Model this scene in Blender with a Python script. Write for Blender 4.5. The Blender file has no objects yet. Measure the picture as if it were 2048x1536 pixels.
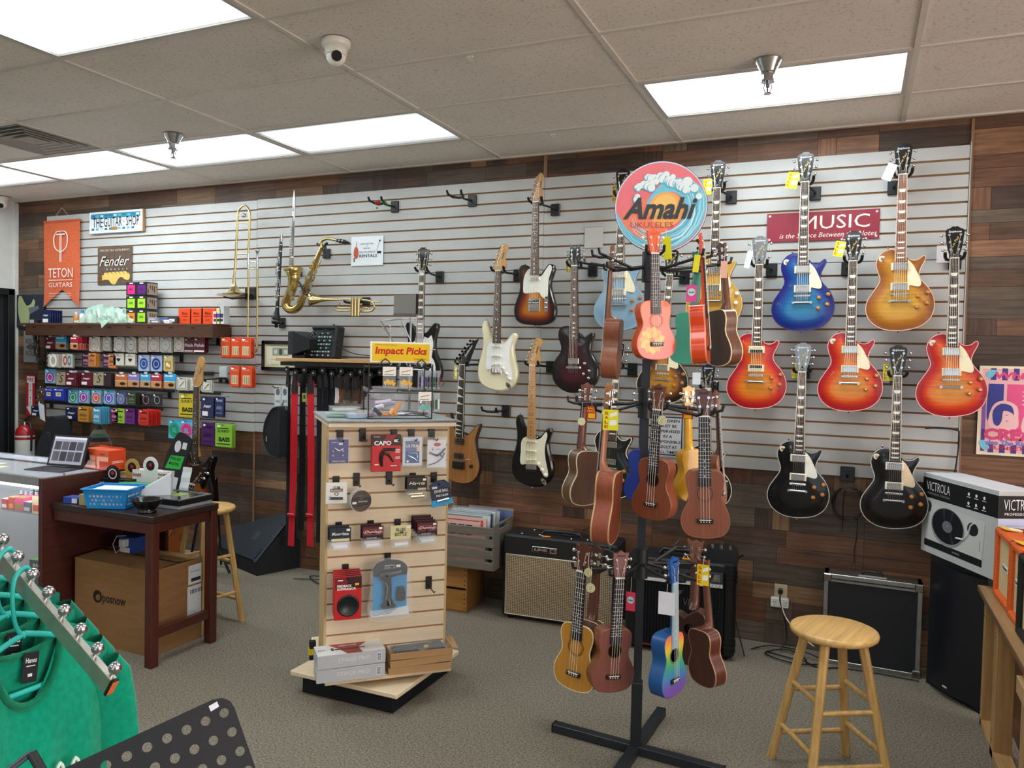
import bpy, math, random
from math import pi, sin, cos, radians, sqrt, tan, atan2
from mathutils import Vector, Matrix
from mathutils.geometry import delaunay_2d_cdt

S = bpy.context.scene
COL = S.collection

# ---------------------------------------------------------------- camera
CAM_H = 1.66; FPX = 1558.5; YAW = .4151; PIT = -.0327; ROL = -.0231; WALL = 4.82
_cy, _sy, _cx, _sx, _cr, _sr = cos(YAW), sin(YAW), cos(PIT), sin(PIT), cos(ROL), sin(ROL)
RM = Matrix(((_cy, -_sy, 0), (_sy, _cy, 0), (0, 0, 1))) @ Matrix(((1, 0, 0), (0, _cx, -_sx), (0, _sx, _cx))) @ Matrix(((_cr, 0, _sr), (0, 1, 0), (-_sr, 0, _cr)))
cam = bpy.data.cameras.new('camera'); camo = bpy.data.objects.new('camera', cam); COL.objects.link(camo)
cam.sensor_width = 36; cam.lens = 36 * FPX / 2048; cam.clip_start = .05
camo.matrix_world = Matrix.Translation((0, 0, CAM_H)) @ (RM @ Matrix(((1, 0, 0), (0, 0, -1), (0, 1, 0)))).to_4x4()
S.camera = camo
# ---------------------------------------------------------------- view, world, lights
S.view_settings.view_transform = 'Standard'; S.view_settings.look = 'None'
S.view_settings.exposure = 0.42; S.view_settings.gamma = 1; S.view_settings.use_curve_mapping = False
LAMP = 15.0          # strength of the ceiling light diffusers
W = bpy.data.worlds.new('daylight'); S.world = W; W.use_nodes = True
W.node_tree.nodes['Background'].inputs[0].default_value = (.75, .87, 1, 1)
W.node_tree.nodes['Background'].inputs[1].default_value = .5
def area_light(name, loc, rot, sx, sy, power, color):
    l = bpy.data.lights.new(name, 'AREA'); l.shape = 'RECTANGLE'; l.size = sx; l.size_y = sy; l.energy = power; l.color = color
    o = bpy.data.objects.new(name, l); COL.objects.link(o); o.location = loc; o.rotation_euler = rot; return o
# daylight through the shop windows behind the photographer
area_light('window_daylight', (1.2, -4.35, 1.5), (radians(90), 0, 0), 5.5, 2.2, 22, (.86, .93, 1))
area_light('side_window_daylight', (4.5, 1.0, 1.6), (radians(90), 0, radians(90)), 4.0, 2.2, 150, (1, .86, .78))

def at(u, v, y):
    d = RM @ Vector(((u - 1024) / FPX, 1, (768 - v) / FPX)); return Vector((0, 0, CAM_H)) + d * (y / d.y)
def atz(u, v, z):
    d = RM @ Vector(((u - 1024) / FPX, 1, (768 - v) / FPX)); return Vector((0, 0, CAM_H)) + d * ((z - CAM_H) / d.z)
def lin(c):
    if isinstance(c, str):
        c = tuple(int(c[i:i + 2], 16) / 255 for i in (0, 2, 4))
    return tuple((x / 12.92 if x <= .04045 else ((x + .055) / 1.055) ** 2.4) for x in c)
_lc = {}
def L(c):
    if c not in _lc: _lc[c] = lin(c)
    return _lc[c]

# ---------------------------------------------------------------- materials (all read the thing's own colour from 'Col')
MAT = {}
def _new(name):
    m = bpy.data.materials.new(name); m.use_nodes = True; nt = m.node_tree; b = nt.nodes['Principled BSDF']; MAT[name] = m
    a = nt.nodes.new('ShaderNodeAttribute'); a.attribute_name = 'Col'
    return m, nt, b, a
def _noise(nt, scale, detail=3, sc=(1, 1, 1), gen=True, rough=.5):
    t = nt.nodes.new('ShaderNodeTexCoord'); mp = nt.nodes.new('ShaderNodeMapping'); n = nt.nodes.new('ShaderNodeTexNoise')
    mp.inputs['Scale'].default_value = sc; n.inputs['Scale'].default_value = scale; n.inputs['Detail'].default_value = detail; n.inputs['Roughness'].default_value = rough
    nt.links.new(t.outputs['Object'], mp.inputs[0]); nt.links.new(mp.outputs[0], n.inputs[0]); return n
def _mul(nt, a, fac, lo, hi):
    r = nt.nodes.new('ShaderNodeMapRange'); r.inputs[1].default_value = .3; r.inputs[2].default_value = .7; r.inputs[3].default_value = lo; r.inputs[4].default_value = hi
    nt.links.new(fac, r.inputs[0])
    v = nt.nodes.new('ShaderNodeVectorMath'); v.operation = 'SCALE'; nt.links.new(a.outputs['Color'], v.inputs[0]); nt.links.new(r.outputs[0], v.inputs['Scale'])
    return v.outputs[0]
def simple(name, rough, metal=0, coat=0, lo=.96, hi=1.04, scale=9, bump=0, bscale=200, spec=.5, sheen=0, sc=(1, 1, 1)):
    m, nt, b, a = _new(name)
    n = _noise(nt, scale, 3, sc); nt.links.new(_mul(nt, a, n.outputs[0], lo, hi), b.inputs['Base Color'])
    b.inputs['Roughness'].default_value = rough; b.inputs['Metallic'].default_value = metal; b.inputs['Coat Weight'].default_value = coat; b.inputs['Coat Roughness'].default_value = .05
    b.inputs['Specular IOR Level'].default_value = spec; b.inputs['Sheen Weight'].default_value = sheen
    if bump:
        n2 = _noise(nt, bscale, 2); bp = nt.nodes.new('ShaderNodeBump'); bp.inputs['Strength'].default_value = bump; bp.inputs['Distance'].default_value = .002
        nt.links.new(n2.outputs[0], bp.inputs['Height']); nt.links.new(bp.outputs[0], b.inputs['Normal'])
    return m
simple('gloss', .25, coat=.35, spec=.4); simple('satin', .38); simple('matte', .72, spec=.3); simple('paper', .6, spec=.3)
simple('fabric', .95, lo=.85, hi=1.12, scale=60, bump=.4, bscale=500, spec=.1, sheen=.2)
simple('tolex', .55, lo=.85, hi=1.1, scale=150, bump=.5, bscale=420)
simple('metal', .2, metal=1); simple('brushed', .38, metal=1, lo=.9, hi=1.05, scale=40); simple('blackmetal', .42, metal=0, spec=.55)
simple('cardboard', .85, lo=.9, hi=1.06, scale=6, spec=.2, sc=(1, 1, 5))
simple('vinyl', .14, coat=.5)
def wood(name, sc, rough=.35, lo=.72, hi=1.18, coat=.0, scale=14, bump=.08):
    m, nt, b, a = _new(name)
    n = _noise(nt, scale, 5, sc, rough=.62)
    nt.links.new(_mul(nt, a, n.outputs[0], lo, hi), b.inputs['Base Color']); b.inputs['Roughness'].default_value = rough; b.inputs['Coat Weight'].default_value = coat
    bp = nt.nodes.new('ShaderNodeBump'); bp.inputs['Strength'].default_value = bump; bp.inputs['Distance'].default_value = .002
    nt.links.new(n.outputs[0], bp.inputs['Height']); nt.links.new(bp.outputs[0], b.inputs['Normal'])
wood('wood_z', (3.5, 3.5, .22)); wood('wood_x', (.22, 3.5, 3.5)); wood('wood_y', (3.5, .22, 3.5))
wood('uke_wood', (5, 5, .18), rough=.35, coat=.15, lo=.8, hi=1.14); wood('figured', (.25, 2, 6), rough=.28, coat=.3, lo=.7, hi=1.0, bump=0)
wood('maple_slat', (.25, 3, 3), rough=.4, lo=.93, hi=1.05)
def clear(name, alpha, rough, tint=True):
    m, nt, b, a = _new(name)
    nt.links.new(a.outputs['Color'], b.inputs['Base Color']); b.inputs['Roughness'].default_value = rough; b.inputs['Alpha'].default_value = alpha
    b.inputs['Specular IOR Level'].default_value = .6
clear('clear', .13, .10); clear('glass', .1, .03); clear('milky', .5, .3)
def emis(name, strength):
    m, nt, b, a = _new(name)
    nt.links.new(a.outputs['Color'], b.inputs['Base Color']); nt.links.new(a.outputs['Color'], b.inputs['Emission Color']); b.inputs['Emission Strength'].default_value = strength
emis('screen', .55); emis('led', 26.0)
# ceiling light diffuser: bright over the tubes, dimmer at the rim
m, nt, b, a = _new('diffuser')
t = nt.nodes.new('ShaderNodeTexCoord'); sp = nt.nodes.new('ShaderNodeSeparateXYZ'); nt.links.new(t.outputs['Object'], sp.inputs[0])
def _m(op, x, y=None):
    n = nt.nodes.new('ShaderNodeMath'); n.operation = op
    for i, q in enumerate((x, y)):
        if q is None: continue
        if isinstance(q, (int, float)): n.inputs[i].default_value = q
        else: nt.links.new(q, n.inputs[i])
    return n.outputs[0]
ex = _m('MAXIMUM', _m('SUBTRACT', 1.0, _m('POWER', _m('ABSOLUTE', _m('DIVIDE', sp.outputs[0], .585)), 7.0)), 0)
ey = _m('MAXIMUM', _m('SUBTRACT', 1.0, _m('POWER', _m('ABSOLUTE', _m('DIVIDE', sp.outputs[1], .235)), 2.0)), 0)
st = _m('MULTIPLY', _m('ADD', _m('MULTIPLY', _m('MULTIPLY', ex, ey), .95), .05), a.outputs['Alpha'])
b.inputs['Base Color'].default_value = (.85, .9, .9, 1); b.inputs['Emission Color'].default_value = (.88, .97, 1, 1); b.inputs['Roughness'].default_value = .3
nt.links.new(_m('MULTIPLY', st, LAMP), b.inputs['Emission Strength'])
# carpet
m, nt, b, a = _new('carpet')
n1 = _noise(nt, 110, 5, rough=.85); n2 = _noise(nt, 1.6, 3)
cr = nt.nodes.new('ShaderNodeValToRGB'); cr.color_ramp.elements[0].position = .36; cr.color_ramp.elements[0].color = (*lin('4f4a41'), 1)
cr.color_ramp.elements[1].position = .66; cr.color_ramp.elements[1].color = (*lin('b5ab99'), 1)
nt.links.new(n1.outputs[0], cr.inputs[0])
mx = nt.nodes.new('ShaderNodeMix'); mx.data_type = 'RGBA'; mx.blend_type = 'MULTIPLY'; mx.inputs[0].default_value = .12
nt.links.new(cr.outputs[0], mx.inputs[6]); nt.links.new(n2.outputs[0], mx.inputs[7]); nt.links.new(mx.outputs[2], b.inputs['Base Color'])
b.inputs['Roughness'].default_value = .97; b.inputs['Specular IOR Level'].default_value = .08
bp = nt.nodes.new('ShaderNodeBump'); bp.inputs['Strength'].default_value = .9; bp.inputs['Distance'].default_value = .006; nt.links.new(n1.outputs[0], bp.inputs['Height']); nt.links.new(bp.outputs[0], b.inputs['Normal'])
# ceiling tile: pinholes and fissures
m, nt, b, a = _new('ceiling_tile')
n1 = _noise(nt, 70, 3, rough=.7); n2 = _noise(nt, 2.2, 3)
cr = nt.nodes.new('ShaderNodeValToRGB'); cr.color_ramp.elements[0].position = .35; cr.color_ramp.elements[0].color = (.25, .24, .23, 1); cr.color_ramp.elements[1].position = .43; cr.color_ramp.elements[1].color = (1, 1, 1, 1)
nt.links.new(n1.outputs[0], cr.inputs[0])
mx = nt.nodes.new('ShaderNodeMix'); mx.data_type = 'RGBA'; mx.blend_type = 'MULTIPLY'; mx.inputs[0].default_value = .4
nt.links.new(_mul(nt, a, n2.outputs[0], .95, 1.04), mx.inputs[6]); nt.links.new(cr.outputs[0], mx.inputs[7]); nt.links.new(mx.outputs[2], b.inputs['Base Color'])
b.inputs['Roughness'].default_value = .9; bp = nt.nodes.new('ShaderNodeBump'); bp.inputs['Strength'].default_value = .5; bp.inputs['Distance'].default_value = .004
nt.links.new(n1.outputs[0], bp.inputs['Height']); nt.links.new(bp.outputs[0], b.inputs['Normal'])
# wood plank panelling: board colour from the mesh, grain, knots and wear from noise
def plank(name, sc):
    m, nt, b, a = _new(name)
    n1 = _noise(nt, 9, 6, sc, rough=.68); n2 = _noise(nt, 3.2, 3, (1, 1, 1))
    c1 = _mul(nt, a, n1.outputs[0], .55, 1.35)
    v = nt.nodes.new('ShaderNodeMapRange'); v.inputs[1].default_value = .35; v.inputs[2].default_value = .6; v.inputs[3].default_value = .72; v.inputs[4].default_value = 1.1; nt.links.new(n2.outputs[0], v.inputs[0])
    s = nt.nodes.new('ShaderNodeVectorMath'); s.operation = 'SCALE'; nt.links.new(c1, s.inputs[0]); nt.links.new(v.outputs[0], s.inputs['Scale'])
    nt.links.new(s.outputs[0], b.inputs['Base Color']); b.inputs['Roughness'].default_value = .5; b.inputs['Specular IOR Level'].default_value = .35
plank('plank_x', (.35, 2, 6)); plank('plank_z', (6, 2, .35))
# woven speaker cloth
def cloth(name, c1, c2, scale):
    m, nt, b, a = _new(name)
    t = nt.nodes.new('ShaderNodeTexCoord'); k = nt.nodes.new('ShaderNodeTexWave'); k.wave_type = 'BANDS'; k.bands_direction = 'Z'; k.inputs['Scale'].default_value = scale; k.inputs['Distortion'].default_value = 0
    k2 = nt.nodes.new('ShaderNodeTexWave'); k2.bands_direction = 'X'; k2.inputs['Scale'].default_value = scale * .8
    nt.links.new(t.outputs['Object'], k.inputs[0]); nt.links.new(t.outputs['Object'], k2.inputs[0])
    mm = nt.nodes.new('ShaderNodeMath'); mm.operation = 'MULTIPLY'; nt.links.new(k.outputs['Fac'], mm.inputs[0]); nt.links.new(k2.outputs['Fac'], mm.inputs[1])
    cr = nt.nodes.new('ShaderNodeValToRGB'); cr.color_ramp.elements[0].color = (*lin(c1), 1); cr.color_ramp.elements[1].color = (*lin(c2), 1); cr.color_ramp.elements[1].position = .5
    nt.links.new(mm.outputs[0], cr.inputs[0]); nt.links.new(cr.outputs[0], b.inputs['Base Color']); b.inputs['Roughness'].default_value = .85
cloth('grille_tan', '5d4d3a', 'cbb795', 32); cloth('grille_cream', 'b39c6c', 'efdcae', 30)

# ---------------------------------------------------------------- mesh builder
_tc = {}
def text_geo(s, shear=0, bold=0):
    k = (s, shear, bold)
    if k not in _tc:
        cu = bpy.data.curves.new('t', 'FONT'); cu.body = s; cu.shear = shear; cu.offset = bold; cu.resolution_u = 2; cu.fill_mode = 'FRONT'
        o = bpy.data.objects.new('t', cu); COL.objects.link(o)
        dg = bpy.context.evaluated_depsgraph_get(); me = bpy.data.meshes.new_from_object(o.evaluated_get(dg))
        vs = [(v.co.x, v.co.y) for v in me.vertices]; ps = [tuple(p.vertices) for p in me.polygons]
        bpy.data.objects.remove(o); bpy.data.curves.remove(cu); bpy.data.meshes.remove(me)
        xs = [v[0] for v in vs] or [0, 1]; ys = [v[1] for v in vs] or [0, 1]
        _tc[k] = (vs, ps, min(xs), max(xs), min(ys), max(ys))
    return _tc[k]

class MB:
    def __init__(s, mat='satin', col='808080'):
        s.v = []; s.vc = []; s.f = []; s.fm = []; s.fs = []; s.mats = []; s.M = Matrix(); s.st = []; s.mat = mat; s.col = L(col)
    def use(s, mat=None, col=None):
        if mat: s.mat = mat
        if col is not None: s.col = L(col) if isinstance(col, str) else col
        return s
    def P(s, c): return s.use('paper', c)
    def S(s, c): return s.use('satin', c)
    def C(s, c): return s.use('metal', c)
    def K(s, c): return s.use(None, c)
    def push(s, m): s.st.append(s.M); s.M = s.M @ m; return s
    def pop(s): s.M = s.st.pop(); return s
    def mi(s):
        if s.mat not in s.mats: s.mats.append(s.mat)
        return s.mats.index(s.mat)
    def add(s, vs, fs, smooth=False, cols=None):
        n = len(s.v); k = s.mi()
        for i, p in enumerate(vs):
            s.v.append(s.M @ Vector(p)); s.vc.append(cols[i] if cols else s.col)
        for f in fs:
            s.f.append([n + i for i in f]); s.fm.append(k); s.fs.append(smooth)
        return s
    def box(s, x, y, z, sx, sy, sz, bev=0):
        a, b, c = sx / 2, sy / 2, sz / 2
        if bev <= 0 or bev >= min(a, b, c):
            vs = [(x + i * a, y + j * b, z + k * c) for i in (-1, 1) for j in (-1, 1) for k in (-1, 1)]
            return s.add(vs, [(0, 1, 3, 2), (4, 6, 7, 5), (0, 4, 5, 1), (2, 3, 7, 6), (0, 2, 6, 4), (1, 5, 7, 3)])
        vs = []; idx = {}
        for i in (-1, 1):
            for j in (-1, 1):
                for k in (-1, 1):
                    for ax in range(3):
                        q = [a - bev, b - bev, c - bev]; q[ax] += bev
                        idx[(i, j, k, ax)] = len(vs); vs.append((x + i * q[0], y + j * q[1], z + k * q[2]))
        fs = []
        for ax in range(3):
            o = [t for t in range(3) if t != ax]
            for sg in (-1, 1):
                r = []
                for p, q in ((-1, -1), (1, -1), (1, 1), (-1, 1)):
                    t = [0, 0, 0]; t[ax] = sg; t[o[0]] = p; t[o[1]] = q; r.append(idx[(*t, ax)])
                fs.append(r)
        for ax in range(3):       # edges along ax
            o = [t for t in range(3) if t != ax]
            for p in (-1, 1):
                for q in (-1, 1):
                    t0 = [0, 0, 0]; t0[o[0]] = p; t0[o[1]] = q; t1 = list(t0); t0[ax] = -1; t1[ax] = 1
                    fs.append([idx[(*t0, o[0])], idx[(*t1, o[0])], idx[(*t1, o[1])], idx[(*t0, o[1])]])
        for i in (-1, 1):
            for j in (-1, 1):
                for k in (-1, 1): fs.append([idx[(i, j, k, 0)], idx[(i, j, k, 1)], idx[(i, j, k, 2)]])
        return s.add(vs, fs)
    def quad(s, *p): return s.add(p, [tuple(range(len(p)))])
    def rect(s, x0, z0, x1, z1, y): return s.quad((x0, y, z0), (x1, y, z0), (x1, y, z1), (x0, y, z1))
    def poly(s, pts, y): return s.quad(*[(p[0], y, p[1]) for p in pts])
    def disc(s, x, z, r, y, n=20, rz=None):
        return s.quad(*[(x + r * cos(2 * pi * i / n), y, z + (rz or r) * sin(2 * pi * i / n)) for i in range(n)])
    def ring(s, x, z, r0, r1, y, n=28, rz=1.0):
        vs = []
        for i in range(n):
            c, d = cos(2 * pi * i / n), sin(2 * pi * i / n) * rz; vs += [(x + r0 * c, y, z + r0 * d), (x + r1 * c, y, z + r1 * d)]
        return s.add(vs, [(2 * i, 2 * i + 1, (2 * i + 3) % (2 * n), (2 * i + 2) % (2 * n)) for i in range(n)])
    def prism(s, pts, y0, y1, smooth=False):
        n = len(pts)
        s.add([(p[0], y0, p[1]) for p in pts], [tuple(range(n))]); s.add([(p[0], y1, p[1]) for p in pts], [tuple(range(n - 1, -1, -1))])
        return s.add([(p[0], y0, p[1]) for p in pts] + [(p[0], y1, p[1]) for p in pts], [(i, i + n, (i + 1) % n + n, (i + 1) % n) for i in range(n)], smooth)
    def cyl(s, p0, p1, r0, r1=None, n=16, caps=True, smooth=True):
        r1 = r0 if r1 is None else r1; p0 = Vector(p0); p1 = Vector(p1); d = (p1 - p0).normalized()
        a = d.orthogonal().normalized(); b = d.cross(a); R = [(cos(2 * pi * i / n), sin(2 * pi * i / n)) for i in range(n)]
        A = [p0 + (a * c + b * q) * r0 for c, q in R]; B = [p1 + (a * c + b * q) * r1 for c, q in R]
        s.add(A + B, [(i, (i + 1) % n, (i + 1) % n + n, i + n) for i in range(n)], smooth)
        if caps:
            if r0 > 1e-6: s.add(A, [tuple(range(n - 1, -1, -1))])
            if r1 > 1e-6: s.add(B, [tuple(range(n))])
        return s
    def tube(s, pts, r, n=8, closed=False, caps=True, flat=1.0):
        P = [Vector(p) for p in pts]; m = len(P); rs = r if isinstance(r, (list, tuple)) else [r] * m
        T = []
        for i in range(m):
            if closed: d = P[(i + 1) % m] - P[i - 1]
            else: d = P[min(i + 1, m - 1)] - P[max(i - 1, 0)]
            T.append(d.normalized() if d.length > 1e-9 else Vector((0, 0, 1)))
        a = T[0].orthogonal().normalized(); vs = []
        for i in range(m):
            a = (a - T[i] * a.dot(T[i])); a = a.normalized() if a.length > 1e-6 else T[i].orthogonal().normalized(); b = T[i].cross(a)
            for k in range(n):
                t = 2 * pi * k / n; vs.append(P[i] + (a * cos(t) + b * sin(t) * flat) * rs[i])
        fs = []
        for i in range(m if closed else m - 1):
            j = (i + 1) % m
            for k in range(n): fs.append((i * n + k, i * n + (k + 1) % n, j * n + (k + 1) % n, j * n + k))
        s.add(vs, fs, True)
        if caps and not closed: s.add(vs[:n], [tuple(range(n - 1, -1, -1))]); s.add(vs[-n:], [tuple(range(n))])
        return s
    def lathe(s, prof, o=(0, 0, 0), axis=(0, 0, 1), n=24, smooth=True):
        d = Vector(axis).normalized(); a = d.orthogonal().normalized(); b = d.cross(a); o = Vector(o); vs = []
        for r, h in prof:
            for k in range(n):
                t = 2 * pi * k / n; vs.append(o + d * h + (a * cos(t) + b * sin(t)) * r)
        fs = [(i * n + k, i * n + (k + 1) % n, (i + 1) * n + (k + 1) % n, (i + 1) * n + k) for i in range(len(prof) - 1) for k in range(n)]
        return s.add(vs, fs, smooth)
    def sphere(s, c, r, n=12, sz=1.0):
        return s.lathe([(r * sin(pi * i / n) + 1e-6, -r * sz * cos(pi * i / n)) for i in range(n + 1)], c, (0, 0, 1), n * 2)
    def text(s, t, cx, cz, w, h, y, shear=0, bold=0, fit=True):
        vs, ps, x0, x1, y0, y1 = text_geo(t, shear, bold)
        kx = w / max(x1 - x0, 1e-6); kz = h / max(y1 - y0, 1e-6)
        if not fit: kx = kz
        mx, mz = (x0 + x1) / 2, (y0 + y1) / 2
        return s.add([(cx + (a - mx) * kx, y, cz + (b - mz) * kz) for a, b in vs], ps)
    def build(s, name, parent=None, **tags):
        me = bpy.data.meshes.new(name); me.from_pydata([tuple(p) for p in s.v], [], s.f)
        for q in s.mats: me.materials.append(MAT[q])
        me.polygons.foreach_set('material_index', s.fm); me.polygons.foreach_set('use_smooth', s.fs)
        ca = me.color_attributes.new('Col', 'FLOAT_COLOR', 'POINT')
        buf = []
        for c in s.vc: buf += (c if len(c) == 4 else (*c, 1.0))
        ca.data.foreach_set('color', buf); me.update()
        o = bpy.data.objects.new(name, me); COL.objects.link(o)
        if parent: o.parent = parent
        for k, q in tags.items(): o[k] = q
        return o
ORD = 'first second third fourth fifth sixth seventh eighth ninth tenth eleventh twelfth thirteenth fourteenth fifteenth sixteenth seventeenth'.split()
def thing(name, label, cat, loc=(0, 0, 0), rot=(0, 0, 0), group=None):
    o = bpy.data.objects.new(name, None); o.empty_display_size = .05; COL.objects.link(o); o.location = loc; o.rotation_euler = rot
    o['label'] = label; o['category'] = cat
    if group: o['group'] = group
    return o
def solo(mb, name, label, cat, loc=(0, 0, 0), rot=(0, 0, 0), group=None):
    o = mb.build(name); o.location = loc; o.rotation_euler = rot; o['label'] = label; o['category'] = cat
    if group: o['group'] = group
    return o
def struct(mb, name, loc=(0, 0, 0)):
    o = mb.build(name); o['kind'] = 'structure'; o.location = loc; return o
def RZ(a): return Matrix.Rotation(radians(a), 4, 'Z')
def RX(a): return Matrix.Rotation(radians(a), 4, 'X')
def RY(a): return Matrix.Rotation(radians(a), 4, 'Y')
def T(x, y, z): return Matrix.Translation((x, y, z))
def spline(pts, k=4, closed=True):
    out = []; n = len(pts)
    for i in range(n if closed else n - 1):
        p0, p1, p2, p3 = (pts[(i + j) % n] if closed else pts[min(max(i + j, 0), n - 1)] for j in (-1, 0, 1, 2))
        for q in range(k):
            t = q / k; out.append(tuple(.5 * (2 * b + (c - a) * t + (2 * a - 5 * b + 4 * c - d) * t * t + (3 * b - a - 3 * c + d) * t ** 3) for a, b, c, d in zip(p0, p1, p2, p3)))
    if not closed: out.append(tuple(pts[-1]))
    return out
# ================================================================ ROOM
random.seed(7)
XL, XR, YF, ZC, WB = -7.24, 4.6, -4.5, 3.011, 4.84
FT = .3048
f = MB('carpet', '777777'); f.quad((XL - .1, YF, 0), (XR, YF, 0), (XR, WB + .1, 0), (XL - .1, WB + .1, 0)); struct(f, 'floor')
# ceiling: lay-in tiles and their metal grid
GX, GY = -4.687, WALL - .47
c = MB('ceiling_tile', 'e6dfd6')
lights = [(1, 0), (0, 0), (-1, 0), (-2, 0), (3, 0), (1, 3), (3, 3), (-1, 3), (5, 0), (5, 3), (1, 6), (3, 6), (-1, 6), (5, 6), (1, 9), (3, 9), (-1, 9)]
W4, W2 = 4 * FT, 2 * FT
for col in range(-3, 9):
    for row in range(-1, 16):
        x0, x1 = GX + col * W4, GX + (col + 1) * W4; y1, y0 = GY - row * W2, GY - (row + 1) * W2
        if (col, row) in lights: continue
        x0, x1, y0, y1 = max(x0, XL), min(x1, XR), max(y0, YF), min(y1, WB)
        if x1 <= x0 or y1 <= y0: continue
        if (col, row) == (-1, 1): x1 = GX - W2
        g = random.uniform(.96, 1.03); c.col = tuple(q * g for q in L('e6dfd6'))
        dz = random.uniform(0, .004)
        c.quad((x0, y1, ZC + .006 + dz), (x1, y1, ZC + .006), (x1, y0, ZC + .006 + dz * .5), (x0, y0, ZC + .006))
c.use('satin', 'd2ccc2')
for col in range(-3, 10):
    x = GX + col * W4
    if XL < x < XR: c.box(x, (WB + YF) / 2, ZC + .004, .024, WB - YF, .008)
for row in range(0, 17):
    y = GY - row * W2
    if y > YF: c.box((XL + XR) / 2, y, ZC + .0045, XR - XL, .024, .007)
c.box((XL + XR) / 2, WB - .012, ZC + .002, XR - XL, .024, .010)
struct(c, 'ceiling')
b = MB('matte', '3a3835'); b.quad((XL - .1, YF, ZC + .12), (XL - .1, WB + .1, ZC + .12), (XR, WB + .1, ZC + .12), (XR, YF, ZC + .12)); struct(b, 'ceiling_deck')
# plank-look panelling on the back wall
w = MB('plank_x', '5a4030')
PAL = ['6e4e3b', '76543f', '604431', '835f46', '4d3b31', '54473d', '685a4c', '7c5f45', '70503c', '493a31', '8d6d50', '624a3b', '5a4e43', '6f4c38']
def planks(x0, x1, z0, z1):
    x = x0
    while x < x1 - .01:
        xe = min(x + 1.219, x1); z = z0; n = 0
        while z < z1 - .01:
            h = random.choice((.07, .09, .10, .12, .14)); ze = min(z + h, z1); xx = x
            while xx < xe - .01:
                l = random.choice((.10, .15, .25, .3, .45, .45, .62, .8)); x2 = min(xx + l, xe)
                if xe - x2 < .08: x2 = xe
                base = L(random.choice(PAL)); g = random.uniform(.82, 1.08); w.col = tuple(q * g for q in base)
                w.mat = 'plank_z' if (x2 - xx) < .2 and random.random() < .6 else 'plank_x'
                w.quad((xx, WB, z), (x2, WB, z), (x2, WB, ze), (xx, WB, ze))
                w.use('matte', '2c211a'); w.quad((xx, WB - .0006, z), (x2, WB - .0006, z), (x2, WB - .0006, z + .0022), (xx, WB - .0006, z + .0022)); w.quad((xx, WB - .0006, z), (xx + .002, WB - .0006, z), (xx + .002, WB - .0006, ze), (xx, WB - .0006, ze))
                xx = x2
            z = ze
        x = xe
planks(XL, .525, 0, ZC + .02); planks(.525, XR, 0, ZC + .02)
w.use('wood_z', '8a6a50'); w.box(-1.925, WB - .004, 2.93, .022, .008, .16); w.box(.528, WB - .004, 1.5, .014, .012, 3.0); w.box(-4.36, WB - .004, .52, .016, .008, 1.03)
w.use('matte', '2a2521'); w.quad((XL, WB + .02, 0), (XR, WB + .02, 0), (XR, WB + .02, ZC + .1), (XL, WB + .02, ZC + .1))
struct(w, 'wall_back')
# other walls
def wallq(name, pts, col='c9cbc8'):
    m = MB('matte', col); m.quad(*pts); return struct(m, name)
wl = MB('matte', 'cfd0cc')
wl.quad((XL, 4.79, 0), (XL, WB, 0), (XL, WB, ZC + .1), (XL, 4.79, ZC + .1)); wl.quad((XL, 3.75, 2.20), (XL, 4.79, 2.20), (XL, 4.79, ZC + .1), (XL, 3.75, ZC + .1)); wl.quad((XL, YF, 0), (XL, 3.75, 0), (XL, 3.75, ZC + .1), (XL, YF, ZC + .1))
wl.box(XL + .006, WB - .012, 1.5, .03, .03, 3.0)
struct(wl, 'wall_left')
wr = MB('matte', 'd8c8bc'); wr.quad((XR, YF, 0), (XR, YF, ZC + .1), (XR, WB, ZC + .1), (XR, WB, 0)); struct(wr, 'wall_right')
wf = MB('matte', 'c9c4bb')
wf.quad((XL, YF, 0), (XL, YF, ZC + .1), (-1.7, YF, ZC + .1), (-1.7, YF, 0)); wf.quad((4.1, YF, 0), (4.1, YF, ZC + .1), (XR, YF, ZC + .1), (XR, YF, 0))
wf.quad((-1.7, YF, 0), (-1.7, YF, .35), (4.1, YF, .35), (4.1, YF, 0)); wf.quad((-1.7, YF, 2.7), (-1.7, YF, ZC + .1), (4.1, YF, ZC + .1), (4.1, YF, 2.7)); struct(wf, 'wall_front')
wi = MB('glass', 'dfeef2'); wi.quad((-1.7, YF - .01, .35), (-1.7, YF - .01, 2.7), (4.1, YF - .01, 2.7), (4.1, YF - .01, .35))
wi.use('brushed', '9a9a9a')
for x in (-1.7, .25, 2.2, 4.1): wi.box(x, YF, 1.52, .06, .06, 2.4)
wi.box(1.2, YF, .35, 5.8, .06, .05); wi.box(1.2, YF, 2.7, 5.8, .06, .05); struct(wi, 'window_1')
# dark door at the left end
d = MB('satin', '17181a'); d.box(XL + .01, 4.765, 1.10, .06, .06, 2.2, .004); d.box(XL + .01, 3.78, 1.10, .06, .06, 2.2, .004); d.box(XL + .01, 4.27, 2.17, .06, 1.05, .06, .004)
d.use('satin', '232427'); d.box(XL - .05, 4.27, 1.08, .04, .96, 2.14)
d.use('satin', '2e3034'); d.box(XL - .025, 4.66, 1.08, .02, .03, 2.1); d.box(XL - .025, 4.5, 1.08, .02, .03, 2.1)
struct(d, 'door_1')
dh = MB('metal', 'b8b8b8'); dh.cyl((XL + .02, 3.95, 1.0), (XL + .08, 3.95, 1.0), .02); dh.build('door_handle', bpy.data.objects['door_1'])

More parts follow.
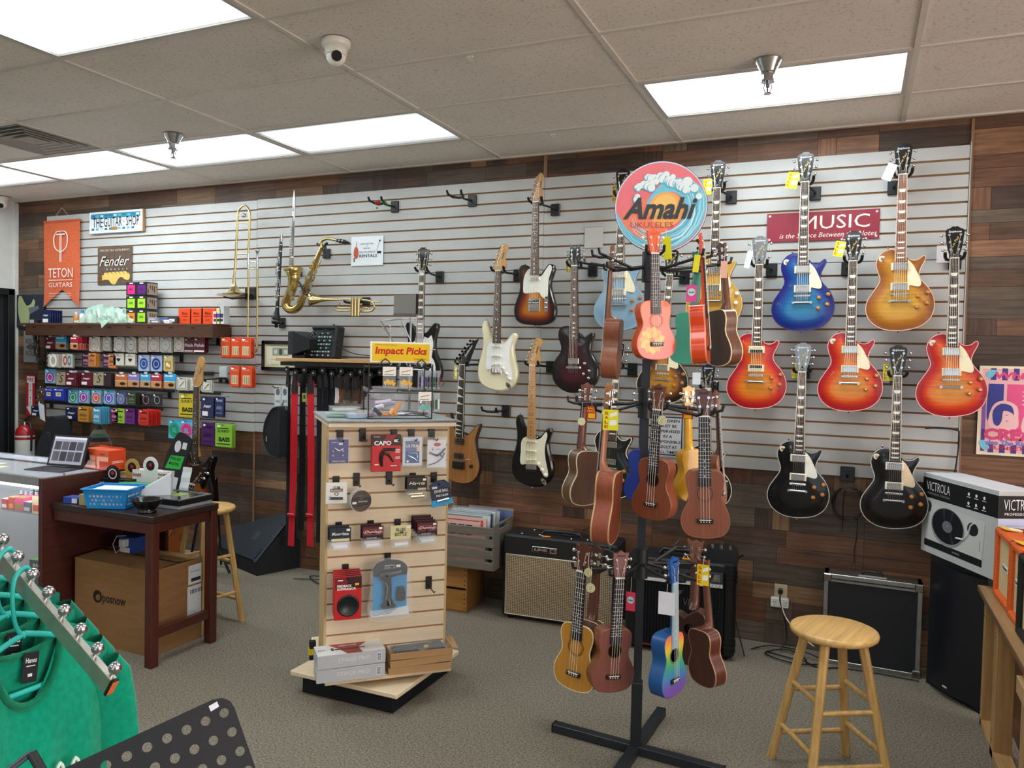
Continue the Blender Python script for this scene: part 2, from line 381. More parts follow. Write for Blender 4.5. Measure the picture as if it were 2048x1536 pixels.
# ceiling lights
lw = ['bright white lay-in ceiling light, centre one of the row near the back wall',
      'ceiling light behind the chrome sprinkler at the left', 'fully bright ceiling light left of the sprinkler light, under the air vent', 'ceiling light cut off at the far left edge of the ceiling',
      'ceiling light at the right above the hanging guitars, with a chrome sprinkler in front', 'large near ceiling light at the top left corner']
for i, (col, row) in enumerate(lights):
    x, y = GX + (col + .5) * W4, GY - (row + .5) * W2
    t = thing('ceiling_light', lw[i] if i < len(lw) else 'ceiling light out of view behind the photographer', 'ceiling light', (x, y, ZC), group=None if i < len(lw) else 'ceiling lights behind the photographer')
    q = MB('satin', 'bdb9b4'); a_, b_ = W4 / 2 - .012, W2 / 2 - .012
    for sx, sy, px_, py_ in ((2 * a_, .022, 0, b_ - .011), (2 * a_, .022, 0, -b_ + .011), (.022, 2 * b_ - .044, a_ - .011, 0), (.022, 2 * b_ - .044, -a_ + .011, 0)): q.box(px_, py_, .006, sx, sy, .012)
    q.build('frame', t)
    q = MB('diffuser'); g = {0: .40, 1: .5, 2: 1.5, 3: .5, 4: 1.3, 5: 1.4}.get(i, .55); q.col = (.9, .95, .95, g)
    q.quad((-a_ + .02, b_ - .02, .010), (a_ - .02, b_ - .02, .010), (a_ - .02, -b_ + .02, .010), (-a_ + .02, -b_ + .02, .010)); q.build('diffuser', t)
# air vent
t = thing('air_vent', 'square louvred air vent in the ceiling at the left', 'air vent', (GX - W2 / 2, GY - 1.5 * W2, ZC))
q = MB('matte', '8d8a86')
q.quad((-.3, .3, .05), (.3, .3, .05), (.3, -.3, .05), (-.3, -.3, .05)); q.build('backing', t)
for k, r in enumerate((.285, .235, .185, .135, .085)):
    q = MB('satin', 'b5b1aa'); w_ = .02; z0, z1 = .0, .03
    for a in range(4):
        q.push(RZ(90 * a)); q.quad((-r, r, z0), (r, r, z0), (r - .035, r - .035, z1), (-r + .035, r - .035, z1)); q.quad((-r, r, z0), (-r + .008, r - .008, z0), (r - .008, r - .008, z0), (r, r, z0)); q.pop()
    q.build('louvre', t)
q = MB('satin', 'bdb9b2'); q.box(0, 0, .018, .07, .07, .006); q.build('centre_plate', t)
# sprinklers
def sprinkler(x, y, label):
    t = thing('fire_sprinkler', label, 'sprinkler', (x, y, ZC))
    q = MB('metal', 'c9c9cc'); q.lathe([(.058, 0), (.056, -.004), (.032, -.05), (.030, -.055), (.0, -.055)], n=24); q.build('escutcheon', t)
    q = MB('metal', 'b9bcc2'); q.cyl((0, 0, -.05), (0, 0, -.085), .026, .024, 6, smooth=False); q.cyl((0, 0, -.085), (0, 0, -.095), .03, .03); q.build('fitting', t)
    q = MB('metal', 'a9abb5'); q.cyl((0, 0, -.09), (0, 0, -.118), .009); q.tube([(-.013, 0, -.1), (-.018, 0, -.12), (-.008, 0, -.142)], .003); q.tube([(.013, 0, -.1), (.018, 0, -.12), (.008, 0, -.142)], .003); q.cyl((0, 0, -.142), (0, 0, -.147), .016, .018); q.use('gloss', '8a2030'); q.cyl((0, 0, -.115), (0, 0, -.14), .004); q.build('sprinkler_head', t)
sprinkler(-3.96, 3.64, 'chrome fire sprinkler on the ceiling at the left, below the far lights'); sprinkler(-.403, 3.664, 'chrome fire sprinkler on the ceiling at the right light')
# dome cameras
def dome(loc, label, dirv, rx=0):
    t = thing('security_camera', label, 'security camera', loc, (0, 0, 0))
    q = MB('satin', 'dcd8cd'); q.lathe([(.062, 0), (.062, -.02), (.056, -.028), (.05, -.03), (.046, -.055), (.043, -.065), (0.0, -.066)], n=28); q.build('housing', t)
    q = MB('satin', 'e8e6e0'); q.sphere((0, 0, -.062), .043, 12); q.build('ball', t)
    q = MB('gloss', '101012'); d = Vector(dirv).normalized(); c0 = Vector((0, 0, -.062)); q.cyl(c0 + d * .03, c0 + d * .046, .024, .022); q.use('gloss', '32121a')
    a = d.orthogonal().normalized(); bb = d.cross(a)
    for k in range(10): p = c0 + d * .0462 + (a * cos(k * .628) + bb * sin(k * .628)) * .017; q.cyl(p, p + d * .0015, .0035, n=8)
    q.build('lens', t)
dome((-2.10, 2.80, ZC), 'white dome security camera on the ceiling between two lights', (.65, -.75, -.35)); dome((-7.12, 4.62, ZC), 'white dome camera in the far left ceiling corner', (.6, -.7, -.5))
for u, v, lb in ((940, 112, 'tiny clear plastic ceiling hook near the dome camera'), (1106, 268, 'tiny clear plastic ceiling hook near the back wall')):
    p = atz(u, v, ZC); q = MB('milky', 'f0f0ea'); q.box(0, 0, -.004, .03, .012, .008); q.tube([(0, 0, -.008), (0, 0, -.022), (.008, 0, -.028), (.014, 0, -.02)], .002, 6); solo(q, 'ceiling_hook', lb, 'hook', (p.x, p.y, ZC))

# slatwall panels
PT, SL = 2.861, .0762
xs = (-6.80, -4.345, -1.922, .518); pw = ['left', 'middle', 'right']
desc = {(0, 0): 'upper white slatwall panel behind the orange banner and the licence plate sign', (1, 0): 'upper white slatwall panel behind the saxophone', (2, 0): 'upper white slatwall panel behind the red music sign',
        (0, 1): 'lower grey-white slatwall panel behind the string packets', (1, 1): 'lower grey-white slatwall panel behind the cream guitar', (2, 1): 'lower grey-white slatwall panel at the right behind the cherry guitars'}
for i in range(3):
    for j in range(2):
        n0, n1 = (0, 8) if j == 0 else (8, 24)
        x0, x1 = xs[i] + .001, xs[i + 1] - .001; dz = (-.004, .0, -.002)[i]
        q = MB('matte', '84603f'); q.box((x0 + x1) / 2, WALL + .0135, PT - (n0 + n1) / 2 * SL + dz, x1 - x0, .011, (n1 - n0) * SL - .002)
        q.S('b7b8b6')
        for k in range(n0, n1):
            zt, zb = PT - k * SL + dz - .0055, PT - (k + 1) * SL + dz + .0055
            if k == n0: zt += .004
            if k == n1 - 1: zb -= .003
            q.box((x0 + x1) / 2, WALL + .004, (zt + zb) / 2, x1 - x0, .008, zt - zb, .001)
        solo(q, 'slatwall_panel', desc[(i, j)], 'wall panel')
q = MB('satin', 'b0b0ac'); q.box(0, 0, 0, .006, .012, 1.85); solo(q, 'panel_edge_strip', 'thin metal strip down the right edge of the slatwall', 'trim', (.522, WALL + .004, PT - .915))
# ================================================================ INSTRUMENTS
def lerp(a, b, t): return tuple(p + (q - p) * t for p, q in zip(a, b))
def ramp(stops):
    st = [(d, L(c)) for d, c in stops]
    def f(x, z, d):
        if d <= st[0][0]: return st[0][1]
        for (a, ca), (b, cb) in zip(st, st[1:]):
            if d <= b: return lerp(ca, cb, (d - a) / (b - a))
        return st[-1][1]
    return f
def const(c): return ramp([(0, c)])
def offset(pts, d):
    n = len(pts); out = []
    for i in range(n):
        a, b = pts[i - 1], pts[(i + 1) % n]; tx, tz = b[0] - a[0], b[1] - a[1]; l = sqrt(tx * tx + tz * tz) or 1
        out.append((pts[i][0] + tz / l * d, pts[i][1] - tx / l * d))
    return out
def area(p): return sum(p[i - 1][0] * p[i][1] - p[i][0] * p[i - 1][1] for i in range(len(p))) / 2
_cap = {}
def cap_geo(key, pts, step, holes=()):
    """triangulated plate inside pts (counter-clockwise) with distances to the rim"""
    if key in _cap: return _cap[key]
    n = len(pts); xs = [p[0] for p in pts]; zs = [p[1] for p in pts]
    def dist(x, z):
        m = 1e9
        for i in range(n):
            ax, az = pts[i - 1]; bx, bz = pts[i]; dx, dz = bx - ax, bz - az; t = ((x - ax) * dx + (z - az) * dz) / (dx * dx + dz * dz + 1e-12)
            t = 0 if t < 0 else 1 if t > 1 else t; q = (x - ax - t * dx) ** 2 + (z - az - t * dz) ** 2
            if q < m: m = q
        return sqrt(m)
    def inside(x, z):
        c = False
        for i in range(n):
            ax, az = pts[i - 1]; bx, bz = pts[i]
            if (az > z) != (bz > z) and x < (bx - ax) * (z - az) / (bz - az) + ax: c = not c
        return c
    V = [Vector(p) for p in pts]; E = [(i, (i + 1) % n) for i in range(n)]
    for hx, hz, hr in holes:
        b = len(V); k = 24
        for i in range(k): V.append(Vector((hx + hr * cos(2 * pi * i / k), hz + hr * sin(2 * pi * i / k)))); E.append((b + i, b + (i + 1) % k))
    x = min(xs) + step / 2
    while x < max(xs):
        z = min(zs) + step / 2
        while z < max(zs):
            if inside(x, z) and dist(x, z) > step * .45 and all((x - hx) ** 2 + (z - hz) ** 2 > (hr + step * .4) ** 2 for hx, hz, hr in holes): V.append(Vector((x, z)))
            z += step
        x += step
    r = delaunay_2d_cdt(V, E, [list(range(n))], 1, 1e-6)
    vs = [(p.x, p.y) for p in r[0]]; fs = []
    for f in r[2]:
        cx_ = sum(vs[i][0] for i in f) / len(f); cz_ = sum(vs[i][1] for i in f) / len(f)
        if any((cx_ - hx) ** 2 + (cz_ - hz) ** 2 < hr * hr for hx, hz, hr in holes): continue
        fs.append(tuple(f))
    ds = [dist(*p) for p in vs]
    _cap[key] = (vs, fs, ds); return _cap[key]
def body_mesh(q, key, pts, depth, top, side, back, bind=None, dome=0.0, rnd=.004, holes=(), step=.012, topmat='gloss', sidemat='gloss', bindw=.004, coin=None):
    if area(pts) < 0: pts = pts[::-1]
    ins = offset(pts, -rnd) if rnd else pts
    ins2 = offset(pts, -bindw) if bind else ins
    n = len(pts)
    def strip(a, ya, b, yb, smooth=True): q.add([(p[0], ya, p[1]) for p in a] + [(p[0], yb, p[1]) for p in b], [(i, (i + 1) % n, (i + 1) % n + n, i + n) for i in range(n)], smooth)
    if bind:
        q.S(bind); strip(ins2, 0, pts, 0.0); strip(pts, 0, pts, .005)
        q.use(sidemat, side); strip(pts, .005, pts, depth - rnd); strip(pts, depth - rnd, ins, depth); ti = ins2
    else:
        q.use(sidemat, side); strip(ins, 0, pts, rnd); strip(pts, rnd, pts, depth - rnd); strip(pts, depth - rnd, ins, depth); ti = ins
    vs, fs, ds = cap_geo(key, ti, step, holes)
    q.use(topmat); cols = [top(v[0], v[1], d) for v, d in zip(vs, ds)]
    def hgt(d): t = min(d / .065, 1); return -dome * t * t * (3 - 2 * t)
    q.add([(v[0], hgt(d), v[1]) for v, d in zip(vs, ds)], fs, dome > 0, cols)
    q.use(sidemat, back); vb, fb, db = cap_geo(key + 'b', ins, .08)
    q.add([(v[0], depth, v[1]) for v in vb], [f[::-1] for f in fb])
LP = [(-.0295,-.391),(-.0596,-.390),(-.0898,-.405),(-.1116,-.436),(-.1178,-.469),(-.109,-.507),(-.098,-.541),(-.1035,-.570),(-.129,-.612),(-.154,-.654),(-.1638,-.696),(-.159,-.733),(-.139,-.771),(-.104,-.80),(-.062,-.817),(0,-.822),(.062,-.813),(.107,-.796),(.144,-.763),(.1615,-.725),(.1675,-.687),(.1614,-.645),(.1427,-.6035),(.119,-.574),(.0995,-.549),(.0913,-.524),(.098,-.4945),(.1135,-.461),(.1205,-.440),(.115,-.427),(.1035,-.429),(.085,-.444),(.059,-.448),(.0395,-.438),(.030,-.4275)]
STRAT = [(-.031,-.432),(-.052,-.399),(-.068,-.369),(-.0767,-.341),(-.085,-.325),(-.104,-.327),(-.116,-.347),(-.1186,-.3785),(-.111,-.4227),(-.108,-.467),(-.112,-.511),(-.1224,-.555),(-.135,-.599),(-.1416,-.6435),(-.1394,-.6877),(-.1256,-.7256),(-.093,-.757),(-.0486,-.776),(0,-.784),(.052,-.782),(.096,-.7666),(.127,-.738),(.145,-.700),(.148,-.6625),(.14,-.618),(.126,-.574),(.1155,-.53),(.113,-.492),(.123,-.454),(.135,-.4227),(.128,-.4038),(.111,-.402),(.093,-.413),(.075,-.435),(.057,-.454),(.041,-.462),(.03,-.454)]
TELE = [(-.034,-.4227),(-.0615,-.402),(-.099,-.402),(-.119,-.43),(-.119,-.471),(-.107,-.5266),(-.113,-.582),(-.136,-.644),(-.1456,-.693),(-.134,-.748),(-.094,-.779),(-.025,-.79),(.058,-.79),(.12,-.769),(.144,-.72),(.141,-.665),(.12,-.596),(.104,-.5335),(.1136,-.485),(.13,-.4365),(.122,-.405),(.094,-.399),(.07,-.4227),(.043,-.457),(.027,-.46)]
PRS = [(-.029,-.378),(-.07,-.376),(-.104,-.396),(-.11,-.444),(-.092,-.4986),(-.096,-.54),(-.13,-.587),(-.149,-.649),(-.142,-.717),(-.1,-.765),(-.05,-.789),(0,-.795),(.084,-.779),(.138,-.735),(.155,-.675),(.148,-.615),(.122,-.567),(.104,-.526),(.11,-.471),(.124,-.437),(.115,-.4167),(.0875,-.43),(.06,-.447),(.033,-.4235)]
_sg = [(-.03,-.415),(-.05,-.40),(-.075,-.37),(-.098,-.348),(-.118,-.35),(-.124,-.375),(-.113,-.42),(-.104,-.47),(-.106,-.52),(-.125,-.57),(-.15,-.62),(-.163,-.67),(-.155,-.725),(-.12,-.765),(-.06,-.785),(0,-.79)]
SG = _sg + [(-x, z) for x, z in _sg[-2::-1]]
JAX = STRAT[:27] + [(.112,-.49),(.121,-.45),(.134,-.412),(.137,-.385),(.125,-.382),(.104,-.40),(.082,-.428),(.06,-.45),(.041,-.458),(.03,-.45)]
BASSO = [(x * 1.1, (z + .43) * 1.12 - .50) for x, z in STRAT]
_lh = [(.0215,0),(.024,.02),(.030,.04),(.036,.07),(.0405,.11),(.043,.138),(.037,.150),(.024,.155),(.010,.165),(0,.162)]
def mir(h): return h + [(-x, z) for x, z in h[::-1] if abs(x) > 1e-6]
HEADS = {'lp': (mir(_lh), .165, '33'),
 'strat': ([(.02,0),(.038,.0128),(.053,.0255),(.050,.054),(.043,.096),(.050,.118),(.063,.14),(.063,.158),(.048,.172),(.029,.172),(.013,.16),(-.031,.036),(-.036,.026),(-.02,0)], .172, '6'),
 'tele': ([(.02,0),(.036,.012),(.044,.03),(.041,.055),(.036,.09),(.035,.12),(.045,.147),(.045,.170),(.03,.185),(.013,.172),(.004,.15),(-.028,.035),(-.030,.02),(-.02,0)], .185, '6'),
 'prs': (mir([(.021,0),(.027,.018),(.035,.045),(.033,.085),(.030,.115),(.034,.134),(.015,.120),(0,.112)]), .134, '33'),
 'jax': ([(.021,0),(.045,.02),(.052,.04),(.088,.134),(.107,.172),(.066,.152),(-.028,.046),(-.034,.03),(-.02,0)], .172, '6'),
 'bass': ([(.02,0),(.04,.015),(.05,.04),(.045,.08),(.055,.13),(.062,.165),(.055,.19),(.035,.205),(.015,.195),(.006,.17),(-.03,.045),(-.035,.03),(-.02,0)], .205, '4')}
BODIES = {'lp': LP, 'strat': STRAT, 'tele': TELE, 'prs': PRS, 'sg': SG, 'jax': JAX, 'bass': BASSO}
BOT = {'lp': .822, 'strat': .784, 'tele': .79, 'prs': .795, 'sg': .79, 'jax': .784, 'bass': .92}
def fretz(n, sc=.628): return -sc * (1 - 2 ** (-n / 12))
def electric(name, label, A, B, y, o, group=None, cat='electric guitar'):
    bt, hd = o['body'], o['head']; hpts, hl, tun = HEADS[hd]; tot = hl + BOT[bt]
    pa, pb = at(*A, y), at(*B, y); s = (pa - pb).length / tot
    th = atan2(pa.x - pb.x, pa.z - pb.z); hx = sum(p[0] for p in hpts if p[1] > hl - .012) / max(1, len([1 for p in hpts if p[1] > hl - .012])); th -= atan2(hx, tot)
    d = Vector((sin(th), 0, cos(th))); R = Vector((cos(th), 0, -sin(th)))
    nut = pa - d * hl * s - R * hx * s
    t = thing(name, label, cat, nut, (0, th, 0), group); t.scale = (s, s, s)
    sc = o.get('scale', .628); nf = o.get('frets', 22); fe = o.get('fbend', fretz(nf, sc) - .004); fin = o.get('finish', 'gloss')
    # body
    q = MB(); out = spline(BODIES[bt], 3)
    body_mesh(q, bt + ('B' if o.get('bind') else '') , out, .046, o['top'], o['side'], o.get('back', o['side']), o.get('bind'), o.get('dome', 0), o.get('rnd', .005), topmat=o.get('topmat', fin), sidemat=fin)
    body = q.build('body', t)
    # neck
    q = MB('satin', o.get('neck', '7a4a2c')); zb = o.get('heel', -.40); prof = []
    for z, w, dp in ((0, .0215, .014), (-.03, .0225, .015), (zb + .05, .027, .018), (zb, .028, .03), (zb - .02, .028, .034)):
        prof.append([(w * cos(pi * k / 8), -.012 + dp * sin(pi * k / 8) * 1.4, z) for k in range(9)])
    vs = [p for r in prof for p in r]; fs = [(i * 9 + k, i * 9 + k + 1, (i + 1) * 9 + k + 1, (i + 1) * 9 + k) for i in range(4) for k in range(8)]; q.add(vs, fs, True)
    q.quad(*prof[0]); neck = q.build('neck', t)
    yf = o.get('yf', -.018)
    q = MB('satin', o.get('fb', '3a2a22')); w0, w1 = .0215, .028
    def hw(z): return w0 + (w1 - w0) * min(1, z / (fe or -1))
    q.add([(-w0, yf, 0), (w0, yf, 0), (w1, yf, fe), (-w1, yf, fe), (-w0, -.010, 0), (w0, -.010, 0), (w1, -.004, fe), (-w1, -.004, fe)], [(3, 2, 1, 0), (0, 1, 5, 4), (1, 2, 6, 5), (2, 3, 7, 6), (3, 0, 4, 7)])
    if o.get('fbind'):
        q.S(o['fbind'])
        for sg in (-1, 1): q.quad((sg * w0, yf - .0004, 0), (sg * w1, yf - .0004, fe), (sg * (w1 - .0022), yf - .0004, fe), (sg * (w0 - .0022), yf - .0004, 0))
    q.S('ece6d4'); q.box(0, yf - .001, .001, .043, .004, .005)
    q.C('9a9a9a')
    for k in range(1, nf + 1):
        z = fretz(k, sc)
        if z > fe: q.box(0, yf - .0006, z, 2 * hw(z) - .002, .0012, .0016)
    ik = o.get('inlay', 'dot'); q.S(o.get('inlaycol', 'f2efe6'))
    for k in ((3, 5, 7, 9, 12, 15, 17, 19, 21) if ik != 'block' else (1, 3, 5, 7, 9, 12, 15, 17, 19)):
        za, zb_ = fretz(k - 1, sc), fretz(k, sc); zm = (za + zb_) / 2; hh = (za - zb_) * (.28 if ik == 'trap' else .3); ww = hw(zm)
        if zb_ < fe: continue
        if ik == 'dot':
            if k == 12:
                for sx in (-.008, .008): q.disc(sx, zm, .0036, yf - .0006, 10)
            else: q.disc(0, zm, .0036, yf - .0006, 10)
        elif ik == 'trap': q.quad((-ww * .72, yf - .0006, zm + hh), (ww * .72, yf - .0006, zm + hh), (ww * .55, yf - .0006, zm - hh), (-ww * .55, yf - .0006, zm - hh))
        elif ik == 'block': q.rect(-ww * .7, zm - hh, ww * .7, zm + hh, yf - .0006)
        elif ik == 'shark': q.quad((-ww * .9, yf - .0006, zm - hh * 1.3), (ww * .9, yf - .0006, zm - hh * 1.3), (-ww * .9, yf - .0006, zm + hh * 1.3))
        elif ik == 'bird':
            q.quad((-.012, yf - .0006, zm + .004), (-.004, yf - .0006, zm - .001), (.001, yf - .0006, zm + .006), (.003, yf - .0006, zm - .001), (.012, yf - .0006, zm + .003), (.004, yf - .0006, zm - .006), (-.003, yf - .0006, zm - .006))
    q.build('fretboard', neck)
    # headstock
    q = MB(fin, o.get('hcol', '101010')); hp = spline(hpts, 2) if hd in ('lp', 'strat', 'tele', 'bass') else hpts
    if area(hp) < 0: hp = hp[::-1]
    q.prism(hp, -.012, .003)
    if o.get('hbind'):
        q.S(o['hbind']); n = len(hp); i2 = offset(hp, -.0022); q.add([(p[0], -.0124, p[1]) for p in hp] + [(p[0], -.0124, p[1]) for p in i2], [(i, (i + 1) % n, (i + 1) % n + n, i + n) for i in range(n)])
    for tx in o.get('logo', ()):
        q.S(tx[6] if len(tx) > 6 else 'e9e9e9'); ang = tx[5] if len(tx) > 5 else 0
        q.push(T(tx[1], 0, tx[2]) @ RY(ang)); q.text(tx[0], 0, 0, tx[3], tx[4], -.0128, .25, .012); q.pop()
    if hd == 'lp' and o.get('trc', True):
        q.use('gloss', '0b0b0b'); q.poly([(-.009, .008), (.009, .008), (.011, .02), (0, .036), (-.011, .02)], -.0132); q.S('dcdcdc'); q.text('LP', 0, .018, .009, .006, -.0137)
    head = q.build('headstock', t)
    tc = o.get('tuner', 'd5d5d8'); yb = o.get('button', tc)
    if tun == '33': posts = [(sx * (.018 + k * .004), .045 + k * .038, sx) for k in range(3) for sx in (-1, 1)]
    elif tun == '6':
        if hd == 'jax': posts = [(-.019 + k * .0185, .04 + k * .0235, -1) for k in range(6)]
        else: posts = [(-.013 + k * .0085, .032 + k * .0255, -1) for k in range(6)]
    else: posts = [(-.008 + k * .011, .045 + k * .036, -1) for k in range(4)]
    if hd == 'prs': posts = [(sx * (.02), .045 + k * .026, sx) for k in range(3) for sx in (-1, 1)]
    for px_, pz, sx in posts:
        q = MB('metal', tc); q.cyl((px_, -.012, pz), (px_, -.0145, pz), .0062, n=12); q.cyl((px_, -.0145, pz), (px_, -.022, pz), .0036, n=8)
        ex_ = px_ + sx * (.028 if tun == '33' else .026)
        q.cyl((px_ + sx * .012, .004, pz), (ex_, .004, pz), .0022, n=6); q.use('metal' if yb == tc else 'satin', yb); q.sphere((ex_ + sx * .006, .004, pz), .0085, 5, 1.0); q.build('tuning_peg', head)
    # hardware
    dm = -o.get('dome', 0); yS = yf - .004; br = o.get('bridge', -sc)
    pg = o.get('guard')
    if pg:
        q = MB('gloss', pg[0]); pp = spline(pg[1], 3); pp = pp if area(pp) > 0 else pp[::-1]; yg = pg[2] if len(pg) > 2 else -.0025; q.prism(pp, yg - .002, yg + .0003)
        q.S('5a5a5a')
        for a in pp[::9]: q.disc(a[0] * .94, a[1] + (.006 if a[1] < -.6 else -.004), .0018, yg - .0026, 6)
        q.build('pickguard', t)
    for kind, zc, tilt in o['pickups']:
        q = MB(); q.push(T(0, 0, zc) @ RY(tilt))
        if kind[0] == 'h':
            ring = o.get('pring', 'e8dcb8')
            if ring: q.S(ring); q.box(0, dm - .004, 0, .088, .010, .040, .001)
            cc = {'c': ('metal', 'c6c6c6'), 'g': ('metal', 'c8a040'), 'k': ('satin', '121212'), 'z': ('satin', 'eadfbf'), 'q': ('metal', '9a9a94')}[kind[1]]
            q.use(*cc); q.box(0, dm - .0105, 0, .069, .007, .036, .0015)
            if kind[1] == 'z': q.S('111111'); q.box(0, dm - .0143, -.009 if zc > -.52 else .009, .067, .001, .017)
            q.C('8a8a86' if kind[1] != 'k' else 'b0b0b0')
            for k in range(6): q.disc(-.025 + k * .010, .009, .0024, dm - .0150, 8)
            if kind[1] in 'kz':
                for k in range(6): q.disc(-.025 + k * .010, -.009, .0024, dm - .0150, 8)
        else:
            q.S(kind[1:] or 'f4f2ea'); q.box(0, -.009, 0, .072 if kind[0] == 's' else .078, .012, .014 if kind[0] == 's' else .018, .003)
            q.C('77777a')
            for k in range(6): q.disc(-.025 + k * .010, 0, .0026, -.0156, 8)
            if kind[0] == 't': q.C('c8c8c8'); q.box(0, -.012, 0, .060, .008, .018, .004)
        q.pop(); q.build('pickup', t)
    for bk in o['bridges']:
        q = MB('metal', o.get('hw', 'cbcbcd'))
        if bk == 'tom':
            q.box(0, dm - .013, br, .088, .008, .011, .003)
            for k in range(6): q.box(-.027 + k * .0108, dm - .0185, br, .006, .004, .012, .0015)
            for sx in (-1, 1): q.cyl((sx * .039, dm, br), (sx * .039, dm - .014, br), .005, n=10)
        elif bk == 'tail':
            q.tube([(-.048, dm - .012, br - .038), (.048, dm - .012, br - .038)], .0068, 8)
            for sx in (-1, 1): q.cyl((sx * .046, dm, br - .038), (sx * .046, dm - .018, br - .038), .0075, n=10)
        elif bk == 'wrap':
            q.box(0, dm - .012, br, .10, .012, .017, .005); q.C('9a9a9a')
            for k in range(6): q.box(-.026 + k * .0105, dm - .0185, br, .005, .002, .013)
        elif bk == 'trem':
            q.box(0, -.006, br - .006, .075, .004, .035, .001)
            for k in range(6): q.box(-.027 + k * .0108, -.011, br - .002, .009, .007, .028, .001)
        elif bk == 'ash':
            q.box(0, -.005, br - .012, .078, .003, .084, .001); q.box(-.037, -.009, br - .012, .003, .01, .084); q.box(.037, -.009, br - .012, .003, .01, .084); q.C('bdbdbd')
            for k in range(3): q.cyl((-.024 + k * .024 - .01, -.012, br), (-.024 + k * .024 + .01, -.012, br), .005, n=8)
            q.S('202020'); q.push(T(0, 0, br + .008) @ RY(-12)); q.box(0, -.011, 0, .07, .009, .018, .003); q.pop()
        elif bk == 'floyd':
            q.S('15151a'); q.box(0, -.010, br - .012, .088, .014, .05, .002)
            for k in range(6): q.box(-.027 + k * .0108, -.020, br, .009, .009, .022, .001)
            q.C('9a9aa0'); q.tube([(.03, -.014, br), (.05, -.02, br + .03), (.10, -.022, br + .035)], .002, 6)
        elif bk == 'bass': q.box(0, -.006, br - .01, .08, .004, .05, .001); [q.box(-.028 + k * .0187, -.012, br, .014, .008, .03, .001) for k in range(4)]
        q.build('tailpiece' if bk == 'tail' else 'bridge', t)
    for kx, kz in o.get('knobs', ()):
        ks = o.get('knobstyle', 'amber'); q = MB()
        if ks == 'amber': q.use('gloss', 'b5702e'); q.lathe([(.0125, 0), (.0115, .006), (.0085, .015), (.0075, .0165), (0, .0165)], (kx, dm * .8, kz), (0, -1, 0), 16); q.C('d8c088'); q.cyl((kx, dm * .8 - .0165, kz), (kx, dm * .8 - .0172, kz), .0045, n=10)
        elif ks == 'white': q.S('f2efe4'); q.lathe([(.0125, 0), (.011, .004), (.009, .013), (0, .013)], (kx, -.004, kz), (0, -1, 0), 16); q.C('c0c0c0')
        elif ks == 'black': q.S('101010'); q.lathe([(.012, 0), (.011, .012), (.009, .015), (0, .015)], (kx, dm * .8, kz), (0, -1, 0), 16)
        else: q.C('c9c9c9'); q.lathe([(.0095, 0), (.0095, .013), (.0085, .015), (0, .015)], (kx, dm * .8 - .002, kz), (0, -1, 0), 16)
        q.build('knob', t)
    if o.get('toggle'):
        kx, kz = o['toggle']; q = MB('satin', 'eadfc0'); q.cyl((kx, -.001, kz), (kx, -.003, kz), .016, n=20); q.C('c8c0a0'); q.cyl((kx, -.003, kz), (kx, -.006, kz), .008, n=12); q.cyl((kx, -.005, kz), (kx + .004, -.018, kz - .004), .0025, n=6); q.build('toggle_switch', t)
    if o.get('jack'):
        kx, kz = o['jack']; q = MB('metal', 'cfcfd2'); q.push(T(kx, 0, kz) @ RY(-40)); q.add([(.014 * cos(k * .3927), -.0012, .026 * sin(k * .3927)) for k in range(16)], [tuple(range(16))]); q.C('8a8a8e'); q.disc(0, 0, .008, -.0018, 14); q.S('101010'); q.disc(0, -.002, .0042, -.0024, 12); q.pop(); q.build('jack_plate', t)
    if o.get('plate'):      # control plate of a single-cut with two controls in line
        q = MB('metal', 'cfcfd2'); kx, kz = o['plate']; q.prism(spline([(kx - .011, kz + .05), (kx + .011, kz + .05), (kx + .013, kz), (kx + .011, kz - .055), (kx - .011, kz - .055), (kx - .013, kz)], 3)[::-1], -.004, 0)
        for dz_ in (.0, -.03): q.lathe([(.009, 0), (.009, .012), (0, .014)], (kx, -.004, kz + dz_ - .004), (0, -1, 0), 14)
        q.S('181818'); q.cyl((kx, -.004, kz + .035), (kx + .003, -.02, kz + .03), .004, n=8); q.build('control_plate', t)
    ns = 4 if tun == '4' else 6; sp = .054 / 5 if ns == 6 else .018
    for k in range(ns):
        q = MB('metal', 'd9d6cc'); x0 = (-.0165 + k * .0066) if ns == 6 else (-.015 + k * .010); x1 = (-.027 + k * .0108) if ns == 6 else (-.028 + k * .0187)
        P = posts[k] if tun != '33' else sorted(posts, key=lambda p: (p[2], p[1] * p[2]))[k if k < 3 else k]
        if tun == '33': P = sorted([p for p in posts if p[2] == (-1 if k < 3 else 1)], key=lambda p: p[1])[k if k < 3 else 5 - k]
        if not o.get('nostring'):
            q.tube([(P[0], -.018, P[1]), (x0, yS + .001, 0), (x1, min(dm, 0) - .021, br), (x1, min(dm, 0) - .012, br - .035)], .0006 + .0003 * (1 if k < 3 else 0), 4, caps=False); q.build('string', t)
    for bx, bz in o.get('buttons', ((0, -BOT[bt]), )):
        q = MB('metal', 'c9c9c9'); dx, dz_ = (0, -1) if bz < -.7 else (0, 1); q.lathe([(.003, 0), (.003, .008), (.0065, .010), (.006, .0125), (0, .013)], (bx, .022, bz), (dx, 0, dz_), 12); q.build('strap_button', t)
    return t, nut, s, th
